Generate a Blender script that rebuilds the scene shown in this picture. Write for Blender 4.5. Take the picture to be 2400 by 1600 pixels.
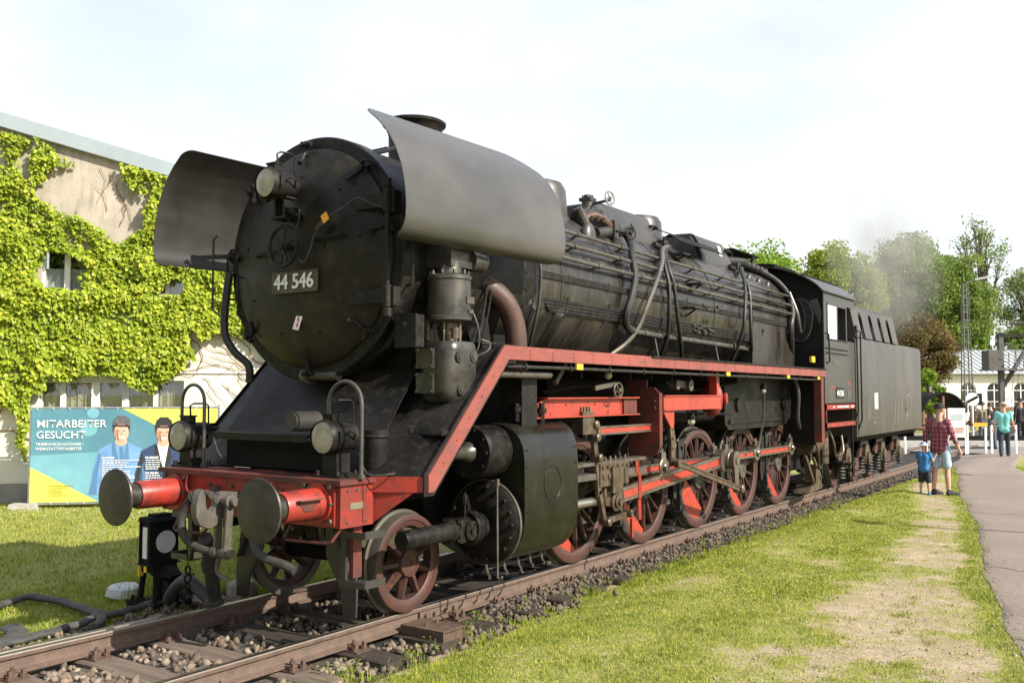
import bpy, bmesh, math, random
import numpy as np
from mathutils import Matrix, Vector, Quaternion, noise as mnoise
for _o in list(bpy.data.objects): bpy.data.objects.remove(_o, do_unlink=True)
scene = bpy.context.scene
col = scene.collection
R = math.radians
random.seed(7); rng = np.random.default_rng(7)
# ---------------------------------------------------------------- camera (x to the picture's right of the track, y back along the train, z up from rail top)
cam_d = bpy.data.cameras.new('camera'); cam = bpy.data.objects.new('camera', cam_d); col.objects.link(cam)
cam.location = (6.195, -4.478, 1.901)
cam.rotation_euler = (math.pi/2 + 0.055, -0.001, 0.604)
cam_d.sensor_width = 36.0; cam_d.lens = 36.0*2177.0/2400.0
cam_d.clip_start = 0.05; cam_d.clip_end = 2000.0
scene.camera = cam
# ---------------------------------------------------------------- sky and sun
SUN_AZ = R(87.0); SUN_EL = R(35.0)            # azimuth measured from +y towards +x
world = bpy.data.worlds.new('World'); scene.world = world; world.use_nodes = True
nt = world.node_tree; nt.nodes.clear()
def wn(t): return nt.nodes.new(t)
out = wn('ShaderNodeOutputWorld'); bg = wn('ShaderNodeBackground'); bg.inputs['Strength'].default_value = 0.062
sky = wn('ShaderNodeTexSky'); sky.sky_type = 'NISHITA'; sky.sun_disc = False
sky.sun_elevation = SUN_EL; sky.sun_rotation = SUN_AZ; sky.air_density = 1.0; sky.dust_density = 1.6; sky.ozone_density = 1.0
tc = wn('ShaderNodeTexCoord'); mp = wn('ShaderNodeMapping'); mp.inputs['Scale'].default_value = (1.0, 1.0, 2.6)
n1 = wn('ShaderNodeTexNoise'); n1.inputs['Scale'].default_value = 2.3; n1.inputs['Detail'].default_value = 7.0; n1.inputs['Roughness'].default_value = 0.55
ramp = wn('ShaderNodeValToRGB'); ramp.color_ramp.elements[0].position = 0.34; ramp.color_ramp.elements[0].color = (.60,.60,.60,1)
ramp.color_ramp.elements[1].position = 0.62; ramp.color_ramp.elements[1].color = (.97,.97,.97,1)
mix = wn('ShaderNodeMixRGB'); mix.inputs['Color2'].default_value = (10.3, 10.45, 10.6, 1)
gain = wn('ShaderNodeMixRGB'); gain.blend_type = 'MULTIPLY'; gain.inputs['Fac'].default_value = 1.0; gain.inputs['Color2'].default_value = (2.5, 2.6, 2.75, 1)
nt.links.new(tc.outputs['Generated'], mp.inputs['Vector']); nt.links.new(mp.outputs['Vector'], n1.inputs['Vector'])
sep = wn('ShaderNodeSeparateXYZ'); nt.links.new(tc.outputs['Generated'], sep.inputs[0]); thin = wn('ShaderNodeMapRange'); thin.inputs[1].default_value = .34; thin.inputs[2].default_value = .95; thin.inputs[3].default_value = 1.0; thin.inputs[4].default_value = .30; nt.links.new(sep.outputs['Z'], thin.inputs[0])   # the veil of haze thins towards the zenith
veil = wn('ShaderNodeMath'); veil.operation = 'MULTIPLY'; nt.links.new(n1.outputs['Fac'], ramp.inputs['Fac']); nt.links.new(ramp.outputs['Color'], veil.inputs[0]); nt.links.new(thin.outputs[0], veil.inputs[1]); nt.links.new(veil.outputs[0], mix.inputs['Fac'])
nt.links.new(sky.outputs['Color'], gain.inputs['Color1']); nt.links.new(gain.outputs['Color'], mix.inputs['Color1'])
nt.links.new(mix.outputs['Color'], bg.inputs['Color']); nt.links.new(bg.outputs['Background'], out.inputs['Surface'])
sun_d = bpy.data.lights.new('sun', 'SUN'); sun_d.energy = 5.0; sun_d.angle = R(0.53); sun_d.color = (1.0, 0.93, 0.80)
sun = bpy.data.objects.new('sun', sun_d); col.objects.link(sun); sun.location = (30, 8, 30)
_to = Vector((math.sin(SUN_AZ)*math.cos(SUN_EL), math.cos(SUN_AZ)*math.cos(SUN_EL), math.sin(SUN_EL)))
sun.rotation_euler = _to.to_track_quat('Z', 'Y').to_euler()
vs = scene.view_settings; vs.view_transform = 'Standard'; vs.look = 'None'; vs.exposure = 0.80; vs.gamma = 1.0; vs.use_curve_mapping = False
scene.render.engine = 'CYCLES'
scene.cycles.use_denoising = True; scene.cycles.max_bounces = 8; scene.cycles.volume_bounces = 1; scene.cycles.transparent_max_bounces = 12
# ---------------------------------------------------------------- helpers
class MB:
    """collects geometry for one mesh"""
    def __init__(s): s.v = []; s.f = []
    def add(s, vs, fs):
        o = len(s.v); s.v += [tuple(p) for p in vs]; s.f += [tuple(i+o for i in f) for f in fs]; return s
    def box(s, x0, x1, y0, y1, z0, z1):
        return s.add([(x0,y0,z0),(x1,y0,z0),(x1,y1,z0),(x0,y1,z0),(x0,y0,z1),(x1,y0,z1),(x1,y1,z1),(x0,y1,z1)],
                     [(3,2,1,0),(4,5,6,7),(0,1,5,4),(1,2,6,5),(2,3,7,6),(3,0,4,7)])
    def cbox(s, c, d, rot=None):
        m = rot.to_matrix() if rot is not None else Matrix.Identity(3)
        pts = []
        for z in (-.5,.5):
            for x,y in ((-.5,-.5),(.5,-.5),(.5,.5),(-.5,.5)):
                pts.append(Vector(c) + m @ Vector((x*d[0], y*d[1], z*d[2])))
        return s.add(pts, [(3,2,1,0),(4,5,6,7),(0,1,5,4),(1,2,6,5),(2,3,7,6),(3,0,4,7)])
    def bar(s, p0, p1, w, h, up=(0,0,1)):
        p0 = Vector(p0); p1 = Vector(p1); d = (p1-p0).normalized(); u = Vector(up)
        sd = d.cross(u)
        if sd.length < 1e-4: sd = d.cross(Vector((1,0,0)))
        sd.normalize(); u = sd.cross(d)
        pts = []
        for q in (p0, p1):
            for a,b in ((-1,-1),(1,-1),(1,1),(-1,1)): pts.append(q + sd*(a*w/2) + u*(b*h/2))
        return s.add(pts, [(0,1,2,3),(7,6,5,4),(0,4,5,1),(1,5,6,2),(2,6,7,3),(3,7,4,0)])
    def lathe(s, prof, o=(0,0,0), ax=(0,0,1), n=24, cap0=True, cap1=True, a0=0.0, a1=None):
        """prof: (distance along the axis, radius)"""
        ax = Vector(ax).normalized(); o = Vector(o)
        e1 = ax.cross(Vector((0,0,1)))
        if e1.length < 1e-3: e1 = Vector((1,0,0))
        e1.normalize(); e2 = ax.cross(e1)
        full = a1 is None
        k = n if full else n+1
        ang = [a0 + (2*math.pi*i/n if full else (a1-a0)*i/n) for i in range(k)]
        vs = []; fs = []
        for d, r in prof:
            for a in ang: vs.append(o + ax*d + e1*(r*math.cos(a)) + e2*(r*math.sin(a)))
        for j in range(len(prof)-1):
            for i in range(n):
                i2 = (i+1) % k if full else i+1
                fs.append((j*k+i, j*k+i2, (j+1)*k+i2, (j+1)*k+i))
        if full:
            if cap0 and prof[0][1] > 1e-5: fs.append(tuple(range(k))[::-1])
            if cap1 and prof[-1][1] > 1e-5: fs.append(tuple(range((len(prof)-1)*k, len(prof)*k)))
        return s.add(vs, fs)
    def cyl(s, p0, p1, r0, r1=None, n=14, caps=True):
        p0 = Vector(p0); d = Vector(p1)-p0
        return s.lathe([(0,r0),(d.length, r0 if r1 is None else r1)], p0, d, n, caps, caps)
    def tube(s, pts, r, n=8, sub=0, caps=True, closed=False):
        P = [Vector(p) for p in pts]
        rs = list(r) if hasattr(r,'__len__') else [r]*len(P)
        if sub:
            Q = []; RR = []
            m = len(P)
            for i in range(m if closed else m-1):
                a = P[(i-1)%m] if closed or i>0 else P[0]*2-P[1]; b = P[i]; c = P[(i+1)%m]; d = P[(i+2)%m] if closed or i+2<m else P[-1]*2-P[-2]
                for k in range(sub):
                    t = k/sub
                    Q.append(.5*((2*b)+(c-a)*t+(2*a-5*b+4*c-d)*t*t+(3*b-a-3*c+d)*t**3)); RR.append(rs[i]*(1-t)+rs[(i+1)%m]*t)
            if not closed: Q.append(P[-1]); RR.append(rs[-1])
            P, rs = Q, RR
        m = len(P); vs = []; fs = []; nrm = None
        for i in range(m):
            if closed: t = P[(i+1)%m]-P[(i-1)%m]
            else: t = P[min(i+1,m-1)]-P[max(i-1,0)]
            t.normalize()
            if nrm is None:
                nrm = t.cross(Vector((0,0,1)))
                if nrm.length < 1e-3: nrm = t.cross(Vector((1,0,0)))
            nrm = nrm - t*nrm.dot(t)
            if nrm.length < 1e-6: nrm = t.orthogonal()
            nrm.normalize(); b = t.cross(nrm)
            for k in range(n):
                a = 2*math.pi*k/n; vs.append(P[i] + nrm*(rs[i]*math.cos(a)) + b*(rs[i]*math.sin(a)))
        for i in range(m if closed else m-1):
            j = (i+1)%m
            for k in range(n):
                k2 = (k+1)%n; fs.append((i*n+k, i*n+k2, j*n+k2, j*n+k))
        if caps and not closed: fs.append(tuple(range(n))[::-1]); fs.append(tuple(range((m-1)*n, m*n)))
        return s.add(vs, fs)
    def prism(s, poly, axis, a0, a1):
        """2D polygon extruded; axis x: poly=(y,z); y: (x,z); z: (x,y)"""
        n = len(poly)
        def P(a,p): return (a,p[0],p[1]) if axis=='x' else (p[0],a,p[1]) if axis=='y' else (p[0],p[1],a)
        vs = [P(a0,p) for p in poly] + [P(a1,p) for p in poly]
        return s.add(vs, [tuple(range(n))[::-1], tuple(range(n,2*n))] + [(i,(i+1)%n,n+(i+1)%n,n+i) for i in range(n)])
    def sheet(s, rows, th=0.0):
        """grid of points rows[i][j]; optional thickness along averaged normals"""
        ni, nj = len(rows), len(rows[0]); A = [[Vector(p) for p in r] for r in rows]
        fs = [(i*nj+j, i*nj+j+1, (i+1)*nj+j+1, (i+1)*nj+j) for i in range(ni-1) for j in range(nj-1)]
        vs = [p for r in A for p in r]
        if th:
            o = len(vs)
            for i in range(ni):
                for j in range(nj):
                    du = A[min(i+1,ni-1)][j]-A[max(i-1,0)][j]; dv = A[i][min(j+1,nj-1)]-A[i][max(j-1,0)]
                    nn = du.cross(dv); nn = nn.normalized() if nn.length>1e-9 else Vector((0,0,1))
                    vs.append(A[i][j] + nn*th)
            fs += [tuple(q+o for q in f[::-1]) for f in list(fs)]
            for i in range(ni-1):
                fs.append((i*nj, (i+1)*nj, (i+1)*nj+o, i*nj+o)); fs.append(((i+1)*nj+nj-1, i*nj+nj-1, i*nj+nj-1+o, (i+1)*nj+nj-1+o))
            for j in range(nj-1):
                fs.append((j+1, j, j+o, j+1+o)); e=(ni-1)*nj; fs.append((e+j, e+j+1, e+j+1+o, e+j+o))
        return s.add(vs, fs)
    def ball(s, c, r, n=14, m=9, sc=(1,1,1)):
        c = Vector(c); vs=[]; fs=[]
        for j in range(m+1):
            t = math.pi*j/m
            for i in range(n):
                a = 2*math.pi*i/n; vs.append((c.x+r*sc[0]*math.sin(t)*math.cos(a), c.y+r*sc[1]*math.sin(t)*math.sin(a), c.z+r*sc[2]*math.cos(t)))
        for j in range(m):
            for i in range(n): fs.append((j*n+i, (j+1)*n+i, (j+1)*n+(i+1)%n, j*n+(i+1)%n))
        return s.add(vs, fs)
    def ring(s, c, ax, Rr, r, n=28, m=8, a0=0, a1=2*math.pi):
        ax = Vector(ax).normalized(); e1 = ax.orthogonal().normalized()
        if abs(ax.z) < .9: e1 = ax.cross(Vector((0,0,1))).normalized()
        e2 = ax.cross(e1); c = Vector(c)
        full = abs(a1-a0-2*math.pi) < 1e-6
        k = n if full else n+1
        return s.tube([c+e1*(Rr*math.cos(a0+(a1-a0)*i/n))+e2*(Rr*math.sin(a0+(a1-a0)*i/n)) for i in range(k)], r, m, closed=full)
    def bolt(s, p, d, r=.016, h=.016):
        return s.cyl(Vector(p)-Vector(d).normalized()*.004, Vector(p)+Vector(d).normalized()*h, r, r*.93, n=6)
    def mesh(s, name, recalc=True, ang=32, smooth=True):
        me = bpy.data.meshes.new(name); me.from_pydata(s.v, [], s.f)
        if recalc:
            b = bmesh.new(); b.from_mesh(me); bmesh.ops.recalc_face_normals(b, faces=b.faces); b.to_mesh(me); b.free()
        if smooth:
            me.polygons.foreach_set('use_smooth', [True]*len(me.polygons)); me.set_sharp_from_angle(angle=R(ang))
        me.update(); return me
WM = {}
def put(o, parent=None, loc=(0,0,0), rot=(0,0,0), scale=(1,1,1)):
    """link o with the given WORLD transform, parented if asked"""
    col.objects.link(o)
    m = Matrix.LocRotScale(Vector(loc), (rot if isinstance(rot, Quaternion) else __import__('mathutils').Euler(rot)), Vector(scale))
    o.location = loc
    if isinstance(rot, Quaternion): o.rotation_mode = 'QUATERNION'; o.rotation_quaternion = rot
    else: o.rotation_euler = rot
    o.scale = scale
    if parent is not None:
        o.parent = parent; o.matrix_parent_inverse = WM[parent.name].inverted()
    WM[o.name] = m
    return o
def obj(name, mb, mat, parent=None, loc=(0,0,0), rot=(0,0,0), scale=(1,1,1), **kw):
    me = mb.mesh(name, **kw) if isinstance(mb, MB) else mb
    if mat is not None and not me.materials: me.materials.append(mat)
    return put(bpy.data.objects.new(name, me), parent, loc, rot, scale)
def tag(o, label=None, cat=None, group=None, kind=None):
    if label: o['label'] = label
    if cat: o['category'] = cat
    if group: o['group'] = group
    if kind: o['kind'] = kind
    return o
def thing(name, label, cat, loc=(0,0,0), group=None):
    o = put(bpy.data.objects.new(name, None), None, loc); o.empty_display_size = .3
    return tag(o, label, cat, group)
def text_mesh(body, size, bold=0.0, extrude=0.0, align='LEFT', space=1.0):
    c = bpy.data.curves.new('text', 'FONT'); c.body = body; c.size = size; c.offset = bold; c.extrude = extrude; c.align_x = align; c.space_character = space
    c.resolution_u = 3
    t = bpy.data.objects.new('text', c); me = bpy.data.meshes.new_from_object(t)
    bpy.data.objects.remove(t); bpy.data.curves.remove(c); return me
def fast_mesh(name, V, F, mat=None, smooth=False):
    """numpy vertices (n,3) and same-size faces (m,k)"""
    V = np.asarray(V, np.float32); F = np.asarray(F, np.int32); k = F.shape[1]
    me = bpy.data.meshes.new(name); me.vertices.add(len(V)); me.vertices.foreach_set('co', V.ravel())
    me.loops.add(F.size); me.loops.foreach_set('vertex_index', F.ravel())
    me.polygons.add(len(F)); me.polygons.foreach_set('loop_start', np.arange(0, F.size, k, dtype=np.int32))
    me.update(calc_edges=True)
    if smooth: me.polygons.foreach_set('use_smooth', [True]*len(F))
    if mat: me.materials.append(mat)
    return me
# ---------------------------------------------------------------- materials (procedural)
def new_mat(name):
    m = bpy.data.materials.new(name); m.use_nodes = True; t = m.node_tree
    return m, t, t.nodes['Principled BSDF']
def L(t, a, b): t.links.new(a, b)
def coords(t, scale=(1,1,1), kind='Object'):
    c = t.nodes.new('ShaderNodeTexCoord'); m = t.nodes.new('ShaderNodeMapping'); m.inputs['Scale'].default_value = scale
    L(t, c.outputs[kind], m.inputs['Vector']); return m.outputs['Vector']
def noise(t, vec, scale, detail=4, rough=.55):
    n = t.nodes.new('ShaderNodeTexNoise'); n.inputs['Scale'].default_value = scale; n.inputs['Detail'].default_value = detail; n.inputs['Roughness'].default_value = rough
    if vec is not None: L(t, vec, n.inputs['Vector'])
    return n.outputs['Fac']
def rampn(t, fac, p0, p1, c0=(0,0,0,1), c1=(1,1,1,1)):
    r = t.nodes.new('ShaderNodeValToRGB'); r.color_ramp.elements[0].position = p0; r.color_ramp.elements[1].position = p1
    r.color_ramp.elements[0].color = c0; r.color_ramp.elements[1].color = c1; L(t, fac, r.inputs['Fac']); return r.outputs['Color']
def mixc(t, fac, a, b, mode='MIX'):
    m = t.nodes.new('ShaderNodeMixRGB'); m.blend_type = mode
    for s, v in (('Fac',fac),('Color1',a),('Color2',b)):
        if hasattr(v, 'links') or hasattr(v, 'is_linked'): L(t, v, m.inputs[s])
        elif isinstance(v, (int,float)): m.inputs[s].default_value = v
        else: m.inputs[s].default_value = tuple(v)+((1,) if len(v)==3 else ())
    return m.outputs['Color']
def bumpn(t, p, h, strength=.2, dist=.02):
    b = t.nodes.new('ShaderNodeBump'); b.inputs['Strength'].default_value = strength; b.inputs['Distance'].default_value = dist
    L(t, h, b.inputs['Height']); L(t, b.outputs['Normal'], p.inputs['Normal'])
def mat(name, c1, c2=None, scale=6, rough=.5, rough2=None, metal=0.0, bump=.0, c3=None, scale3=40, amt3=.5, squash=(1,1,1), p=(.38,.66), bscale=None, spec=.5, coat=0.0):
    m, t, b = new_mat(name); v = coords(t, squash)
    b.inputs['Roughness'].default_value = rough; b.inputs['Metallic'].default_value = metal; b.inputs['Specular IOR Level'].default_value = spec
    if coat: b.inputs['Coat Weight'].default_value = coat; b.inputs['Coat Roughness'].default_value = .15
    if c2 is None: b.inputs['Base Color'].default_value = tuple(c1)+(1,)
    else:
        f = rampn(t, noise(t, v, scale, 6, .6), p[0], p[1]); c = mixc(t, f, c1, c2)
        if c3 is not None:
            g = rampn(t, noise(t, v, scale3, 3, .6), .5, .72); g2 = mixc(t, 1.0, g, (amt3,)*3, 'MULTIPLY'); c = mixc(t, g2, c, c3)
        L(t, c, b.inputs['Base Color'])
        if rough2 is not None:
            r = mixc(t, f, (rough,)*3, (rough2,)*3); L(t, r, b.inputs['Roughness'])
    if bump: bumpn(t, b, noise(t, v, bscale or scale*4, 4, .6), bump, .01)
    return m
M = {}
M['black'] = mat('loco_black', (.006,.0057,.0054), (.018,.016,.0138), 2.2, .38, .60, bump=.06, c3=(.052,.044,.036), scale3=14, amt3=.40, bscale=60, spec=.20)
M['blackfront'] = mat('door_black', (.0075,.007,.0066), (.026,.022,.014), 1.6, .36, .58, bump=.05, c3=(.055,.043,.022), scale3=5, amt3=.55, bscale=50, spec=.22)
M['boiler'] = mat('boiler_black', (.011,.0102,.0092), (.038,.033,.027), 1.7, .25, .50, bump=.08, c3=(.095,.063,.040), scale3=7, amt3=.5, squash=(1,1.5,.35), bscale=20)
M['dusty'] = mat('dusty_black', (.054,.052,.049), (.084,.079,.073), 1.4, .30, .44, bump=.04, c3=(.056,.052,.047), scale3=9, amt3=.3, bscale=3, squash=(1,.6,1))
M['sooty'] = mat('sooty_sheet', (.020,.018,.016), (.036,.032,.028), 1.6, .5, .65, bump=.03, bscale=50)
M['soot'] = mat('soot_black', (.007,.007,.007), (.016,.015,.0135), 4, .65, .85, bump=.05, spec=.15)
M['dusk'] = mat('grimy_black', (.032,.030,.028), (.055,.050,.045), 1.4, .34, .48, bump=.03, c3=(.028,.026,.024), scale3=5, amt3=.45, bscale=30)
M['tender'] = mat('tender_black', (.045,.041,.037), (.073,.066,.059), 1.1, .42, .55, bump=.03, c3=(.12,.108,.09), scale3=3, amt3=.3, squash=(1,1,.3), bscale=3)
M['oily'] = mat('oily_casing', (.005,.005,.004), (.013,.0125,.008), 1.8, .18, .36, bump=.05, c3=(.032,.028,.016), scale3=6, amt3=.35, squash=(1,1,.4), bscale=12, spec=.4)
M['red'] = mat('red_paint', (.29,.027,.018), (.16,.023,.017), 3, .38, .55, bump=.04, c3=(.06,.028,.022), scale3=11, amt3=.75, bscale=60)
M['bufferred'] = mat('worn_buffer_red', (.33,.032,.021), (.21,.028,.02), 4, .34, .5, bump=.05, c3=(.035,.022,.018), scale3=7, amt3=.85, bscale=40)
M['redbright'] = mat('bright_red_paint', (.40,.045,.026), (.28,.038,.025), 4, .36, .5, bump=.03, c3=(.09,.032,.024), scale3=14, amt3=.6, bscale=60)
M['reddirty_shaded'] = mat('dirty_shaded_red', (.15,.026,.018), (.06,.021,.017), 4, .5, .7, bump=.05, c3=(.04,.03,.026), scale3=12, amt3=.7)  # grimy red; also stands in for shade on the link bracket
M['redpink'] = mat('faded_red', (.255,.064,.050), (.18,.047,.038), 2.5, .5, .6, bump=.03, c3=(.10,.048,.04), scale3=9, amt3=.7, squash=(1,.5,1))
M['steel'] = mat('oiled_steel', (.26,.235,.20), (.14,.115,.09), 5, .30, .45, metal=.75, bump=.03)
M['bright'] = mat('bright_steel', (.52,.49,.43), (.36,.33,.28), 9, .24, .34, metal=.85)
M['greasy'] = mat('greasy_steel', (.075,.058,.042), (.15,.12,.085), 8, .32, .5, metal=.45, bump=.06, c3=(.20,.085,.04), scale3=18, amt3=.4)
M['hookiron'] = mat('hook_iron', (.10,.09,.078), (.155,.14,.12), 7, .42, .6, metal=.35, bump=.06, c3=(.09,.07,.05), scale3=20, amt3=.5)
M['iron'] = mat('worn_iron', (.075,.066,.057), (.12,.106,.092), 7, .45, .6, metal=.3, bump=.05, c3=(.055,.04,.03), scale3=20, amt3=.5)
M['bufferplate'] = mat('greased_buffer', (.027,.025,.020), (.050,.045,.035), 5, .36, .55, metal=.25, bump=.04, c3=(.10,.09,.075), scale3=11, amt3=.4)
M['tread'] = mat('wheel_tread', (.16,.145,.12), (.10,.09,.075), 9, .34, .5, metal=.6)
M['wheelred'] = mat('wheel_red', (.092,.030,.023), (.042,.023,.019), 6, .45, .62, bump=.05, c3=(.055,.036,.028), scale3=13, amt3=.8, p=(.32,.62))
M['wheeldark'] = mat('wheel_spoke_red', (.055,.022,.018), (.026,.017,.0145), 6, .40, .6, bump=.05, c3=(.22,.06,.04), scale3=10, amt3=.4)
M['rustpipe'] = mat('rust_pipe', (.082,.040,.030), (.048,.027,.021), 9, .42, .62, bump=.25, c3=(.12,.066,.05), scale3=60, amt3=.5, bscale=90)
M['pipe'] = mat('pipe_grey', (.058,.053,.047), (.10,.09,.08), 8, .36, .5, metal=.25, bump=.03)
M['pipedark'] = mat('pipe_lagged', (.012,.011,.010), (.026,.023,.021), 9, .5, .65, bump=.12)
M['pump'] = mat('pump_iron', (.05,.047,.042), (.11,.102,.09), 6, .28, .45, metal=.55, bump=.22, c3=(.05,.04,.03), scale3=12, amt3=.4, bscale=14)
M['glass'] = None
M['white'] = mat('white_enamel', (.74,.74,.72), (.66,.66,.63), 12, .4)
M['whitepaint'] = mat('weathered_white_paint', (.80,.79,.75), (.68,.66,.60), 8, .55, bump=.05)
M['yellow'] = mat('yellow_tag', (.78,.56,.03), (.70,.48,.03), 30, .5)
M['orange'] = mat('orange_tag', (.80,.40,.03), (.66,.30,.02), 40, .5)
M['plate'] = mat('plate_bronze', (.095,.08,.055), (.06,.052,.038), 20, .45, metal=.3)
M['rubber'] = mat('rubber_hose', (.028,.026,.023), (.052,.047,.040), 14, .6, .75, bump=.12)
M['red_sign'] = mat('sign_red', (.55,.04,.03))
M['lens'] = None
def glassy(name, tint, rough=.03, alpha_mix=.5):
    m, t, b = new_mat(name); b.inputs['Base Color'].default_value = tint+(1,); b.inputs['Roughness'].default_value = rough
    b.inputs['Transmission Weight'].default_value = alpha_mix; b.inputs['IOR'].default_value = 1.45; return m
m, t, b = new_mat('window_glass'); t.nodes.remove(b); _t = t.nodes.new('ShaderNodeBsdfTransparent'); _t.inputs[0].default_value = (.86,.88,.87,1); _g = t.nodes.new('ShaderNodeBsdfGlossy'); _g.inputs['Roughness'].default_value = .02; _m = t.nodes.new('ShaderNodeMixShader'); _m.inputs[0].default_value = .12
L(t, _t.outputs[0], _m.inputs[1]); L(t, _g.outputs[0], _m.inputs[2]); L(t, _m.outputs[0], t.nodes['Material Output'].inputs['Surface']); M['glass'] = m
M['lens'] = glassy('lamp_lens', (.88,.84,.68), .05, .72)
M['reflector'] = mat('lamp_reflector', (.36,.33,.24), (.22,.20,.14), 7, .2)
M['darkglass'] = mat('dark_glass', (.02,.022,.024), None, rough=.06)
# ================================================================ ground, path, track
def sstep(a, b, x): t = np.clip((np.asarray(x, float)-a)/(b-a), 0, 1); return t*t*(3-2*t)
def path_edge(y): return 5.975 - .187*np.asarray(y, float) + .05*np.sin(np.asarray(y)*.7) + .02*np.sin(np.asarray(y)*2.3+1)
def gz(x, y):
    x = np.asarray(x, float); y = np.asarray(y, float)
    right = -.235 + .125*sstep(1.25, 2.3, x) + .03*sstep(4, 16, y)*sstep(1.0, 1.8, x) + .06*sstep(2, 10, y)*sstep(1.1, 1.6, x)*(1-sstep(1.8,2.6,x))
    left = -.235 - .07*sstep(1.2, 3.0, -x)
    z = np.where(x > 0, right, left)
    far = sstep(24, 34, y)
    return z*(1-far) + far*(-.09)
def vnoise(x, y, sc, seed=0):
    """cheap smooth value noise"""
    x = np.asarray(x, float)*sc + seed*17.3; y = np.asarray(y, float)*sc + seed*9.1
    xi = np.floor(x); yi = np.floor(y); fx = x-xi; fy = y-yi; fx = fx*fx*(3-2*fx); fy = fy*fy*(3-2*fy)
    def h(a, b): v = np.sin(a*127.1+b*311.7+seed*74.7)*43758.5453; return v-np.floor(v)
    return (h(xi,yi)*(1-fx)+h(xi+1,yi)*fx)*(1-fy)+(h(xi,yi+1)*(1-fx)+h(xi+1,yi+1)*fx)*fy
def fbm(x, y, sc, seed=0): return (vnoise(x,y,sc,seed)*.5+vnoise(x,y,sc*2.1,seed+1)*.27+vnoise(x,y,sc*4.3,seed+2)*.15+vnoise(x,y,sc*9,seed+3)*.08)
def bare(x, y):
    """0 grass .. 1 bare soil: the trodden strip along the path and the track shoulder"""
    x = np.asarray(x, float); y = np.asarray(y, float)
    d = path_edge(y) - x
    w = .88 + .2*np.sin(y*.35) + .65*(1-sstep(1.5, 6.5, y))
    strip = sstep(.05, .35, d)*(1-sstep(w*.75, w*1.7, d))
    f = fbm(x, y, 1.1, 3); f2 = fbm(x, y, 4.0, 8)
    r = np.clip(strip*1.0 + (f-.5)*1.4 + (f2-.5)*1.4 - .22, 0, 1)
    r = np.maximum(r, .6*sstep(.54,.85, f)*sstep(0,1,d)*(x>1.6))
    r = np.where(x > 1.2, r, 0)
    sh = 1.22 + .17*(1-sstep(1.5,4,y)) + .08*np.sin(y*1.3) + .07*np.sin(y*3.1+1) + .05*(fbm(x,y,3,4)-.5)*4
    r = np.maximum(r, (1-sstep(sh-.12, sh+.22, x))*(x > -1.7 - .2*np.sin(y*1.7)))
    r = np.where((x < -1.3) & (x > -2.6) & (y < 1.2), np.maximum(r, sstep(.52,.6,fbm(x,y,1.6,5))), r)
    return np.clip(r, 0, 1)
xs = np.unique(np.concatenate([np.linspace(-500,-40,12), np.linspace(-40,-14,14), np.linspace(-14,-2,49), np.linspace(-2,7,151), np.linspace(7,40,16), np.linspace(40,500,10)]))
ys = np.unique(np.concatenate([np.linspace(-500,-30,10), np.linspace(-30,-4,14), np.linspace(-4,14,241), np.linspace(14,34,101), np.linspace(34,120,30), np.linspace(120,900,12)]))
GX, GY = np.meshgrid(xs, ys, indexing='ij'); GZ = gz(GX, GY)
V = np.stack([GX.ravel(), GY.ravel(), GZ.ravel()], 1); ny = len(ys)
I = (np.arange(len(xs)-1)[:,None]*ny + np.arange(ny-1)[None,:]).ravel()
me = fast_mesh('ground', V, np.stack([I, I+ny, I+ny+1, I+1], 1), smooth=True)
at = me.attributes.new('bare', 'FLOAT', 'POINT'); at.data.foreach_set('value', bare(V[:,0], V[:,1]).astype(np.float32))
m, t, b = new_mat('lawn_soil'); v = coords(t)
ba = t.nodes.new('ShaderNodeAttribute'); ba.attribute_name = 'bare'
gr = mixc(t, rampn(t, noise(t, v, 1.3, 5), .35, .65), (.22,.245,.055), (.30,.30,.095))
gr = mixc(t, rampn(t, noise(t, v, 22, 4), .42, .7), gr, (.34,.30,.14))
so = mixc(t, rampn(t, noise(t, v, 3.0, 6), .35, .7), (.33,.265,.175), (.50,.41,.285))
so = mixc(t, rampn(t, noise(t, v, 90, 3), .5, .75), so, (.20,.155,.105)); so = mixc(t, rampn(t, noise(t, v, 11, 6, .7), .46, .70), so, (.26,.205,.125)); so = mixc(t, rampn(t, noise(t, v, 38, 3, .7), .56, .68), so, (.56,.47,.34))
fac = t.nodes.new('ShaderNodeMath'); fac.operation = 'ADD'; L(t, ba.outputs['Fac'], fac.inputs[0])
ng = t.nodes.new('ShaderNodeMath'); ng.operation = 'MULTIPLY_ADD'; L(t, noise(t, v, 9, 8, .75), ng.inputs[0]); ng.inputs[1].default_value = 1.9; ng.inputs[2].default_value = -.95
L(t, ng.outputs[0], fac.inputs[1])
# the bed under the track is oily grit
L(t, mixc(t, rampn(t, fac.outputs[0], .25, .85), gr, so), b.inputs['Base Color']); b.inputs['Roughness'].default_value = .95; b.inputs['Specular IOR Level'].default_value = .1
bumpn(t, b, noise(t, v, 60, 5, .7), .6, .03)
tag(obj('ground', me, m), kind='structure')
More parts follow.
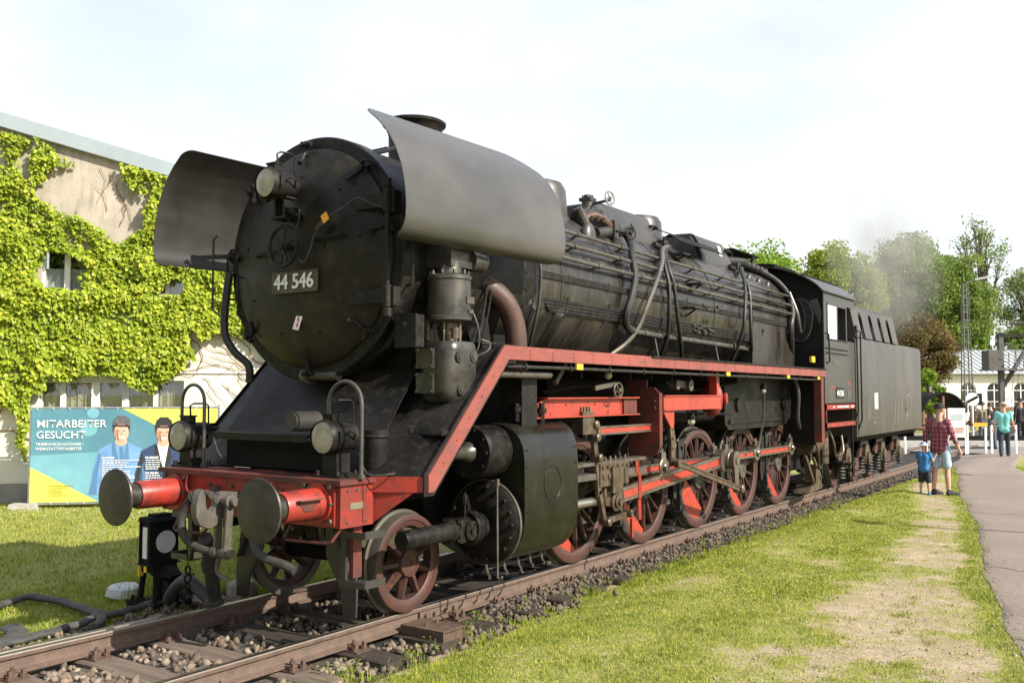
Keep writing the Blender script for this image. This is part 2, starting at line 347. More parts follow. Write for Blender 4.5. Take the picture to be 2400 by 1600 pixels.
# track bed: dark grit sheet under the sleepers
bed = []
for y in np.linspace(-8, 60, 137):
    bed.append([(x, y, max(float(gz(x,y)) + .012 + .035*(1-abs(x)/1.4), (-.156 if (y > 2.8 and .45 < x < 1.1) else -9))) for x in (-1.5-.15*math.sin(y*1.9), -1.0, -.5, 0, .5, 1.0, 1.18+.16*(1-float(sstep(1.5,4,y)))+.06*math.sin(y*1.3)+.05*math.sin(y*3.3))])
mbed = MB().sheet(bed)
m, t, b = new_mat('ballast_bed_grit'); v = coords(t); sp = t.nodes.new('ShaderNodeSeparateXYZ'); L(t, v, sp.inputs[0])
c = mixc(t, rampn(t, noise(t, v, 2.2, 6), .35, .7), (.105,.085,.065), (.055,.045,.037)); c = mixc(t, rampn(t, noise(t, v, 34, 3), .5, .75), c, (.22,.185,.145))
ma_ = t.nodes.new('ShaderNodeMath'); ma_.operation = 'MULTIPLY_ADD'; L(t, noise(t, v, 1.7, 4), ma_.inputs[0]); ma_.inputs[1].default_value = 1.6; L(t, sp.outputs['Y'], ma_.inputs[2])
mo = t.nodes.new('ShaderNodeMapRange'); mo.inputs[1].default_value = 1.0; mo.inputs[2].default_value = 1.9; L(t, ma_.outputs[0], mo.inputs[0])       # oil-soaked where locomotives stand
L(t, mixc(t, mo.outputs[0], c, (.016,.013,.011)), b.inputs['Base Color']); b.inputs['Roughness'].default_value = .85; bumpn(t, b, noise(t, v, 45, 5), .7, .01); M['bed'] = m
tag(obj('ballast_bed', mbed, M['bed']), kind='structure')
# asphalt path
rows = []
for y in np.linspace(-12, 29.5, 167):
    e = float(path_edge(y)) + .012*math.sin(y*5.1) + .006*math.sin(y*11)
    r = max(8.4-.225*y, 3.05-.068*(y-23.8)); xs_ = [e-.05, e, e+.10]+[e+(r-e)*k/8 for k in range(1,8)]+[r-.10, r, r+.05]
    rows.append([(x, y, float(gz(x,y)) + (-.03 if i in (0,len(xs_)-1) else .010 if i in (1,len(xs_)-2) else .022)) for i, x in enumerate(xs_)])
m, t, b = new_mat('path_asphalt'); v = coords(t)
c = mixc(t, rampn(t, noise(t, v, .9, 5), .3, .7), (.225,.180,.142), (.295,.238,.19))
c = mixc(t, rampn(t, noise(t, v, 120, 3), .45, .7), c, (.12,.098,.082)); c = mixc(t, rampn(t, noise(t, v, 14, 5), .5, .8), c, (.155,.126,.10)); c = mixc(t, rampn(t, noise(t, v, 42, 4, .7), .5, .66), c, (.135,.108,.086)); c = mixc(t, rampn(t, noise(t, v, 33, 3, .7), .6, .7), c, (.38,.315,.255)); c = mixc(t, rampn(t, noise(t, v, 160, 2), .62, .74), c, (.27,.245,.215))
L(t, c, b.inputs['Base Color']); b.inputs['Roughness'].default_value = .85; bumpn(t, b, noise(t, v, 150, 3), .35, .008); M['asphalt'] = m
apath = tag(obj('asphalt_path', MB().sheet(rows), m), kind='structure')
for (y0, wob_, sd_) in ((7.45,.06,1),(12.6,.09,2),(4.2,.12,3)):
    random.seed(sd_); cr0 = []; n_ = 26; e = float(path_edge(y0)); r = max(8.4-.225*y0, 3.05-.068*(y0-23.8))
    for k in range(n_+1):
        x = e+.04+(r-e-.08)*k/n_; yy = y0+wob_*math.sin(k*.7+sd_)+random.uniform(-.03,.03); w_ = random.uniform(.006,.018); cr0.append([(x,yy-w_,float(gz(x,yy))+.0262),(x,yy+w_,float(gz(x,yy))+.0262)])
    obj('crack', MB().sheet(cr0), mat('crack_fill',(.16,.14,.07),(.10,.08,.055),20,.95), apath, recalc=False)
yard = [[(x, y, -.078) for x in np.linspace(-14, 9, 8)] for y in np.linspace(29.5, 44, 12)]
mm = MB().sheet(yard)
M['yard'] = mat('yard_paving', (.19,.17,.15), (.24,.215,.19), 1.0, .85, bump=.2, c3=(.16,.14,.12), scale3=30, amt3=.5)
tag(obj('yard_pavement', mm, M['yard']), kind='structure')
# ---- track
track = put(bpy.data.objects.new('railway_track', None), None, (0,0,0)); tag(track, kind='structure')
RAIL = [(-.0625,-.149),(.0625,-.149),(.0625,-.139),(.014,-.122),(.0085,-.105),(.0085,-.047),(.031,-.038),(.0335,-.014),(.029,-.003),(.018,0),(-.018,0),(-.029,-.003),(-.0335,-.014),(-.031,-.038),(-.0085,-.047),(-.0085,-.105),(-.014,-.122),(-.0625,-.139)]
def rail_mesh(pts):
    mb = MB(); n = len(RAIL); vs = []; fs = []
    for (x, y) in pts: vs += [(x+a, y, b) for a, b in RAIL]
    for i in range(len(pts)-1):
        for k in range(n): fs.append((i*n+k, i*n+(k+1)%n, (i+1)*n+(k+1)%n, (i+1)*n+k))
    fs.append(tuple(range(n))[::-1]); fs.append(tuple(range((len(pts)-1)*n, len(pts)*n))); return mb.add(vs, fs)
m, t, b = new_mat('rail_steel'); v = coords(t); ge = t.nodes.new('ShaderNodeNewGeometry'); sp = t.nodes.new('ShaderNodeSeparateXYZ'); L(t, ge.outputs['Position'], sp.inputs[0])
ru = mixc(t, rampn(t, noise(t, v, 9, 5), .35, .7), (.125,.080,.058), (.075,.053,.042)); ru = mixc(t, rampn(t, noise(t, v, 50, 3), .55, .75), ru, (.17,.115,.085))
hd = rampn(t, sp.outputs['Z'], 0, 1); mr = t.nodes.new('ShaderNodeMapRange'); mr.inputs[1].default_value = -.012; mr.inputs[2].default_value = -.002; L(t, sp.outputs['Z'], mr.inputs[0])
L(t, mixc(t, mr.outputs[0], ru, (.30,.265,.225)), b.inputs['Base Color']); L(t, mr.outputs[0], b.inputs['Metallic'])
L(t, mixc(t, mr.outputs[0], (.75,)*3, (.36,)*3), b.inputs['Roughness']); bumpn(t, b, noise(t, v, 60, 4), .15, .006); M['rail'] = m
for sx in (1, -1): obj('rail', rail_mesh([(sx*.751, -7.5), (sx*.751, 2.35), (sx*.751, 60)]), m, track, ang=25)
obj('switch_blade', rail_mesh([(-.93,-7.5), (-.862,-2), (-.835,.4)]), m, track, ang=25)
jt = MB()                                                   # fishplate joint on the near rail
for x in (.775, .727): jt.box(x-.012, x+.012, 1.93, 2.47, -.115, -.045)
for y in (2.0, 2.12, 2.28, 2.4):
    jt.bolt((.787, y, -.08), (1,0,0), .017, .03); 
obj('fishplate', jt, M['rail'], track)
M['sleeper'] = mat('old_sleeper_wood', (.155,.115,.085), (.075,.056,.044), 3.0, .8, .95, bump=.5, c3=(.24,.19,.145), scale3=8, amt3=.5, squash=(.35,4,4), bscale=18)
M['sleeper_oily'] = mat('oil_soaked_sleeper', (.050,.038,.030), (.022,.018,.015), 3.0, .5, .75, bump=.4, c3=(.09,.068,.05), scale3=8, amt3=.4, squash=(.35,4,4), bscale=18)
M['fasten'] = mat('rail_fastening_iron', (.085,.055,.042), (.13,.08,.058), 12, .6, .8, metal=.2, bump=.1)
fb = MB(); fb.box(-.20,.20,-.08,.08,-.013,.006)
for sx in (-1, 1):
    fb.box(sx*.055, sx*.115, -.045, .045, .006, .030)
    for yy in (-.05, .05):
        fb.cyl((sx*.15, yy, .0), (sx*.15, yy, .032), .026, n=8); fb.box(sx*.15-.013, sx*.15+.013, yy-.013, yy+.013, .03, .062)
    fb.cyl((sx*.086, 0, .02), (sx*.086, 0, .075), .012, n=6); fb.cyl((sx*.086,0,.03),(sx*.086,0,.055), .022, n=6)
fme = fb.mesh('rail_fastening'); fme.materials.append(M['fasten'])
sl_meshes = []
for k in range(5):
    s = MB(); n = 14; rows = []
    random.seed(40+k)
    for i in range(n+1):
        x = -1.3 + 2.6*i/n; w = .128 + random.uniform(-.006,.006); h = random.uniform(-.006,.006)
        rows.append([(x,-w,-.16),(x,-w,-.012+h),(x,-w+.014,h),(x,w-.014,h+random.uniform(-.004,.004)),(x,w,-.012+h),(x,w,-.16)])
    s.sheet(rows); s.add(rows[0], [(0,1,2,3,4,5)]); s.add(rows[-1], [(5,4,3,2,1,0)])
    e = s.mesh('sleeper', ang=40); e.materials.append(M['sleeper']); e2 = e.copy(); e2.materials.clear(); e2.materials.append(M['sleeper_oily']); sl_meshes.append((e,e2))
ysl = [-6.75 + .65*i for i in range(46)]
for i, y in enumerate(ysl):
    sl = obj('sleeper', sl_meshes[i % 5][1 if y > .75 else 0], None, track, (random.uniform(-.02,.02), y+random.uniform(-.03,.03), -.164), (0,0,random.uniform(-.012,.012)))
    if -3 < y < 15:
        for sx in (1, -1): obj('rail_fastening', fme, None, sl, (sx*.751, y, -.158))
# steel box tie beside the near rail (point machine channel)
pc = MB(); pc.box(.83,1.30,1.62,1.64,-.23,-.09); pc.box(.83,1.30,1.90,1.92,-.23,-.09); pc.box(.83,1.30,1.62,1.92,-.090,-.076); pc.box(1.285,1.297,1.64,1.90,-.23,-.10)
for y in (1.70,1.84): pc.bolt((1.05,y,-.076),(0,0,1),.012,.03)
obj('steel_tie_box', pc, M['fasten'], track)
# ---- ballast stones
def ico():
    ph = (1+5**.5)/2; v = np.array([(-1,ph,0),(1,ph,0),(-1,-ph,0),(1,-ph,0),(0,-1,ph),(0,1,ph),(0,-1,-ph),(0,1,-ph),(ph,0,-1),(ph,0,1),(-ph,0,-1),(-ph,0,1)], float)
    v /= np.linalg.norm(v[0]); f = np.array([(0,11,5),(0,5,1),(0,1,7),(0,7,10),(0,10,11),(1,5,9),(5,11,4),(11,10,2),(10,7,6),(7,1,8),(3,9,4),(3,4,2),(3,2,6),(3,6,8),(3,8,9),(4,9,5),(2,4,11),(6,2,10),(8,6,7),(9,8,1)])
    return v, f
IV, IF = ico()
def rand_rot(n):
    q = rng.normal(size=(n,4)); q /= np.linalg.norm(q,axis=1)[:,None]; w,x,y,z = q.T
    return np.stack([np.stack([1-2*(y*y+z*z),2*(x*y-z*w),2*(x*z+y*w)],1),np.stack([2*(x*y+z*w),1-2*(x*x+z*z),2*(y*z-x*w)],1),np.stack([2*(x*z-y*w),2*(y*z+x*w),1-2*(x*x+y*y)],1)],1)
def stones(P, S, T):
    n = len(P); base = IV[None]*(1+rng.uniform(-.38,.38,(n,12,1)))*np.stack([rng.uniform(.8,1.25,n),rng.uniform(.7,1.1,n),rng.uniform(.5,.85,n)],1)[:,None,:]
    Vv = np.einsum('nij,nkj->nki', rand_rot(n), base)*S[:,None,None] + P[:,None,:]
    F = (IF[None]+12*np.arange(n)[:,None,None]).reshape(-1,3)
    e = fast_mesh('ballast_stones', Vv.reshape(-1,3), F); a = e.attributes.new('tint','FLOAT','POINT'); a.data.foreach_set('value', np.repeat(T,12).astype(np.float32)); return e
def scatter(n, x0,x1,y0,y1): return np.stack([rng.uniform(x0,x1,n), rng.uniform(y0,y1,n)],1)
pts = np.concatenate([scatter(1900,-.66,.66,-3.2,3.0), scatter(1300,.86,1.5,-2.6,4), scatter(4200,.84,1.55,2.8,13), scatter(2200,.84,1.65,13,24), scatter(900,-2.1,-.95,-2.6,2.2), scatter(700,-1.6,-.9,2.2,9), scatter(800,-.66,.66,3,14)])
near_sl = np.min(np.abs(pts[:,1][:,None]-np.array(ysl)[None]),axis=1) < .155
keep = ~(near_sl & (np.abs(pts[:,0]) < 1.3) & ((pts[:,1] < 2.8) | (np.abs(pts[:,0]) < .8)) & (rng.uniform(size=len(pts)) < .985))
keep &= ~((rng.uniform(size=len(pts)) < sstep(1.08,1.38,pts[:,0]+.08*np.sin(pts[:,1]*1.7)+(pts[:,1]<2.5)*-.15)*.97))
keep &= ~((pts[:,0] > .80) & (pts[:,0] < 1.32) & (pts[:,1] > 1.6) & (pts[:,1] < 1.95))
pts = pts[keep]; S = rng.uniform(.016,.042,len(pts))*np.where(rng.uniform(size=len(pts))<.12,1.35,1); S[pts[:,1]>2.8] *= .72
mid = np.clip(1-np.abs(pts[:,0])/1.45,0,1)
Z = gz(pts[:,0],pts[:,1]) + .03 + .03*mid + rng.uniform(-.02,.02,len(pts))
Z = Z + .035*((pts[:,0] > .8) & (pts[:,1] > 2.8))*(1-sstep(1.0,1.25,pts[:,0]))
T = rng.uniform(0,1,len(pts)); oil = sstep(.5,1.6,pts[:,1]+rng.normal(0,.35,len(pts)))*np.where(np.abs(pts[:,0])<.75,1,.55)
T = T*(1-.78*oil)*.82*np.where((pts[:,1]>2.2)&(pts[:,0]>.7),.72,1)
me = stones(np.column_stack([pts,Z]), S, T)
m, t, b = new_mat('ballast_stone'); v = coords(t); a = t.nodes.new('ShaderNodeAttribute'); a.attribute_name = 'tint'
r = t.nodes.new('ShaderNodeValToRGB'); L(t, a.outputs['Fac'], r.inputs['Fac']); el = r.color_ramp.elements
el[0].position = 0; el[0].color = (.050,.036,.026,1); el[1].position = 1; el[1].color = (.40,.32,.23,1)
for pos, cc in ((.3,(.105,.075,.052,1)),(.55,(.19,.14,.10,1)),(.78,(.27,.22,.17,1))): x = el.new(pos); x.color = cc
L(t, mixc(t, rampn(t, noise(t, v, 45, 4), .4, .7), r.outputs['Color'], (.20,.165,.13)), b.inputs['Base Color']); L(t, mixc(t, .6, r.outputs['Color'], mixc(t, rampn(t, noise(t, v, 45, 4), .4, .7), r.outputs['Color'], (.20,.165,.13))), b.inputs['Base Color'])
b.inputs['Roughness'].default_value = .85; bumpn(t, b, noise(t, v, 80, 4), .4, .006); M['stone'] = m
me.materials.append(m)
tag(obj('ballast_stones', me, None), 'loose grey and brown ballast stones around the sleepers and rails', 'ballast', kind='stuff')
# ---- pebbles and grit on the trodden strip
pb = np.concatenate([scatter(2600,2.2,5.6,-.6,6), scatter(1300,2.0,4.8,6,14)]); kb = (bare(pb[:,0],pb[:,1]) > .35) & (pb[:,0] < path_edge(pb[:,1])-.02) & (pb[:,0] > 1.7); pb = pb[kb]
pe_ = scatter(1500,0,1,-.5,20); pe_ = np.column_stack([path_edge(pe_[:,1])+rng.normal(-.02,.06,len(pe_)), pe_[:,1]]); pb = np.concatenate([pb,pe_])
mp_ = stones(np.column_stack([pb, gz(pb[:,0],pb[:,1])+.004+.02*(pb[:,0] > path_edge(pb[:,1]))]), rng.uniform(.003,.009,len(pb))*np.where(rng.uniform(size=len(pb))<.06,1.9,1), np.clip(rng.normal(.88,.14,len(pb)),.3,1)); mp_.materials.append(M['stone'])
tag(obj('pebbles', mp_, None), 'fine pebbles and grit on the trodden strip beside the path', 'pebbles', kind='stuff')
# ---- grass blades
def blades(name, P, H, W, tint, mat_, lean=.55):
    n = len(P); a = rng.uniform(0,2*math.pi,n); dx = np.cos(a); dy = np.sin(a); la = rng.uniform(0,2*math.pi,n); ll = rng.uniform(.05,lean,n)*H*1.5
    z = gz(P[:,0],P[:,1]) - .006
    b0 = np.column_stack([P[:,0]-dx*W/2, P[:,1]-dy*W/2, z]); b1 = np.column_stack([P[:,0]+dx*W/2, P[:,1]+dy*W/2, z])
    mx = P[:,0]+np.cos(la)*ll*.35; my = P[:,1]+np.sin(la)*ll*.35; mz = z+H*.62
    m0 = np.column_stack([mx-dx*W*.36, my-dy*W*.36, mz]); m1 = np.column_stack([mx+dx*W*.36, my+dy*W*.36, mz])
    tp = np.column_stack([P[:,0]+np.cos(la)*ll, P[:,1]+np.sin(la)*ll, z+H*rng.uniform(.75,1.0,n)])
    Vv = np.stack([b0,b1,m1,m0,tp],1).reshape(-1,3); k = 5*np.arange(n)[:,None]
    F = np.concatenate([k+np.array([[0,1,2]]), k+np.array([[0,2,3]]), k+np.array([[3,2,4]])])
    e = fast_mesh(name, Vv, F, mat_); at = e.attributes.new('tint','FLOAT','POINT'); at.data.foreach_set('value', np.repeat(tint,5).astype(np.float32)); return e
m, t, b = new_mat('grass_blade'); a = t.nodes.new('ShaderNodeAttribute'); a.attribute_name = 'tint'
r = t.nodes.new('ShaderNodeValToRGB'); L(t, a.outputs['Fac'], r.inputs['Fac']); el = r.color_ramp.elements
el[0].position = 0; el[0].color = (.16,.215,.022,1); el[1].position = 1; el[1].color = (.58,.50,.23,1)
for pos, cc in ((.35,(.28,.335,.036,1)),(.62,(.40,.42,.065,1)),(.82,(.48,.44,.13,1))): x = el.new(pos); x.color = cc
L(t, r.outputs['Color'], b.inputs['Base Color']); b.inputs['Roughness'].default_value = .55; b.inputs['Specular IOR Level'].default_value = .25
tr = t.nodes.new('ShaderNodeBsdfTranslucent'); L(t, r.outputs['Color'], tr.inputs['Color']); ms = t.nodes.new('ShaderNodeMixShader'); ms.inputs[0].default_value = .35
L(t, b.outputs[0], ms.inputs[1]); L(t, tr.outputs[0], ms.inputs[2]); L(t, ms.outputs[0], t.nodes['Material Output'].inputs['Surface']); M['grass'] = m
def lawn(n, x0,x1,y0,y1, hmin,hmax,w, keepfn=None, clump=True):
    P = scatter(n,x0,x1,y0,y1); bb = bare(P[:,0],P[:,1]); k = rng.uniform(size=n) > np.clip(bb*1.12-.03,0,.93)
    k &= ~((P[:,0] > path_edge(P[:,1])+rng.normal(.0,.035,len(P))) & (P[:,1] < 29) & (P[:,0] < np.maximum(3.05-.068*(P[:,1]-23.8), 8.4-.225*P[:,1])))
    if keepfn is not None: k &= keepfn(P)
    P = P[k]; bb = bb[k]; f = fbm(P[:,0],P[:,1],2.2,11); f2 = fbm(P[:,0],P[:,1],7,13)
    H = (hmin+(hmax-hmin)*rng.uniform(size=len(P)))*(.55+.9*f)*(1-.6*bb); T = np.clip(.30+.9*(f2-.5)+.35*bb+rng.normal(0,.16,len(P)),0,1)
    T = np.where(rng.uniform(size=len(P))<.10, rng.uniform(.75,1,len(P)), T)
    return P, H, np.full(len(P), w)*rng.uniform(.6,1.3,len(P)), T
L1 = [lawn(130000,1.12,5.7,-.6,4.5,.018,.045,.006), lawn(110000,1.08,5.2,4.5,11,.018,.042,.0085), lawn(70000,1.08,4.2,11,24,.018,.042,.013),
      lawn(40000,-4.2,-1.4,-1.5,5,.03,.075,.008), lawn(60000,-13,-4.2,-1.5,9.5,.03,.07,.012), lawn(9000,3.0,9,14,29.5,.03,.06,.014,lambda P: P[:,0] > np.maximum(3.05-.068*(P[:,1]-23.8), 8.4-.225*P[:,1]))]
P, H, W, T = [np.concatenate([q[i] for q in L1]) for i in range(4)]
Pd = np.concatenate([scatter(60000,1.5,5.6,-.6,8), scatter(20000,1.4,4.6,8,22)]); kd = (bare(Pd[:,0],Pd[:,1]) > .25) & (Pd[:,0] < path_edge(Pd[:,1])+.03) & (rng.uniform(size=len(Pd)) < .25+.9*vnoise(Pd[:,0],Pd[:,1],2.5,77)-.2) & (Pd[:,0] > 1.55); Pd = Pd[kd]
P = np.concatenate([P,Pd]); H = np.concatenate([H,rng.uniform(.006,.026,len(Pd))]); W = np.concatenate([W,rng.uniform(.003,.008,len(Pd))]); T = np.concatenate([T,np.clip(rng.normal(.80,.2,len(Pd)),.2,1)])
tag(obj('grass', blades('grass', P, H, W, T, M['grass']), None), 'short sunlit lawn grass with dry blades on both sides of the track', 'grass', kind='stuff')
# taller weeds and tufts at the shoulder, the path and the lever foot
tuf = []
for k in range(330):
    y = random.uniform(-.5, 14); x = 1.22+.10*math.sin(y*1.3)+random.uniform(-.16,.25)
    if random.random() < .35: y = random.uniform(-.5,9); x = float(path_edge(y)) - random.uniform(.05,1.9)
    n = random.randint(10,34); tuf.append(np.column_stack([rng.normal(x,.04,n), rng.normal(y,.05,n)]))
for (x,y,n,sd) in ((-2.55,1.55,260,.16),(-3.2,1.75,130,.12),(-2.2,1.95,220,.15),(-1.75,2.2,160,.15),(-1.6,2.6,160,.2)): tuf.append(np.column_stack([rng.normal(x,sd,n), rng.normal(y,sd,n)]))
P = np.concatenate(tuf); P = P[~(P[:,0] > path_edge(P[:,1])-.02)]
tall = np.where(P[:,0] < 0, 2.6, 1.0)
tag(obj('grass_tufts', blades('grass_tufts', P, np.where(P[:,0] > 1.7, rng.uniform(.02,.05,len(P)), rng.uniform(.05,.12,len(P)))*tall, np.full(len(P),.008), np.clip(rng.normal(.28,.15,len(P)),0,1), M['grass'], .7), None), 'taller green grass tufts along the track shoulder and worn strip', 'grass', kind='stuff')
# broad leaf weeds by the rail, daisies on the left lawn
wp = []
for k in range(46):
    y = random.choice([random.uniform(-.2,3.2), random.uniform(2.5,12)]); x = 1.12+.1*math.sin(y*1.3)+random.uniform(-.16,.16); wp.append((x,y,random.uniform(.06,.17)))
wm = MB()
for (x,y,h) in wp:
    z = float(gz(x,y))
    for q in range(random.randint(7,16)):
        a = random.uniform(0,6.28); d = random.uniform(.01,h*.55); zz = z+random.uniform(.3,1.1)*h; lw = random.uniform(.012,.026); ll = lw*1.9
        c = Vector((x+math.cos(a)*d, y+math.sin(a)*d, zz)); ax = Vector((math.cos(a),math.sin(a),random.uniform(-.3,.5))).normalized(); sd = ax.cross(Vector((0,0,1))).normalized()
        wm.add([c, c+ax*ll*.5+sd*lw*.5+Vector((0,0,.004)), c+ax*ll, c+ax*ll*.5-sd*lw*.5+Vector((0,0,.004))], [(0,1,2,3)])
    wm.tube([(x,y,z-.02),(x+.01,y,z+h)], .003, 4)
m2, t, b = new_mat('weed_leaf'); v = coords(t); cc = mixc(t, noise(t, v, 9), (.10,.17,.02), (.20,.25,.04)); L(t, cc, b.inputs['Base Color']); b.inputs['Roughness'].default_value = .5; M['weed'] = m2
tag(obj('weeds', wm, m2, recalc=False), 'small broad-leaved green weeds growing between ballast and lawn', 'weeds', kind='stuff')
dm = MB()
for k in range(420):
    x = random.uniform(-12.2,-7.0); y = x*.72 + 12.0 + random.gauss(0,.55)
    if fbm(x,y,1.2,21) < .42: continue
    z = float(gz(x,y))+random.uniform(.04,.08); r = random.uniform(.012,.02)
    dm.add([(x+r*math.cos(a), y+r*math.sin(a), z+.004*math.sin(3*a)) for a in [i*1.0472 for i in range(6)]], [(0,1,2,3,4,5)])
for k in range(14):
    x = random.uniform(1.6,3.2); y = random.uniform(3.5,8); z = float(gz(x,y))+.05; r=.013
    dm.add([(x+r*math.cos(a), y+r*math.sin(a), z) for a in [i*1.0472 for i in range(6)]], [(0,1,2,3,4,5)])
tag(obj('daisies', dm, M['white'], recalc=False), 'tiny white daisies dotted over the lawn before the banner', 'daisies', kind='stuff')
# ================================================================ the locomotive
loco = thing('steam_locomotive', 'large black steam locomotive with red wheels and running board edge, number 44 546', 'locomotive', (0, 6.5, 0))
def P(name, mb, m, parent=loco, **kw): return obj(name, mb, M[m] if isinstance(m, str) else m, parent, **kw)
ZC = 3.1                                        # boiler axis
def on(y, deg, r=1.03): a = R(deg); return (r*math.cos(a), y, ZC + r*math.sin(a))
# ---- main frame and what stands between the plates
fr = MB()
for s in (-1, 1):
    fr.prism([(.98,.90),(1.15,.80),(1.28,.92),(2.2,.92),(2.35,.55),(4.0,.45),(13.4,.45),(13.4,1.30),(3.7,1.34),(2.3,1.5),(.98,1.18)], 'x', s*.54, s*.57)
    for y in (3.75,5.44,7.14,8.84,10.54,12.2): fr.box(s*.30, s*.54, y-.18, y+.18, .5, 1.2)
fr.box(-.54,.54,2.3,3.6,.62,1.75); fr.box(-.54,.54,5.2,5.5,.6,1.7); fr.box(-.48,.48,3.62,8.58,1.25,2.25)
P('frame', fr, 'soot')
sd = MB(); sd.prism([(-.62,1.4),(.62,1.4),(.80,2.05),(.86,2.5),(-.86,2.5),(-.80,2.05)], 'y', 1.75, 3.35); P('smokebox_saddle', sd, 'soot')
ap = MB(); ap.prism([(8.6,1.45),(8.75,1.35),(11.3,1.35),(11.6,1.5),(11.75,2.25),(8.6,2.25)], 'x', -.98, .98)
for y in (9.1, 11.2): ap.cyl((.98,y,1.72),(1.02,y,1.72),.10,n=18)
ap.box(.975,1.005,8.75,11.1,1.44,1.50)
P('ash_pan', ap, 'black')
um = MB()                                       # dark pipework and reservoirs under the boiler, between frame and running board
for s in (-1,1):
    um.cyl((s*.72,3.9,1.95),(s*.72,6.9,1.95),.16,n=14); um.cyl((s*.80,5.9,1.62),(s*.80,8.4,1.62),.13,n=14)
    for k in range(9): y = 3.9+.55*k; um.box(s*.5,s*1.3,y-.012,y+.012,2.05,2.27)
    um.tube([(s*1.0,3.6,1.9),(s*1.05,4.6,1.98),(s*1.0,6.0,1.85),(s*1.1,7.4,1.95),(s*1.0,9,2.05)], .022, 6, 5)
    um.tube([(s*1.12,3.7,1.72),(s*1.1,5.0,1.66),(s*1.15,8.4,1.60)], .018, 6, 4)
P('underslung_reservoirs', um, 'soot')
# ---- buffer beam
bb = MB(); bb.box(-1.10,1.10,.62,.65,.87,1.195); bb.box(-1.10,-1.08,.65,1.0,.87,1.195); bb.box(1.08,1.10,.65,.98,.87,1.195); bb.box(-1.08,1.08,.65,.98,.870,.885)
bb.box(1.10,1.108,.86,.885,.90,1.19); 
beam = P('buffer_beam', bb, 'red')
tp = MB(); tp.box(-1.13,1.13,.585,1.02,1.197,1.235); P('beam_top_plate', tp, 'reddirty_shaded', beam)
bo = MB()
for x in (-.45,-.16,.2,.45): bo.bolt((x,.62,1.12),(0,-1,0),.02,.02)
for y,z in ((.70,1.15),(.80,1.15),(.9,1.15),(.7,.91),(.9,.91)): bo.bolt((1.10,y,z),(1,0,0),.012,.01)
P('beam_bolts', bo, 'iron', beam)
np_ = MB(); np_.box(1.10,1.106,.72,.86,1.005,1.055); P('maker_plate', np_, 'bright', beam)
for s in (-1, 1):
    x, bz = (.875, 1.05) if s > 0 else (-.90, 1.035)
    buf = P('buffer', MB().lathe([(0,.155),(.02,.155),(.02,.122),(.37,.118),(.385,.112),(.385,.10)], (x,.60,bz), (0,-1,0), 28), 'bufferred')
    buf['label'] = 'right buffer with side step' if s > 0 else 'left buffer'
    P('shank', MB().lathe([(0,.098),(.22,.094)], (x,.24,bz), (0,-1,0), 24), 'bufferplate', buf)
    P('buffer_plate', MB().lathe([(0,.09),(.02,.14),(.035,.225),(.05,.236),(.062,.232),(.074,.16),(.082,.0)], (x,.085,bz), (0,-1,0), 40), 'bufferplate', buf)
    fl = MB(); fl.box(x-.175,x+.175,.602,.6215,bz-.165,bz+.165)
    P('flange', fl, 'red', buf)
    b2 = MB()
    for dx in (-.14,.14):
        for dz in (-.13,0,.13): b2.bolt((x+dx,.602,bz+dz),(0,-1,0),.022,.024)
    P('flange_bolts', b2, 'iron', buf)
stp = MB(); stp.cbox((1.005,.40,1.10),(.07,.24,.012), Quaternion((0,1,0),R(-12))); stp.prism([(.29,1.09),(.51,1.09),(.44,1.02),(.36,1.02)],'x',.985,.997); P('buffer_step', stp, 'reddirty_shaded')
# ---- draw hook and screw coupling
hk = MB(); hk.prism([(.62,.985),(.62,1.08),(.46,1.10),(.395,1.09),(.375,1.04),(.365,.985),(.325,.95),(.28,.962),(.262,1.01),(.258,1.085),(.232,1.135),(.20,1.10),(.175,1.01),(.178,.92),(.215,.855),(.285,.822),(.365,.838),(.43,.89),(.50,.955)], 'x', -.10, -.03)
P('draw_hook', hk, 'hookiron')
sc = MB()
for s in (-1,1):
    sc.bar((s*.065,.42,1.03),(s*.055,.40,.62),.028,.065,(0,1,0)); sc.cyl((s*.045,.42,1.03),(s*.09,.42,1.03),.055,n=14); sc.cyl((s*.035,.40,.62),(s*.085,.40,.62),.05,n=14)
sc.cyl((-.14,.42,1.03),(.14,.42,1.03),.032,n=12); sc.cyl((-.12,.40,.62),(.13,.40,.62),.035,n=12); sc.cyl((-.19,.46,.60),(-.11,.46,.60),.042,n=10)
sc.tube([(-.05,.42,.60),(-.10,.44,.45),(-.04,.5,.38)],.02,8,4)
P('screw_coupling', sc, 'hookiron')
h1 = MB(); h1.tube([(-.38,.56,1.05),(-.43,.50,1.05),(-.50,.47,1.01),(-.57,.46,.93),(-.60,.45,.82),(-.57,.46,.69),(-.46,.50,.61),(-.33,.55,.58),(-.25,.6,.60)], .033, 10, 5)
for k in range(3): h1.ring((-.445-.022*k,.495-.008*k,1.045-.012*k),(-.8,-.2,-.45),.038,.010,12,6)
P('brake_hose', h1, 'rubber')
h2 = MB(); h2.tube([(.20,.58,.86),(.24,.52,.72),(.34,.48,.645),(.48,.47,.60),(.62,.48,.58),(.74,.50,.545)], .036, 10, 5); P('brake_hose', h2, 'rubber')
for x in (-.36,.40):
    cv = MB(); cv.box(x-.04,x+.04,.575,.62,1.02,1.11); cv.cyl((x-.04,.53,1.05),(x+.05,.53,1.05),.030,n=12); cv.cyl((x,.53,1.05),(x,.50,1.05),.028,n=10); P('brake_cock', cv, 'iron')
for x in (-.68,.40): lv = MB(); lv.tube([(x-.03,.585,1.185),(x-.03,.575,1.09),(x+.03,.56,1.05),(x+.16,.55,1.05)], .010, 6, 3); P('cock_lever', lv, 'red')
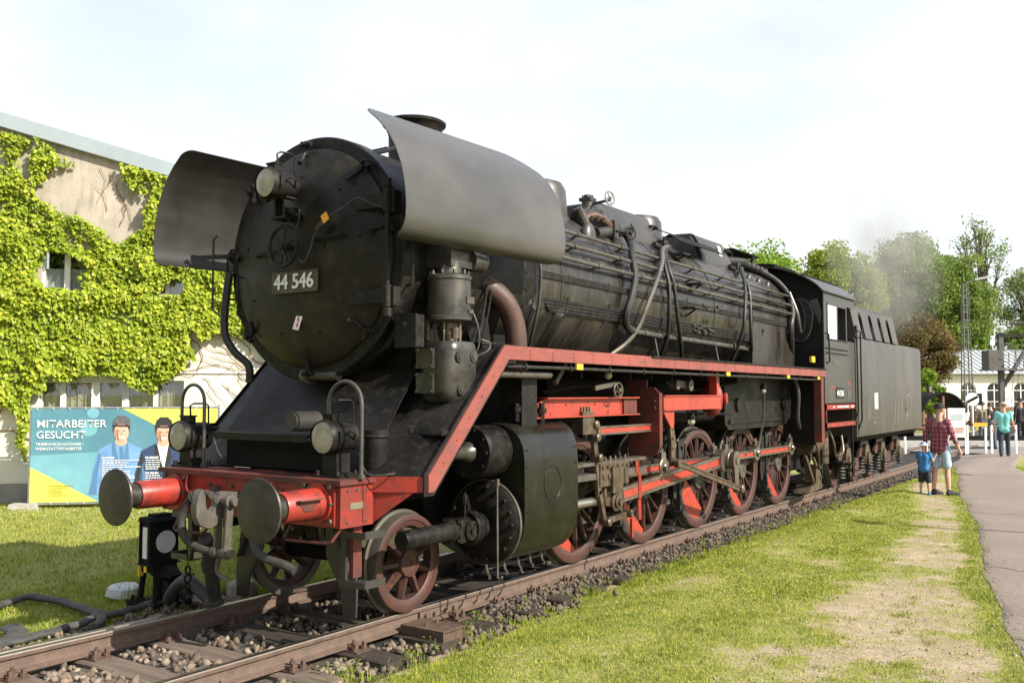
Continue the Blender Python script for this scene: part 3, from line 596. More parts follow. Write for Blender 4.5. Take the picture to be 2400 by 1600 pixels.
gb = MB(); gb.tube([(.53,.66,.87),(.50,.60,.76),(.54,.595,.745),(1.0,.595,.755),(1.03,.60,.77),(1.07,.66,.87)], .013, 8); P('shunter_handrail', gb, 'reddirty_shaded'); gb = MB(); gb.tube([(-.87,.66,.87),(-.905,.60,.71),(-.87,.595,.70),(-.50,.595,.705),(-.47,.62,.75),(-.46,.66,.87)], .013, 8)
P('shunter_handrail', gb, 'reddirty_shaded')
# ---- steps and rail guards
for s in (1,-1):
    st = MB(); st.box(s*.93,s*.98,.80,.83,.40,.87); st.box(s*.93,s*1.20,.79,1.02,.775,.787); st.box(s*1.19,s*1.20,.79,1.02,.787,.835); st.box(s*.93,s*1.20,.785,.795,.775,.825)
    st.box(s*.93,s*1.20,.79,1.02,.40,.412); st.box(s*1.19,s*1.20,.79,1.02,.412,.46); st.box(s*.93,s*1.20,.785,.795,.40,.45)
    P('front_steps', st, 'dusk'); 
    rp = MB(); rp.box(s*.985,s*1.03,.835,.93,.46,.90); P('step_hanger', rp, 'reddirty_shaded')
    gd = MB(); gd.prism([(s*.38,.92),(s*.66,.92),(s*.72,.50),(s*.755,.32),(s*.745,.055),(s*.60,.055),(s*.57,.27),(s*.40,.52)], 'y', 1.16, 1.18); gd.bar((s*.45,1.14,.85),(s*.70,1.14,.42),.02,.05,(0,1,0)); gd.bar((s*.56,1.16,.6),(s*.56,1.5,.9),.03,.05)
    P('rail_guard', gd, 'dusk')
# ---- apron in front of the smokebox, stair plates, running boards
apn = MB()
apn.sheet([[(x*.98,.99,1.24),(x*.98,1.20,1.50),(x*.97,1.66,2.10)] for x in np.linspace(-1,1,9)], .012)
P('front_apron', apn, 'black')
rc = MB(); rc.box(-.62,.62,.925,.935,1.26,1.50); rc.prism([(.935,1.262),(1.10,1.40),(.935,1.50)],'x',-.62,.62); P('apron_recess', rc, 'soot')
ab = MB(); ab.box(-.56,.60,.74,.90,1.535,1.555); ab.box(-.56,.60,.735,.745,1.50,1.56); P('apron_tread', ab, 'black')
stub = MB(); stub.cyl((.30,1.12,1.66),(.30,.86,1.66),.085,n=20); stub.cyl((.30,.86,1.66),(.30,.84,1.66),.07,n=20); P('apron_stub_pipe', stub, 'dusk')
hp = MB(); hp.cyl((-.05,1.36,2.05),(.32,1.36,2.05),.045,n=14); hp.cyl((-.10,1.36,2.05),(-.03,1.36,2.05),.075,n=16); P('blower_valve', hp, 'iron')
for s in (1,-1):
    stair = MB()
    stair.add([(s*.62,.99,1.245),(s*1.10,.96,1.245),(s*1.495,1.17,1.245),(s*1.495,2.21,2.305),(s*.95,2.21,2.305)], [(0,1,2,3,4)])
    stair.add([(s*.62,1.0,1.225),(s*1.10,.97,1.225),(s*1.495,1.18,1.225),(s*1.495,2.23,2.29),(s*.95,2.23,2.29)], [(4,3,2,1,0)])
    stair.add([(s*.62,.99,1.245),(s*.95,2.21,2.305),(s*.95,2.23,1.7),(s*.62,1.4,1.25)], [(0,1,2,3)])
    stair.prism([(1.13,1.09),(1.13,1.26),(2.19,2.33),(2.40,2.33),(2.40,2.16),(2.27,2.16),(1.25,1.09)],'x',s*1.483,s*1.4965)
    P('stair_plate', stair, 'black')
    fs = MB(); fs.add([(s*1.09,.955,1.12),(s*1.09,.955,1.243),(s*1.50,1.165,1.243),(s*1.50,1.165,1.12)], [(0,1,2,3)]); fs.add([(s*1.09,.965,1.12),(s*1.09,.965,1.243),(s*1.50,1.175,1.243),(s*1.50,1.175,1.12)], [(0,1,2,3)]); fs.add([(s*1.08,.99,.87),(s*1.08,.99,1.12),(s*1.40,1.12,1.12)],[(0,1,2)])
    P('front_valance', fs, 'red')
    sb = MB(); sb.prism([(1.165,1.12),(1.165,1.25),(2.20,2.318),(11.93,2.300),(11.93,2.180),(2.265,2.195),(1.235,1.12)], 'x', s*1.497, s*1.512)
    P('running_board_edge', sb, 'redpink')
    dk = MB(); dk.box(s*.88,s*1.497,2.21,11.93,2.282,2.302); dk.box(s*1.40,s*1.535,5.1,11.93,2.303,2.318)
    P('running_board', dk, 'black')
    rv = MB()
    for k in range(24):
        y = 2.6+.39*k
        for dz in (-.012,-.045,-.08): rv.bolt((s*1.511, y, 2.29+dz), (s,0,0), .0075, .006)
    for k in range(5): rv.bolt((s*1.511, 1.35+.17*k, 1.34+.176*k), (s,0,0), .008, .006)
    P('running_board_rivets', rv, 'reddirty_shaded')
    tr = MB(); tr.cbox((s*1.30,1.44,1.56),(.34,.14,.012)); tr.box(s*1.13,s*1.14,1.37,1.51,1.56,1.60); tr.box(s*1.46,s*1.47,1.37,1.51,1.56,1.60); P('stair_tread', tr, 'black')
    # bracket plates down from the running board to the frame at the cab end
    br = MB(); br.box(s*1.36,s*1.49,11.70,11.72,1.05,2.18); br.box(s*1.475,s*1.49,11.72,11.86,1.05,2.18); P('cab_support_plate', br, 'reddirty_shaded'); br = MB(); br.box(s*.6,s*1.36,11.73,11.75,1.0,2.2); P('cab_bulkhead', br, 'soot')
# ---- smokebox, door
P('smokebox', MB().lathe([(0,.90),(0,1.085),(.012,1.098),(.17,1.098),(.18,1.065),(1.97,1.06)], (0,1.33,ZC), (0,1,0), 96, cap0=False), 'black')
sbk = MB()
for k in range(36):
    a = 2*math.pi*k/36; sbk.bolt((1.04*math.cos(a),1.333,ZC+1.04*math.sin(a)),(0,-1,0),.010,.008)
for k in range(40):
    a = 2*math.pi*k/40; sbk.bolt((1.062*math.cos(a),3.22,ZC+1.062*math.sin(a)),(math.cos(a),0,math.sin(a)),.011,.008)
P('smokebox_rivets', sbk, 'black')
door = P('smokebox_door', MB().lathe([(0,.985),(.018,.985),(.030,.972),(.055,.93),(.105,.80),(.150,.62),(.182,.42),(.198,.2),(.202,.0)], (0,1.328,ZC), (0,-1,0), 96), 'blackfront')
def doory(x, z):
    r = math.hypot(x, z-ZC); pr = [(0,.202),(.2,.198),(.42,.182),(.62,.150),(.80,.105),(.93,.055),(.985,.02),(2,.0)]
    for (r0,d0),(r1,d1) in zip(pr,pr[1:]):
        if r <= r1: return 1.328-(d0+(d1-d0)*(r-r0)/(r1-r0))
hw = MB(); c = Vector((-.01,1.00,3.17)); hw.ring(c,(0,-1,0),.175,.017,36,8)
for k in range(6): a = R(20+60*k); hw.bar(c, c+Vector((.17*math.cos(a),0,.17*math.sin(a))), .022,.012,(0,1,0))
hw.lathe([(0,.05),(.03,.05),(.04,.03),(.06,.03)], (c.x,1.02,c.z),(0,-1,0),16); hw.cyl((c.x,1.14,c.z),(c.x,1.0,c.z),.026,n=12); hw.bar((c.x,.985,c.z),(c.x+.10,.955,c.z-.13),.02,.02)
P('handwheel', hw, 'black', door)
pl = MB(); pl.box(-.275,.305,1.112,1.122,2.775,2.965); npl = P('number_plate', pl, 'plate', door)
tm = text_mesh('44 546', .165, .0022, .004, 'CENTER', .98)
P('number_plate_digits', tm, 'white', door, loc=(.012,1.105,2.812), rot=(R(90),0,0), scale=(1.12,1.12,1))
nb = MB()
for x in (-.255,.285):
    for z in (2.795,2.945): nb.bolt((x,1.112,z),(0,-1,0),.009,.006)
P('plate_bolts', nb, 'iron', door)
def flash_sign(parent, loc, w, h, rot, shear=0):
    s = MB(); s.box(-w/2,w/2,-.003,.003,-h/2,h/2); e = P('warning_sign', s, 'white', parent, loc=loc, rot=rot)
    z = MB(); q = [(.02,.46),(.10,.46),(-.02,.10),(.16,.14),(.10,-.22),(.20,-.20),(.06,-.46),(-.06,-.18),(.02,-.20),(.06,.02),(-.14,-.02)]
    z.prism([(x*w*1.5, y2*h*.92) for x,y2 in q], 'y', -.0055, -.0045); P('flash_symbol', z, 'red_sign', e, loc=loc, rot=rot); return e
flash_sign(door, (.02, doory(.02,2.53)-.012, 2.53), .075, .165, (R(-12), R(10), 0))
cl = MB(); cl.bar((0,0,0),(0,0,.13),.035,.028,(0,1,0)); cl.cyl((-.05,0,.10),(.07,0,.10),.024,n=10); cl.tube([(0,-.01,.02),(0,-.05,-.05),(.02,-.09,-.09)],[.016,.018,.022],8,3); cl.cyl((0,.02,.10),(0,-.05,.10),.02,n=10)
cme = cl.mesh('door_clamp'); cme.materials.append(M['black'])
for a in (92, 48, 12, -43, -88, -138, 176, 138): q = R(a); obj('door_clamp', cme, None, door, (.93*math.cos(q),1.27,ZC+.93*math.sin(q)), (0, R(90)-q, 0))
hg = MB()
for z in (3.50,2.70): hg.prism([(.44,z-.03),(.60,z-.055),(1.02,z-.06),(1.02,z+.06),(.60,z+.055),(.44,z+.03)], 'y', 1.20, 1.235); hg.cyl((.99,1.24,z-.09),(.99,1.24,z+.09),.042,n=14)
hg.cyl((.99,1.24,2.56),(.99,1.24,3.66),.024,n=12); hg.cyl((.99,1.24,2.53),(.99,1.24,2.60),.045,n=10); hg.cyl((.99,1.24,3.62),(.99,1.24,3.68),.04,n=10); hg.box(.96,1.06,1.24,1.33,3.40,3.58); hg.box(.96,1.06,1.24,1.33,2.62,2.78)
P('door_hinge', hg, 'black', door)
for x0,x1,z in ((.26,.58,3.22),(-.52,-.28,3.14)):
    hb = MB(); y = doory(x0,z)-.045; hb.tube([(x0,doory(x0,z),z),(x0+.01,y,z),(x1-.01,doory(x1,z)-.045,z+.02),(x1,doory(x1,z),z+.02)], .013, 8); P('door_handrail', hb, 'black', door)
hb = MB(); hb.tube([(-.86,1.24,2.98),(-.84,1.19,2.97),(-.83,1.19,2.62),(-.80,1.25,2.58)], .012, 8)
P('door_handrail', hb, 'black', door)
kn = MB()
for a in range(10, 360, 40):
    for rr in (.72,.36):
        x, z = rr*math.cos(R(a)), ZC+rr*math.sin(R(a))
        if abs(x) < .32 and 2.7 < z < 3.4: continue
        kn.bolt((x,doory(x,z),z),(0,-1,0),.013,.012)
P('door_studs', kn, 'black', door)
cb = MB(); cb.tube([(.06,1.12,3.50),(.09,1.08,3.38),(.05,1.06,3.26)], .008, 6, 4)
cb.tube([(.10,1.08,3.06),(.20,1.05,3.02),(.26,1.06,3.12),(.30,1.07,3.24),(.36,1.08,3.31)], .009, 6, 5); cb.tube([(.46,1.09,3.40),(.62,1.10,3.46),(.78,1.10,3.52),(.9,1.16,3.46),(1.03,1.26,3.42)], .009, 6, 5)
cb.bar((.33,1.075,3.29),(.42,1.08,3.37),.035,.035); P('lamp_cable', cb, 'rubber', door)
ot = MB(); ot.cbox((.435,1.065,3.385),(.07,.012,.075),Quaternion((0,1,0),R(-28))); P('cable_tag', ot, 'orange', door)
for s in (-1,1):                                              # grab rails on the smokebox sides
    gr = MB(); gr.tube([(s*1.05,1.42,3.28),(s*1.16,1.36,3.28),(s*1.18,1.34,3.22),(s*1.18,1.34,2.86),(s*1.16,1.36,2.80),(s*1.05,1.42,2.80)], .012, 8); P('smokebox_handrail', gr, 'black')
lp = MB(); lp.tube([(-1.10,1.30,3.05),(-1.13,1.28,2.7),(-1.12,1.28,2.45),(-1.02,1.32,2.28),(-.9,1.38,2.16),(-.9,1.4,2.0)], .038, 10, 5); lp.tube([(-1.24,1.26,3.42),(-1.27,1.24,3.38),(-1.27,1.24,2.7),(-1.15,1.26,2.62)],.011,8); P('blow_down_pipe', lp, 'pipedark')
# ---- lamps
def headlight(c, base_z, label, tall=False):
    """lens looks towards -y"""
    x, y, z = c
    body = P('headlight', MB().lathe([(0,.128),(.03,.140),(.05,.140),(.055,.128),(.09,.126),(.095,.132),(.11,.132),(.115,.122),(.30,.120),(.325,.09),(.33,.0)], (x,y,z), (0,1,0), 36, cap0=False), 'black'); body['label'] = label
    P('reflector', MB().lathe([(.012,.122),(.05,.10),(.085,.05),(.09,.0)], (x,y,z), (0,1,0), 28, cap0=False), 'reflector', body)
    P('lens', MB().lathe([(.012,.124),(.002,.10),(-.004,.05),(-.006,.0)], (x,y,z), (0,1,0), 32, cap0=False), 'lens', body)
    e = MB(); e.box(x-.05,x+.05,y+.07,y+.16,z+.115,z+.175); e.box(x-.058,x+.058,y+.06,y+.17,z+.172,z+.185)
    e.box(x+.10,x+.155,y+.05,y+.075,z-.03,z+.05); e.box(x-.155,x-.10,y+.05,y+.075,z-.03,z+.05)
    e.tube([(x+.122,y+.12,z+.02),(x+.16,y+.16,z+.05),(x+.165,y+.20,z+.03),(x+.122,y+.24,z-.02)], .008, 6)
    P('lamp_fittings', e, 'black', body)
    h = MB(); h.tube([(x+.02,y+.13,z+.12),(x+.02,y+.12,z+.27),(x+.03,y+.15,z+.29),(x+.05,y+.26,z+.29),(x+.06,y+.285,z+.27),(x+.06,y+.29,z+.11)], .0085, 8); P('lamp_handle', h, 'black', body)
    if base_z is not None:
        p = MB(); p.prism([(x-.10,z-.10),(x+.10,z-.10),(x+.075,z-.13),(x+.08,base_z+.04),(x+.13,base_z+.03),(x+.13,base_z),(x-.13,base_z),(x-.13,base_z+.03),(x-.08,base_z+.04),(x-.075,z-.13)], 'y', y+.09, y+.24)
        for dx in (-.11,.11):
            for dy in (.07,.26): p.bolt((x+dx,y+dy,base_z+.01),(0,0,1),.02,.04)
        p.box(x-.15,x+.15,y+.05,y+.29,base_z-.001,base_z+.014); P('lamp_stand', p, 'black', body)
    return body
headlight((.845,.66,1.55), 1.237, 'headlight at the right end of the buffer beam'); headlight((-.975,.66,1.51), 1.237, 'headlight at the left end of the buffer beam')
tl = headlight((-.03,.80,3.70), None, 'top headlight in front of the smokebox door')
tb = MB(); tb.box(-.06,-.035,.93,1.02,3.42,3.58); tb.box(.055,.08,.93,1.02,3.42,3.58); tb.box(-.09,.10,.92,1.04,3.40,3.42); tb.box(-.08,.10,.93,1.05,3.575,3.59); tb.bar((-.04,1.0,3.41),(-.04,1.20,3.44),.03,.05); tb.bar((.06,1.0,3.41),(.06,1.20,3.44),.03,.05); tb.cyl((.10,.98,3.46),(.17,.98,3.46),.03,n=10)
tb.cyl((-.24,.90,3.72),(-.15,.90,3.71),.026,n=10); tb.cyl((-.18,.95,3.60),(-.14,.95,3.60),.03,n=10)
P('lamp_bracket', tb, 'black', tl)
for x0,x1,zt in ((.78,1.14,1.99),(-1.10,-.78,1.97)):
    q = MB(); w = (x1-x0)/2; cx = (x0+x1)/2; r = w
    q.tube([(x0,.80,1.24),(x0,.80,zt-r)]+[(cx-w*math.cos(R(a)),.80,zt-r+r*math.sin(R(a))) for a in range(15,180,15)]+[(x1,.80,zt-r),(x1,.80,1.24)], .0155, 10)
    q.cyl((x1,.80,1.236),(x1,.80,1.27),.03,n=8); P('lamp_guard_hoop', q, 'pipe')
wr = MB(); wr.tube([(1.00,.92,1.42),(1.06,.90,1.32),(1.16,.88,1.26),(1.30,.98,1.27),(1.20,1.08,1.28),(1.12,1.05,1.30)], .008, 6, 5); wr.tube([(-.78,.9,1.5),(-.70,.9,1.36),(-.60,.95,1.27),(-.45,.98,1.27)], .008, 6, 4); P('lamp_wiring', wr, 'rubber')
cs = MB(); cs.cyl((1.02,1.10,1.28),(1.02,1.10,1.60),.10,n=20); cs.ring((1.02,1.10,1.55),(0,0,1),.102,.012,20,6); P('jumper_socket', cs, 'black')
# ---- boiler
bl = MB(); bl.lathe([(0,1.0),(0,1.005),(8.7,1.005)], (0,3.2,ZC), (0,1,0), 96, cap0=False, cap1=False)
bl.prism([(-1.0,3.2),(-1.003,3.0),(-.99,2.2),(.99,2.2),(1.003,3.0),(1.0,3.2),(.7,3.7),(-.7,3.7)], 'y', 9.75, 11.88)
P('boiler', bl, 'boiler')
for y in (3.98,5.30,6.62,8.20,9.75,11.0):
    P('boiler_band', MB().lathe([(0,1.0),(0,1.011),(.055,1.011),(.055,1.0)], (0,y,ZC), (0,1,0), 72, cap0=False, cap1=False), 'boiler')
ch = P('chimney', MB().lathe([(0,.40),(.05,.30),(.12,.262),(.50,.262),(.58,.29),(.61,.325),(.635,.33),(.645,.315),(.645,.27),(.3,.22)], (0,2.72,4.025), (0,0,1), 48, cap0=False, cap1=False), 'black')
for s in (1,-1):
    st = MB(); st.tube([(s*.62,1.42,3.98),(s*.26,2.6,4.42)], .022, 8); P('chimney_stay', st, 'black')
# smoke deflectors
prof = [(1.36,3.115),(1.43,3.125),(1.485,3.165),(1.515,3.24),(1.520,3.36),(1.505,3.50),(1.468,3.66),(1.41,3.80),(1.33,3.93),(1.24,4.03),(1.14,4.115),(1.06,4.18)]
for s in (1,-1):
    dl = MB(); rows = []; npf = len(prof); top = npf-1
    acc = [0]
    for a,b2 in zip(prof,prof[1:]): acc.append(acc[-1]+math.hypot(b2[0]-a[0],b2[1]-a[1]))
    tot = acc[-1]
    fine = []
    for k in range(41):
        d = tot*(.5-.5*math.cos(math.pi*k/40))
        for j in range(npf-1):
            if acc[j] <= d <= acc[j+1]+1e-9:
                f = (d-acc[j])/(acc[j+1]-acc[j]); fine.append((prof[j][0]+(prof[j+1][0]-prof[j][0])*f, prof[j][1]+(prof[j+1][1]-prof[j][1])*f, d)); break
    def cut(d, rb, rt):                                   # corner rounding at bottom and top
        o = 0
        if d < rb: o = max(o, rb-math.sqrt(max(0,rb*rb-(rb-d)**2)))
        if tot-d < rt: o = max(o, rt-math.sqrt(max(0,rt*rt-(rt-(tot-d))**2)))
        return o
    for (x,z,d) in fine:
        y0 = .86 + cut(d,.14,.10); y1 = 3.20 - cut(d,.16,.42)
        rows.append([(s*(x+(0 if s > 0 else .15)), y0+(y1-y0)*k/16, z + .035*(k/16)) for k in range(17)])
    dl.sheet(rows, -.008*s)
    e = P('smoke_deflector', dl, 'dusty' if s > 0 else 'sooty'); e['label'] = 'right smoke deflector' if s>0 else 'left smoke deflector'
    bk = MB()
    for y in (2.1,2.8): bk.bar((s*1.04,y,3.35),(s*1.50,y,3.42),.04,.012); bk.bar((s*.93,y,3.62),(s*1.44,y,3.72),.04,.012)
    P('deflector_brackets', bk, 'black', e)
# domes and sand boxes
dm1 = MB(); dm1.lathe([(0,.42),(.10,.37),(.40,.35),(.49,.30),(.53,.18),(.535,0)], (0,5.05,3.98), (0,0,1), 36); P('feed_dome', dm1, 'dusk')
def sandbox(name, y0, y1, zt, xb, xt, bev=.09):
    rows = []
    pr = [(-xb,3.80),(-xb,4.0),(-xt-.03,zt-bev),(-xt,zt-bev*.3),(-xt+bev*.7,zt),(xt-bev*.7,zt),(xt,zt-bev*.3),(xt+.03,zt-bev),(xb,4.0),(xb,3.80)]
    for y,k in ((y0,.90),(y0+.02,.97),(y0+.07,1.0),(y1-.14,1.0),(y1-.06,.985),(y1-.015,.95),(y1,.86)):
        rows.append([(x*(1 if abs(k-1)<.2 and z<3.9 else k), y, z if z < 4.05 else 4.05+(z-4.05)*(k if k<1 else 1)) for x,z in pr])
    m = MB().sheet(rows); m.add(rows[0],[tuple(range(len(pr)))]); m.add(rows[-1],[tuple(range(len(pr)))[::-1]])
    sk = []
    e = P(name, m, 'dusk', ang=40)
    return e
sb1 = sandbox('sand_box', 5.85, 7.32, 4.36, .60, .42)
P('steam_dome', MB().lathe([(0,.42),(.12,.38),(.40,.365),(.475,.32),(.50,.22),(.505,0)], (0,7.72,3.98), (0,0,1), 36), 'dusk')
sb2 = sandbox('sand_box', 8.75, 10.05, 4.36, .58, .42)
flash_sign(sb2, (.52,9.62,4.17), .11, .17, (R(-14),0,R(90)))
for e, y in ((sb1,7.24),(sb2,9.98)):
    k = MB(); k.tube([(.42,y-.10,4.19),(.52,y-.09,4.21),(.54,y,4.21),(.52,y+.09,4.21),(.42,y+.09,4.19)], .02, 8); P('lid_handle', k, 'black', e)
    k = MB(); k.box(.60,.72,y-.10,y+.02,3.84,4.0); k.box(.58,.74,y-.05,y+.12,3.86,3.95); k.cyl((.66,y-.3,3.92),(.66,y+.22,3.88),.035,n=8); k.cyl((.66,y+.2,3.88),(.66,y+.32,3.87),.045,.005,n=8)
    for q in range(5): k.bolt((.66+.02*(q%2),y-.08+.05*q,3.95),(0,0,1),.02,.06)
    P('sander_valve', k, 'pipedark', e)
# feed valves with hand wheels beside the first dome
fv = MB(); fv.cyl((.55,5.05,4.00),(.52,5.62,4.20),.085,.07,n=12); fv.cyl((.50,5.42,4.02),(.50,5.42,4.27),.075,n=12); fv.box(.42,.58,5.34,5.50,4.26,4.30); fv.cyl((.50,5.42,4.30),(.50,5.42,4.34),.05,n=8)
for k in range(6): a = 1.047*k; fv.bolt((.50+.07*math.cos(a),5.42+.07*math.sin(a),4.30),(0,0,1),.014,.03)
fv.cyl((.56,5.42,4.22),(.80,5.44,4.25),.018,n=8); fv.cyl((.70,5.25,3.82),(.72,5.75,3.92),.07,n=12); fv.cyl((.72,5.75,3.92),(.73,5.98,3.95),.075,n=12); fv.box(.64,.80,5.56,5.66,3.80,4.02); fv.cyl((.78,5.6,3.9),(.98,5.6,3.84),.018,n=8); fv.cyl((.66,5.1,3.9),(.60,5.0,4.1),.06,n=10)
for k in range(7): fv.bolt((.68+.03*(k%3),5.2+.09*k,3.98),(.3,0,1),.02,.05)
P('feed_valve', fv, 'pump')
pf = MB(); pf.tube([(.60,5.05,3.95),(.64,5.3,4.05),(.70,5.5,4.0),(.75,5.65,3.88)], .055, 10, 4); P('feed_pipe', pf, 'rustpipe')
def handwheel(c, d, r, m='black', sp=4):
    q = MB(); c = Vector(c); d = Vector(d).normalized(); q.ring(c,d,r,r*.13,24,6); e1 = d.cross(Vector((0,0,1))).normalized(); e2 = d.cross(e1)
    for k in range(sp): a = 2*math.pi*k/sp+.4; q.bar(c, c+(e1*math.cos(a)+e2*math.sin(a))*r, r*.13, r*.13, d)
    q.cyl(c-d*.03, c+d*.03, r*.25, n=8); P('valve_handwheel', q, m)
handwheel((.80,5.44,4.27),(1,-.2,.1),.085,'bright'); handwheel((1.0,5.6,3.84),(1,-.4,.1),.075); handwheel((.82,5.98,3.98),(1,.3,.2),.055)
# ---- air pump on the right front
px, py = 1.20, 1.80
pump = P('air_pump', MB().lathe([(0,.15),(.02,.20),(.05,.20),(.06,.19),(.36,.19),(.37,.20),(.40,.20),(.42,.15)], (px,py,2.50), (0,0,1), 36), 'pump')
q = MB(); q.lathe([(0,.12),(.16,.10),(.2,.12)], (px,py,2.90), (0,0,1), 20); q.box(px-.12,px+.10,py-.10,py+.20,2.98,3.16); q.box(px-.14,px-.02,py-.14,py-.09,2.97,3.17); q.box(px-.05,px+.06,py+.19,py+.23,2.95,3.26); q.cyl((px,py,3.14),(px,py,3.24),.085,n=16); q.cyl((px,py-.13,3.07),(px,py-.10,3.07),.085,n=4)
q.lathe([(0,.10),(.2,.085)], (px+.05,py+.20,3.06), (0,1,0), 14)
for dx in (-.12,-.03):
    for z in (3.0,3.14): q.bolt((px+dx,py-.14,z),(0,-1,0),.014,.014)
for k in range(10): a = k*.628; q.bolt((px+.165*math.cos(a),py+.165*math.sin(a),2.92),(0,0,1),.016,.03)
P('pump_head', q, 'pump', pump)
q = MB(); q.cyl((px,py,2.33),(px,py,2.52),.075,n=14)
for k in range(5): a = k*1.256; q.cyl((px+.12*math.cos(a),py+.12*math.sin(a),2.34),(px+.12*math.cos(a),py+.12*math.sin(a),2.50),.013,n=6)
q.cyl((px-.14,py-.12,2.35),(px-.14,py-.12,2.54),.022,n=8); q.cyl((px+.13,py-.08,2.36),(px+.13,py-.08,2.45),.035,n=10)
P('pump_neck', q, 'greasy', pump)
rows = []
for z,k in ((1.82,.75),(1.86,.93),(1.92,1.0),(2.26,1.0),(2.31,.97),(2.335,.88)):
    rows.append([(px+k*(.20*math.copysign(abs(math.cos(R(a)))**.6,math.cos(R(a)))), py+k*(.215*math.copysign(abs(math.sin(R(a)))**.6,math.sin(R(a)))), z) for a in range(0,361,12)])
q = MB().sheet(rows); q.add(rows[-1][:-1],[tuple(range(30))]); q.add(rows[0][:-1],[tuple(range(30))[::-1]])
for z in (1.98,2.19):
    q.box(px-.16,px+.02,py-.245,py-.20,z-.085,z+.085)
    for dx in (-.145,.005):
        for dz in (-.07,.07): q.bolt((px+dx,py-.245,z+dz),(0,-1,0),.017,.016)
for y,z in ((py-.10,2.20),(py+.09,2.21),(py-.08,1.93)): q.lathe([(0,.05),(.02,.048),(.02,.03),(.028,.03)], (px+.19,y,z), (1,0,0), 16)
P('pump_lower_cylinder', q, 'pump', pump)
q = MB(); q.box(px-.045,px+.055,py-.02,py+.10,2.40,2.41); q.box(px+.185,px+.20,py+.0,py+.10,2.66,2.72); q.box(px+.185,px+.20,py+.03,py+.09,2.58,2.61); P('pump_plates', q, 'iron', pump)
q = MB(); q.tube([(px+.05,py+.40,3.06),(px+.04,py+.48,3.07),(px,py+.52,3.13),(px-.05,py+.52,3.4)], .035, 10, 4); q.tube([(px,py-.02,3.22),(px+.02,py+.05,3.33),(px+.02,py+.15,3.30),(px,py+.30,3.15)], .009, 6, 4); q.cyl((px-.02,py-.05,3.14),(px-.02,py-.05,3.45),.009,n=6)
q.tube([(px+.19,py+.10,2.58),(px+.22,py+.13,2.45),(px+.21,py+.15,2.30),(px+.16,py+.12,2.22)], .008, 6, 4); q.tube([(px+.2,py+.2,2.36),(px+.24,py+.27,2.33),(px+.25,py+.22,2.26),(px+.15,py+.12,2.20)], .008, 6, 4)
P('pump_pipes', q, 'pipe', pump)
q = MB(); q.box(.98,1.20,1.36,1.47,2.28,2.55); q.box(.975,1.205,1.355,1.365,2.275,2.555); P('relay_box', q, 'black')
q = MB()
for dx,dz in ((-.012,.0),(.012,.0),(0,-.02)): q.bolt((1.09+dx,1.355,2.48+dz),(0,-1,0),.006,.006)
P('relay_box_screws', q, 'bright')
# steam pipe, feedwater pieces by the smokebox
P('steam_pipe', MB().tube([(.86,2.50,2.98),(1.00,2.60,2.92),(1.10,2.76,2.78),(1.14,2.86,2.60),(1.15,2.90,2.40),(1.13,2.92,2.15),(1.10,2.95,1.7)], [.10,.105,.105,.105,.105,.105,.105], 20, 5), 'rustpipe')
P('steam_pipe', MB().tube([(-.86,2.50,2.98),(-1.00,2.60,2.92),(-1.10,2.76,2.78),(-1.15,2.90,2.40),(-1.10,2.95,1.7)], .105, 16, 5), 'rustpipe')
q = MB(); q.cyl((1.02,2.15,2.62),(1.10,2.20,2.62),.09,n=18); q.cyl((1.10,2.2,2.62),(1.13,2.21,2.62),.05,n=12); q.prism([(2.25,2.45),(2.55,2.62),(2.62,2.35),(2.4,2.2)],'x',1.03,1.06); q.tube([(1.06,2.55,2.95),(1.10,2.45,2.7),(1.14,2.3,2.4),(1.15,2.25,2.3)],.015,6,4); q.tube([(1.08,2.60,2.95),(1.12,2.5,2.7),(1.16,2.35,2.4),(1.17,2.3,2.3)],.010,6,4); q.prism([(2.15,2.35),(2.45,2.36),(2.45,2.34),(2.15,2.33)],'x',1.0,1.3)
P('smokebox_fittings', q, 'black')
q = MB(); q.prism([(3.05,2.88),(3.50,2.92),(3.56,3.05),(3.56,3.30),(3.05,3.34)], 'x', 1.0, 1.03); P('smokebox_patch_plate', q, 'black')
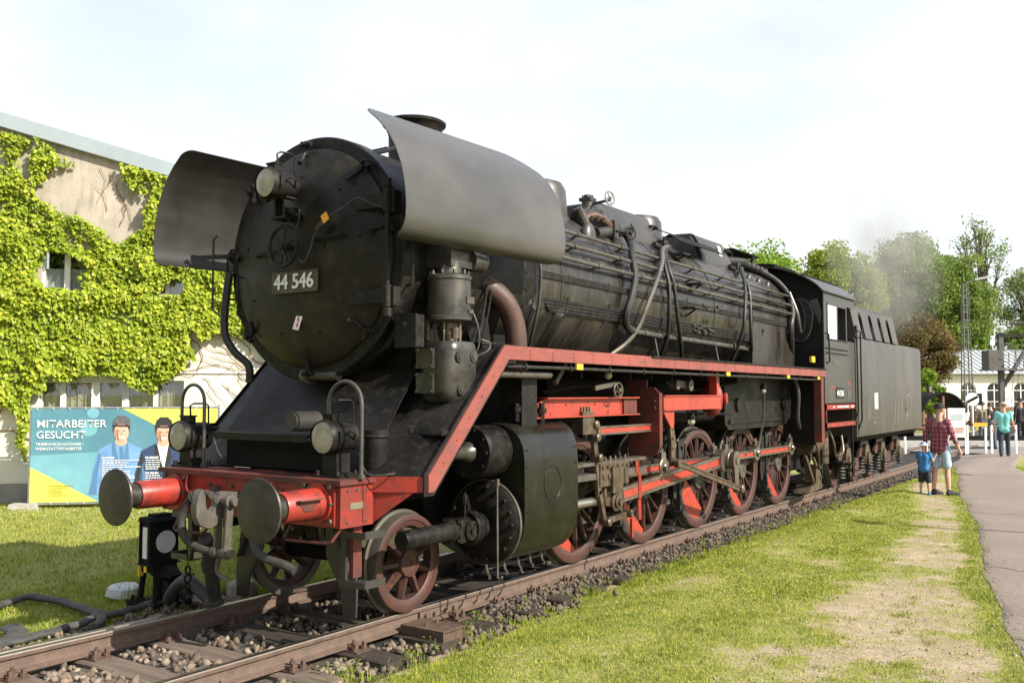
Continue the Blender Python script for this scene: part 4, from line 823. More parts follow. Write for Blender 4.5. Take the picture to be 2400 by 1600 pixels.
# ---- cylinders
for s in (1,-1):
    pr = [(.90,1.60),(1.12,1.62),(1.26,1.605),(1.37,1.56),(1.45,1.49),(1.49,1.40),(1.505,1.28),(1.508,1.0),(1.505,.74),(1.48,.60),(1.42,.49),(1.33,.41),(1.22,.36),(1.10,.34),(.90,.36)]
    rows = [[(s*x,y,z) for x,z in pr] for y in (2.52,2.54,3.0,3.44,3.46)]
    q = MB().sheet(rows); q.add(rows[0],[tuple(range(len(pr)))]); q.add(rows[-1],[tuple(range(len(pr)))[::-1]])
    cyl = P('cylinder_block', q, 'oily', ang=30)
    q = MB(); pts = [(s*1.509,2.99+.145*math.cos(R(a)),1.05+.165*math.sin(R(a))) for a in range(0,360,15)]; q.tube(pts,.004,4,closed=True); q.box(s*1.507,s*1.511,2.95,3.02,.96,.985); q.box(s*1.507,s*1.513,2.96,3.01,1.205,1.22)
    for y in (2.56,3.42):
        for z in (.62,.82,1.02,1.22,1.38): q.bolt((s*1.507,y,z),(s,0,0),.009,.007)
    P('cladding_cover', q, 'oily', cyl)
    v = MB().lathe([(0,.0),(.0,.10),(.01,.235),(.05,.245),(.06,.24),(.36,.24),(.37,.235)], (s*1.15,2.14,1.37), (0,1,0), 36); P('valve_chest_rear', MB().lathe([(0,.235),(.10,.235),(.11,.245),(.16,.245),(.17,.20),(.24,.18),(.25,.0)], (s*1.15,3.46,1.37),(0,1,0),36), 'black', cyl)
    for k in range(10): a = .628*k; v.bolt((s*1.15+.20*math.cos(a),2.148,1.37+.20*math.sin(a)),(0,-1,0),.018,.02)
    P('valve_chest', v, 'black', cyl)
    q = MB(); q.lathe([(0,.03),(.03,.06),(.22,.06),(.26,.09),(.30,.10)], (s*1.15,1.86,1.37),(0,1,0),20); q.cyl((s*1.17,2.06,1.5),(s*1.17,2.06,1.66),.02,n=8); q.cyl((s*1.17,2.06,1.58),(s*1.17,2.06,1.63),.032,n=8); P('valve_spindle_guide', q, 'pump', cyl)
    c = MB().lathe([(0,.0),(0,.16),(.03,.34),(.06,.375),(.10,.38),(.10,.36),(.17,.36)], (s*1.13,2.36,.72),(0,1,0),48); 
    for k in range(18): a = .349*k; c.bolt((s*1.13+.33*math.cos(a),2.385,.72+.33*math.sin(a)),(0,-1,0),.020,.03)
    P('cylinder_cover', c, 'black', cyl); P('cover_rim', MB().lathe([(0,.378),(.0,.392),(.025,.392),(.025,.378)], (s*1.13,2.43,.72),(0,1,0),48,cap0=False,cap1=False), 'iron', cyl)
    q = MB().lathe([(0,.0),(0,.074),(.012,.078),(.58,.078),(.60,.10),(.66,.10),(.68,.09)], (s*1.13,1.28,.70),(0,1,0),24); q.box(s*1.03,s*1.23,1.94,2.02,.60,.80); q.lathe([(0,.105),(.13,.105)],(s*1.13,2.02,.70),(0,1,0),20); q.lathe([(0,.15),(.03,.155),(.05,.13),(.07,.155),(.10,.155),(.13,.12),(.20,.12)],(s*1.13,2.14,.70),(0,1,0),28); q.lathe([(0,.085),(.035,.085),(.035,.03),(.05,.03)],(s*1.22,2.075,.70),(s,0,0),16)
    for dx in (-.08,.08):
        for dz in (-.08,.08): q.bolt((s*1.13+dx,1.935,.70+dz),(0,-1,0),.016,.016); q.bolt((s*1.13+dx,2.03,.70+dz),(0,1,0),.016,.03)
    for k in range(6): a=1.047*k; q.bolt((s*1.257,2.075+.06*math.cos(a),.70+.06*math.sin(a)),(s,0,0),.01,.008)
    q.cyl((s*1.15,2.10,.80),(s*1.15,2.10,1.02),.012,n=6); q.cyl((s*1.15,2.10,.92),(s*1.15,2.10,1.0),.026,n=8); q.prism([(2.13,.83),(2.20,.83),(2.14,1.0)],'x',s*1.14,s*1.155)
    P('piston_tail_rod', q, 'black', cyl)
    q = MB()
    for k,y in enumerate((2.35,2.62,2.85,3.05,3.25)): q.tube([(s*1.2,y,.36),(s*1.22,y,.28),(s*1.26,y-.02,.255),(s*1.30,y-.08,.26)], .012, 6)
    q.cyl((s*1.15,2.4,.30),(s*1.15,3.4,.30),.012,n=6); q.tube([(s*1.40,2.24,1.14),(s*1.40,2.25,.34),(s*1.40,2.25,.28),(s*1.45,2.24,.265),(s*1.47,2.22,.30)], .011, 6); q.box(s*1.385,s*1.415,2.225,2.255,1.08,1.14)
    P('drain_cocks', q, 'iron', cyl)
    q = MB(); q.box(s*1.05,s*1.30,2.78,3.04,1.58,2.04); q.cyl((s*1.24,2.78,1.63),(s*1.24,2.78,1.80),.03,n=10); q.cyl((s*1.24,2.78,1.72),(s*1.24,2.78,1.77),.048,n=10); q.cyl((s*1.25,3.2,1.6),(s*1.25,3.2,1.8),.03,n=10); q.cyl((s*1.25,3.2,1.70),(s*1.25,3.2,1.75),.05,n=10); P('snifting_valves', q, 'black', cyl)
q = MB(); q.cyl((1.38,2.28,2.07),(1.38,3.12,2.07),.036,n=12); q.cyl((1.38,3.12,2.07),(1.38,3.15,2.07),.03,n=12); P('exhaust_stub', q, 'iron')
# ---- wheels
def wheel_parts(r, nsp, rim_in, hub, crank, cw, lead=False):
    """local: axis x, outer face towards +x, centre at the origin; outer tyre face at x=+.07"""
    d = {}
    d['tyre'] = ('tread', MB().lathe([(-.065,rim_in+.06),(-.065,r+.028),(-.035,r+.030),(-.028,r+.004),(.055,r-.004),(.068,r-.010)], (0,0,0), (1,0,0), 72, cap0=False, cap1=False))
    d['rim'] = ('wheelred', MB().lathe([(.0685,r-.008),(.072,r-.015),(.072,rim_in+.055),(.062,rim_in+.05),(.058,rim_in+.012),(.05,rim_in),(-.04,rim_in),(-.05,rim_in+.06)], (0,0,0), (1,0,0), 72, cap0=False, cap1=False))
    sp = MB()
    for k in range(nsp):
        a = 2*math.pi*(k+.5)/nsp; c, s_ = math.cos(a), math.sin(a); w0, w1 = (.035,.026) if not lead else (.040,.030)
        if lead: x0, x1 = -.02, .045
        else: x0, x1 = -.02, .035
        r0, r1 = hub*.75, rim_in+.01
        vs = []
        for rr, w, e in ((r0,w0,.02),(r1,w1,0)):
            for (dx, dw) in ((x0-e,-w*.6),(x0-e,w*.6),((x0+x1)/2,w),(x1+e,w*.45),(x1+e,-w*.45),((x0+x1)/2,-w)): vs.append((dx, rr*c-dw*s_, rr*s_+dw*c))
        sp.add(vs, [(i,(i+1)%6,6+(i+1)%6,6+i) for i in range(6)])
    d['spokes'] = ('wheeldark', sp)
    h = MB().lathe([(-.09,hub),(.07,hub),(.085,hub*.93),(.088,hub*.72),(.080,hub*.70),(.080,hub*.22),(.070,hub*.20),(.070,0)], (0,0,0), (1,0,0), 36)
    if crank:
        cy_, cz_ = crank; h.prism([(-.09,.09),(.05,-.12),(cy_+.09,cz_-.07),(cy_+.07,cz_+.09),(cy_-.06,cz_+.10)], 'x', -.03, .075); h.lathe([(-.03,.115),(.085,.115)], (0,cy_,cz_), (1,0,0), 24)
    d['hub'] = ('wheelred' if lead else 'iron', h)
    if cw:
        ang, half, depth = cw; q = MB(); ri = rim_in+.005; pts = [(ri*math.cos(ang+t), ri*math.sin(ang+t)) for t in np.linspace(-half,half,16)]
        ch_ = ri*depth; n1 = [(math.cos(ang)*ch_ - math.sin(ang)*w, math.sin(ang)*ch_ + math.cos(ang)*w) for w in np.linspace(math.sin(half)*ri*.98, -math.sin(half)*ri*.98, 6)]
        q.prism(pts+n1, 'x', -.03, .052); d['counterweight'] = ('redbright', q)
    out = {}
    for k,(m,mb) in d.items(): e = mb.mesh(k, ang=40); e.materials.append(M[m]); out[k] = e
    return out
CR = (.21,.25); CWA = math.atan2(-.25,-.21)
Wl = wheel_parts(.425, 9, .315, .125, None, None, True)
Wd = wheel_parts(.70, 15, .565, .145, CR, (CWA,.62,.74)); Wm = wheel_parts(.70, 15, .565, .165, CR, (CWA,.80,.45))
AX = [4.59,6.29,7.99,9.69,11.39]
def wheel(meshes, y, r, s, name):
    rot = (0,0,0) if s > 0 else (0,0,math.pi)
    root = obj(name, meshes['rim'], None, loco, (s*.752,y,r), rot)
    for k in meshes:
        if k != 'rim': obj(k, meshes[k], None, root, (s*.752,y,r), rot)
    return root
for s in (1,-1):
    wheel(Wl, 1.74, .425, s, 'leading_wheel')
    for i,y in enumerate(AX): wheel(Wm if i == 2 else Wd, y, .70, s, 'driving_wheel')
for y,r in [(1.74,.425)]+[(a,.70) for a in AX]: P('axle', MB().cyl((-.7,y,r),(.7,y,r),.10 if r>.5 else .08,n=18), 'soot')
# ---- rods and valve gear, right and left
def ibar(mb, red, p0, p1, h, w, x, s, inset=.22):
    """I-section rod in the yz plane at x, steel with red web"""
    p0 = Vector((s*x,p0[0],p0[1])); p1 = Vector((s*x,p1[0],p1[1])); d = (p1-p0).normalized(); up = Vector((1,0,0)).cross(d)
    if up.z < 0: up = -up
    mb.bar(p0,p1,w*.45,h,up=up)
    for k in (-1,1): mb.bar(p0+up*(k*(h/2-h*inset*.5)), p1+up*(k*(h/2-h*inset*.5)), w, h*inset, up=up)
    red.bar(p0+d*.05,p1-d*.05, w*.56, h*(1-2*inset)-.004, up=up)
for s in (1,-1):
    PN = [(y+CR[0], .70+CR[1]) for y in AX]; a = MB(); rd = MB()
    for (p0,p1) in zip(PN,PN[1:]): ibar(a, rd, (p0[0]+.08,p0[1]), (p1[0]-.08,p1[1]), .115, .055, .965, s)
    for i,(y,z) in enumerate(PN):
        a.lathe([(0,.125),(.09,.125),(.10,.11),(.10,.055),(.12,.055),(.13,.045)], (s*.905,y,z), (s,0,0), 24); a.prism([(y-.075,z+.09),(y+.075,z+.09),(y+.06,z+.19),(y-.06,z+.19)], 'x', s*.93, s*.99)
        a.cyl((s*.96,y,z+.18),(s*.96,y,z+.235),.022,n=8); a.bolt((s*.96,y-.04,z+.185),(0,0,1),.014,.03)
        a.bolt((s*1.03,y-.05,z),(s,0,0),.018,.02); a.bolt((s*1.03,y+.05,z),(s,0,0),.018,.02)
    cr = P('coupling_rod', a, 'steel'); P('rod_web', rd, 'redbright', cr)
    a = MB(); rd = MB(); main = PN[2]; xh = (4.92,.72)
    ibar(a, rd, (xh[0]+.10,xh[1]+.01), (main[0]-.22,main[1]-.01), .165, .065, 1.13, s)
    a.prism([(main[0]-.26,main[1]-.085),(main[0]-.17,main[1]-.15),(main[0]+.16,main[1]-.15),(main[0]+.19,main[1]-.10),(main[0]+.19,main[1]+.10),(main[0]+.16,main[1]+.15),(main[0]-.17,main[1]+.15),(main[0]-.26,main[1]+.085)], 'x', s*1.075, s*1.185)
    a.lathe([(0,.13),(.05,.135),(.06,.12),(.075,.12)], (s*1.18,main[0],main[1]), (s,0,0), 24); a.lathe([(0,.10),(.13,.10)], (s*1.065,xh[0],xh[1]), (s,0,0), 20); a.prism([(main[0]-.05,main[1]+.14),(main[0]+.07,main[1]+.14),(main[0]+.05,main[1]+.22),(main[0]-.03,main[1]+.22)],'x',s*1.10,s*1.16)
    cn = P('connecting_rod', a, 'steel'); P('rod_web', rd, 'redbright', cn)
    a = MB(); pe = (8.20,.56); a.lathe([(0,.13),(.05,.13),(.055,.06),(.07,.06)], (s*1.262,main[0],main[1]), (s,0,0), 22); a.prism([(main[0]-.09,main[1]-.05),(main[0]+.09,main[1]-.05),(pe[0]+.055,pe[1]),(pe[0]+.03,pe[1]-.06),(pe[0]-.03,pe[1]-.06),(pe[0]-.055,pe[1])], 'x', s*1.265, s*1.31); a.lathe([(0,.05),(.11,.05),(.12,.035)], (s*1.29,pe[0],pe[1]), (s,0,0), 16)
    P('return_crank', a, 'steel')
    a = MB(); rd = MB(); le = (6.10,1.04); ibar(a, rd, (le[0]+.03,le[1]), (pe[0]-.05,pe[1]), .075, .04, 1.36, s, .26); a.lathe([(0,.055),(.07,.055)], (s*1.33,le[0],le[1]), (s,0,0), 16); a.lathe([(0,.06),(.07,.06)], (s*1.33,pe[0],pe[1]), (s,0,0), 16); er = P('eccentric_rod', a, 'greasy')
    # expansion link, hanging lower arm
    a = MB(); a.prism([(5.98,1.62),(6.06,1.64),(6.16,1.35),(6.15,1.02),(6.05,1.0),(6.04,1.3)], 'x', s*1.27, s*1.31)
    for z in (1.1,1.22,1.34,1.46,1.56): a.bolt((s*1.31,6.08,z),(s,0,0),.014,.012)
    P('expansion_link', a, 'greasy')
    # crosshead, slide bars, piston rod
    a = MB(); a.cyl((s*1.13,3.46,.72),(s*1.13,4.65,.72),.048,n=16); P('piston_rod', a, 'bright')
    a = MB(); a.box(s*1.05,s*1.21,3.46,5.55,.965,1.03); a.box(s*1.05,s*1.21,3.46,5.55,1.115,1.15); P('slide_bar', a, 'iron')
    a = MB(); a.prism([(4.60,.66),(4.98,.60),(5.04,.72),(4.98,.86),(4.86,.96),(4.62,.96),(4.56,.80)], 'x', s*1.07, s*1.19); a.box(s*1.18,s*1.235,4.40,5.06,.88,1.13); a.box(s*1.235,s*1.27,4.62,4.86,.80,1.08); a.lathe([(0,.105),(.03,.105),(.035,.07),(.06,.07),(.065,.04),(.09,.04)], (s*1.19,4.80,.69), (s,0,0), 20)
    for k in range(6): a.bolt((s*1.235,4.45+.115*k,1.09),(s,0,0),.022,.02); a.cyl((s*1.2,4.45+.115*k,1.12),(s*1.2,4.45+.115*k,1.20),.016,n=6)
    for k in range(3): a.lathe([(0,.035),(.012,.035)], (s*1.235,4.48+.12*k,.99), (s,0,0), 12)
    P('crosshead', a, 'greasy')
    a = MB(); a.bar((s*1.20,4.28,1.58),(s*1.20,4.36,1.15),.04,.075,(0,1,0)); a.bar((s*1.20,4.36,1.18),(s*1.20,4.42,.80),.04,.07,(0,1,0)); a.bar((s*1.20,4.42,.84),(s*1.20,4.55,.48),.04,.06,(0,1,0)); a.bar((s*1.22,4.55,.50),(s*1.22,5.06,.53),.035,.06); 
    for y,z in ((4.28,1.56),(4.31,1.42),(4.36,1.2),(4.55,.49),(5.06,.53)): a.lathe([(0,.045),(.12,.045),(.13,.03)], (s*1.15,y,z), (s,0,0), 12)
    a.box(s*1.10,s*1.24,4.02,4.26,1.46,1.70)
    for k in range(4): a.bolt((s*1.2,4.05+.06*k,1.70),(0,0,1),.018,.05)
    a.bar((s*1.17,4.9,.66),(s*1.17,5.05,.5),.04,.05); P('combination_lever', a, 'greasy')
    a = MB(); rd = MB(); ibar(a, rd, (4.34,1.49), (5.98,1.49), .095, .045, 1.235, s, .2); rr = P('radius_rod', a, 'steel'); P('rod_web', rd, 'redbright', rr)
    # red motion bracket, hanger plate, arms
    a = MB(); a.prism([(3.02,1.655),(3.02,1.72),(3.35,1.84),(5.30,1.84),(5.30,1.665)], 'x', s*1.18, s*1.195); a.box(s*1.13,s*1.26,3.3,5.3,1.838,1.852); a.box(s*1.13,s*1.26,3.02,5.3,1.648,1.660)
    for k in range(7): a.bolt((s*1.195,3.45+.3*k,1.69+(.09 if k%2 else 0)),(s,0,0),.014,.012)
    mb_ = P('motion_bracket', a, 'redbright'); 
    a = MB(); a.box(s*1.16,s*1.22,4.98,5.30,1.665,1.836); P('bracket_end_plate', a, 'reddirty_shaded', mb_)
    a = MB(); a.prism([(s*.95,1.12),(s*1.26,1.14),(s*1.33,1.18),(s*1.365,1.26),(s*1.365,1.90),(s*1.30,1.96),(s*1.20,1.97),(s*1.20,2.28),(s*.95,2.28)], 'y', 5.60, 5.625); a.box(s*1.345,s*1.365,5.625,5.68,1.26,1.90)
    for x,z in ((1.30,1.80),(1.30,1.72),(1.12,1.95),(1.12,2.1)): a.bolt((s*x,5.60,z),(0,-1,0),.022,.016)
    P('link_bracket', a, 'reddirty_shaded')  # shade under the running board is put into this darker red
    a = MB(); a.box(s*1.33,s*1.38,5.685,7.46,1.70,1.86); a.prism([(5.69,1.70),(6.02,1.70),(6.02,1.52),(5.99,1.47),(5.94,1.47)], 'x', s*1.34, s*1.36); a.box(s*1.30,s*1.40,5.685,7.46,1.86,1.872); a.box(s*1.30,s*1.40,5.685,7.46,1.690,1.70); a.prism([(7.40,1.72),(7.46,1.72),(7.46,2.18),(7.36,2.18)], 'x', s*1.25, s*1.36)
    P('reversing_shaft_bracket', a, 'redbright')
    a = MB().ball((s*1.18,7.62,1.82),.20,20,12,(.85,.55,1.25)); a.lathe([(0,.085),(.03,.085),(.04,.06)], (s*1.34,7.70,1.82), (s,.25,0), 18); P('brake_cylinder', a, 'red')
    a = MB(); a.bar((s*1.2,6.35,2.02),(s*1.2,6.75,2.0),.06,.09); a.lathe([(0,.075),(.10,.075)], (s*1.17,6.75,2.0), (s,0,0), 16); a.lathe([(0,.06),(.10,.06)], (s*1.17,6.35,2.0), (s,0,0), 16); a.bar((s*1.25,4.25,1.95),(s*1.30,4.62,2.0),.03,.05); a.bar((s*1.18,3.55,2.0),(s*1.18,3.75,2.2),.05,.05); P('reversing_arm', a, 'iron')
    handwheel((s*1.34,4.62,1.93),(1,-.1,0),.08,'steel')
    a = MB(); a.tube([(s*1.385,4.96,1.14),(s*1.385,4.97,1.02),(s*1.40,5.0,.98),(s*1.40,5.01,.72),(s*1.385,5.02,.70),(s*1.385,5.03,.48)], .022, 4); a.bar((s*1.35,4.90,.5),(s*1.35,4.90,.30),.03,.03); P('crosshead_guide_strip', a, 'redbright')
    # brake hangers and shoes, sand pipes
    for i,y in enumerate((5.46,7.16,8.86,10.56)):
        a = MB(); a.bar((s*.90,y-.02,1.25),(s*.90,y+.02,.30),.03,.06,(0,1,0)); a.prism([(y+.05,.95),(y+.14,.93),(y+.10,.70),(y+.14,.48),(y+.05,.46),(y+.01,.7)],'x',s*.70,s*.80); a.cyl((s*.80,y+.02,.30),(s*.96,y+.02,.30),.045,n=12); a.tube([(s*.86,y+.30,1.2),(s*.86,y+.25,.8),(s*.84,y+.1,.35),(s*.80,y+.0,.12)],.018,6,3); a.tube([(s*.9,y,.32),(s*.93,y+.12,.22),(s*.9,y+.22,.2)],.025,6,3)
        for k in range(4): a.bolt((s*.915,y,.42+.2*k),(s,0,0),.02,.02)
        P('brake_hanger', a, 'pipedark')
# pipe with yellow tags under the running board
q = MB(); q.tube([(1.46,2.3,2.135),(1.46,3.3,2.14),(1.46,11.6,2.125)], .016, 8)
for k in range(12): y = 2.6+.8*k; q.cyl((1.46,y-.02,2.135),(1.46,y+.02,2.135),.026,n=8); q.box(1.45,1.47,y-.012,y+.012,2.12,2.18)
P('air_pipe', q, 'pipedark')
for y in (3.52,7.45,9.95,11.55): q = MB(); q.box(1.478,1.50,y-.06,y+.06,2.13,2.235); P('pipe_tag', q, 'yellow')
q = MB(); q.box(1.42,1.46,11.3,11.48,2.42,2.52); P('pipe_tag', q, 'orange')
for x,y,z in ((1.32,4.43,2.08),(1.28,6.72,1.52),(1.28,9.40,1.92)):
    gl = P('inspection_lamp', MB().lathe([(0,.05),(.03,.055),(.05,.035),(.09,.03)], (x,y,z+.04), (0,0,1), 16), 'black'); P('lamp_globe', MB().ball((x,y,z+.01),.045,14,8), 'lens', gl)
q = MB(); q.tube([(1.28,9.4,2.0),(1.25,9.5,1.8),(1.22,9.55,1.5),(1.15,9.5,1.1),(1.05,9.4,1.0)],.016,6,4); P('flexible_hose', q, 'rubber'); q = MB(); q.tube([(1.2,11.1,2.2),(1.25,11.2,1.9),(1.2,11.3,1.5),(1.15,11.55,1.3)],.035,8,4); P('flexible_hose', q, 'rubber')
# ---- boiler pipes and fittings (y, degrees round the boiler)
def bp(name, pts, r, m, rr=1.035, sub=5, n=8): return P(name, MB().tube([on(y,a,rr) for y,a in pts], r, n, sub), m)
def along(y0,a0,y1,a1,k=8): return [(y0+(y1-y0)*i/k, a0+(a1-a0)*i/k) for i in range(k+1)]
for (y0,a0,y1,a1,r) in ((4.1,32,11.7,27,.021),(3.9,22,11.7,17,.024),(3.3,13,11.7,8.5,.024)):
    h = bp('handrail_pipe', along(y0,a0,y1,a1,10), r, 'pipe', 1.085, 0)
    k = MB(); y = y0+.35
    while y < y1:
        a = a0+(a1-a0)*(y-y0)/(y1-y0); k.cyl(on(y,a,1.0), on(y,a,1.085), .014, n=6); k.cyl(on(y-.03,a,1.085), on(y+.03,a,1.085), r*1.35, n=10); y += 1.05
    P('pipe_brackets', k, 'pipe', h)
q = MB(); q.lathe([(0,.07),(.03,.07),(.03,.05),(.12,.05),(.12,.075),(.15,.075)], on(3.14,13,1.085), (0,1,0), 14); P('pipe_flange', q, 'black')
for k in range(4): bp('thin_pipe', along(3.05,3.6-1.1*k,11.5,-.2-1.1*k,8), .0085, 'pipedark', 1.022, 0, 6)
for k in range(9): bp('thin_pipe', along(3.55+.03*k,-11.5-1.0*k,11.6,-15.5-.95*k,8), .008, 'pipedark', 1.022+.006*(k%2), 0, 6)
q = MB()
for y in (4.10,5.02,5.94,6.9,7.9,8.9,10.2,11.0): q.cyl(on(y,-9.5,1.035), on(y,-23,1.035), .013, n=6)
for y in (4.1,5.0,6.05,7.2,8.4,9.6,10.8): q.cyl(on(y,4.2,1.03), on(y,-2.5,1.03), .009, n=6)
P('pipe_clips', q, 'pipedark')
for k in range(6): bp('thin_pipe', [(3.60+.015*k,-12-k),(3.42+.02*k,-14-k),(3.36+.03*k,-19-k*.5),(3.36+.03*k,-30),(3.40+.04*k,-42)], .008, 'pipedark', 1.024, 4, 6)
for k in range(4): bp('thin_pipe', [(4.15,-15-k),(4.00+.03*k,-17-k),(3.92+.04*k,-24),(3.90+.05*k,-38),(3.95+.05*k,-46)], .008, 'pipedark', 1.024, 4, 6)
q = MB(); random.seed(3)
for k in range(26): y = random.uniform(7.45,8.15); a = random.uniform(-20.5,-13.5); q.cyl(on(y,a,1.025), on(y,a,1.06), .016, n=6); q.cyl(on(y-.05,a,1.045), on(y+.05,a,1.045), .011, n=6)
for k in range(10): y = random.uniform(7.7,8.4); a = random.uniform(-1.5,3); q.cyl(on(y-.05,a,1.035), on(y+.05,a,1.035), .014, n=6)
P('lubricator_unions', q, 'pipe')
low = [(5.67,-25),(6.4,-26),(7.2,-26.5),(8.4,-27.5),(9.6,-28.5),(10.8,-29),(11.9,-30)]
bp('steam_line', low, .037, 'pipe', 1.06, 0, 10)
q = MB()
for y,a in ((6.0,-25.4),(7.5,-26.7),(8.9,-28),(10.6,-29)): q.lathe([(0,.045),(.06,.045)], on(y,a,1.06), (0,1,0), 12)
q.lathe([(0,.07),(.03,.07)], on(9.0,-28,1.06), (0,1,0), 14)
for y in (6.35,8.35,10.5): p = Vector(on(y,-26.5,1.05)); q.bar(p, (p.x+.06,p.y,2.30), .03,.02)
P('steam_line_clips', q, 'pipe')
bp('feed_hose', [(5.96,66),(6.0,54),(5.85,39),(5.62,24),(5.55,11),(5.42,-3),(5.34,-14),(5.42,-21),(5.67,-25)], .046, 'pipedark', 1.10, 5, 10)
bp('sand_pipe', [(7.05,44),(6.72,38),(6.42,25),(6.07,10),(5.8,-6),(5.68,-21),(5.55,-32),(5.36,-41)], .028, 'steel', 1.13, 5)
bp('sand_pipe', [(7.08,44),(6.78,38),(6.50,24),(6.45,9),(6.45,-9),(6.58,-25),(6.72,-41)], .027, 'pipedark', 1.12, 5)
bp('sand_pipe', [(7.12,44),(6.84,38),(6.62,23),(6.63,10),(6.74,-11),(7.15,-31),(7.4,-41)], .026, 'pipedark', 1.11, 5)
bp('sand_pipe', [(9.80,44),(9.62,38),(9.40,25),(9.1,1),(9.09,-15),(9.21,-40)], .028, 'pipedark', 1.12, 5)
bp('sand_pipe', [(9.84,44),(9.66,38),(9.51,20),(9.41,-9),(9.68,-25),(10.3,-43)], .026, 'pipedark', 1.11, 5)
bp('vertical_pipe', [(3.42,18),(3.41,8),(3.42,0),(3.44,-15),(3.5,-29),(3.62,-42)], .016, 'pipe', 1.10, 4)
bp('cab_hose', [(11.2,72),(11.5,64),(11.62,52),(11.68,42),(11.70,29),(11.56,11),(11.40,-3),(11.50,-15),(11.75,-28),(11.8,-46)], .05, 'pipedark', 1.08, 5, 10)
bp('cab_hose', [(11.66,30),(11.66,11),(11.70,1),(11.80,-7)], .036, 'pipe', 1.12, 5, 10)
q = MB(); q.tube([(.35,10.2,4.10),(.42,10.8,4.14),(.40,11.3,4.15),(.42,11.7,4.08)], .075, 10, 4); q.cyl((.45,11.1,4.12),(.55,11.1,4.25),.03,n=8)
for k in range(6): q.ball((.42+.02*k,10.9+.16*k,4.13-.015*k),.075,10,6)
P('turret_pipes', q, 'pipedark')
for y,a in ((4.95,38),): P('washout_plug_cover', MB().ball(on(y,a,.985),.21,22,12,(.38,.62,.95)), 'dusk')
for y,a in ((10.40,43),(10.80,41),(11.18,39),(9.80,42)): P('washout_plug_cover', MB().ball(on(y,a,.99),.12,16,8,(.42,.85,.9)), 'dusk')
for y,a in ((7.44,44),(7.42,16),(7.15,-4)):
    c = Vector(on(y,a,1.03)); q = MB(); q.cbox((c.x+.08,c.y,c.z+.01),(.20,.24,.016)); q.bar((c.x-.02,c.y,c.z-.10),(c.x+.15,c.y,c.z),.03,.02); P('boiler_step', q, 'pipedark')
q = MB(); q.sheet([[on(y,46,1.24),on(y,56,1.22),on(y,66,1.20)] for y in (7.35,8.1,8.9)], .012); q.tube([(.62,7.45,4.10),(.66,8.15,4.22),(.66,8.25,4.22),(.55,8.75,4.12)],.02,8); P('walkway_plate', q, 'soot')
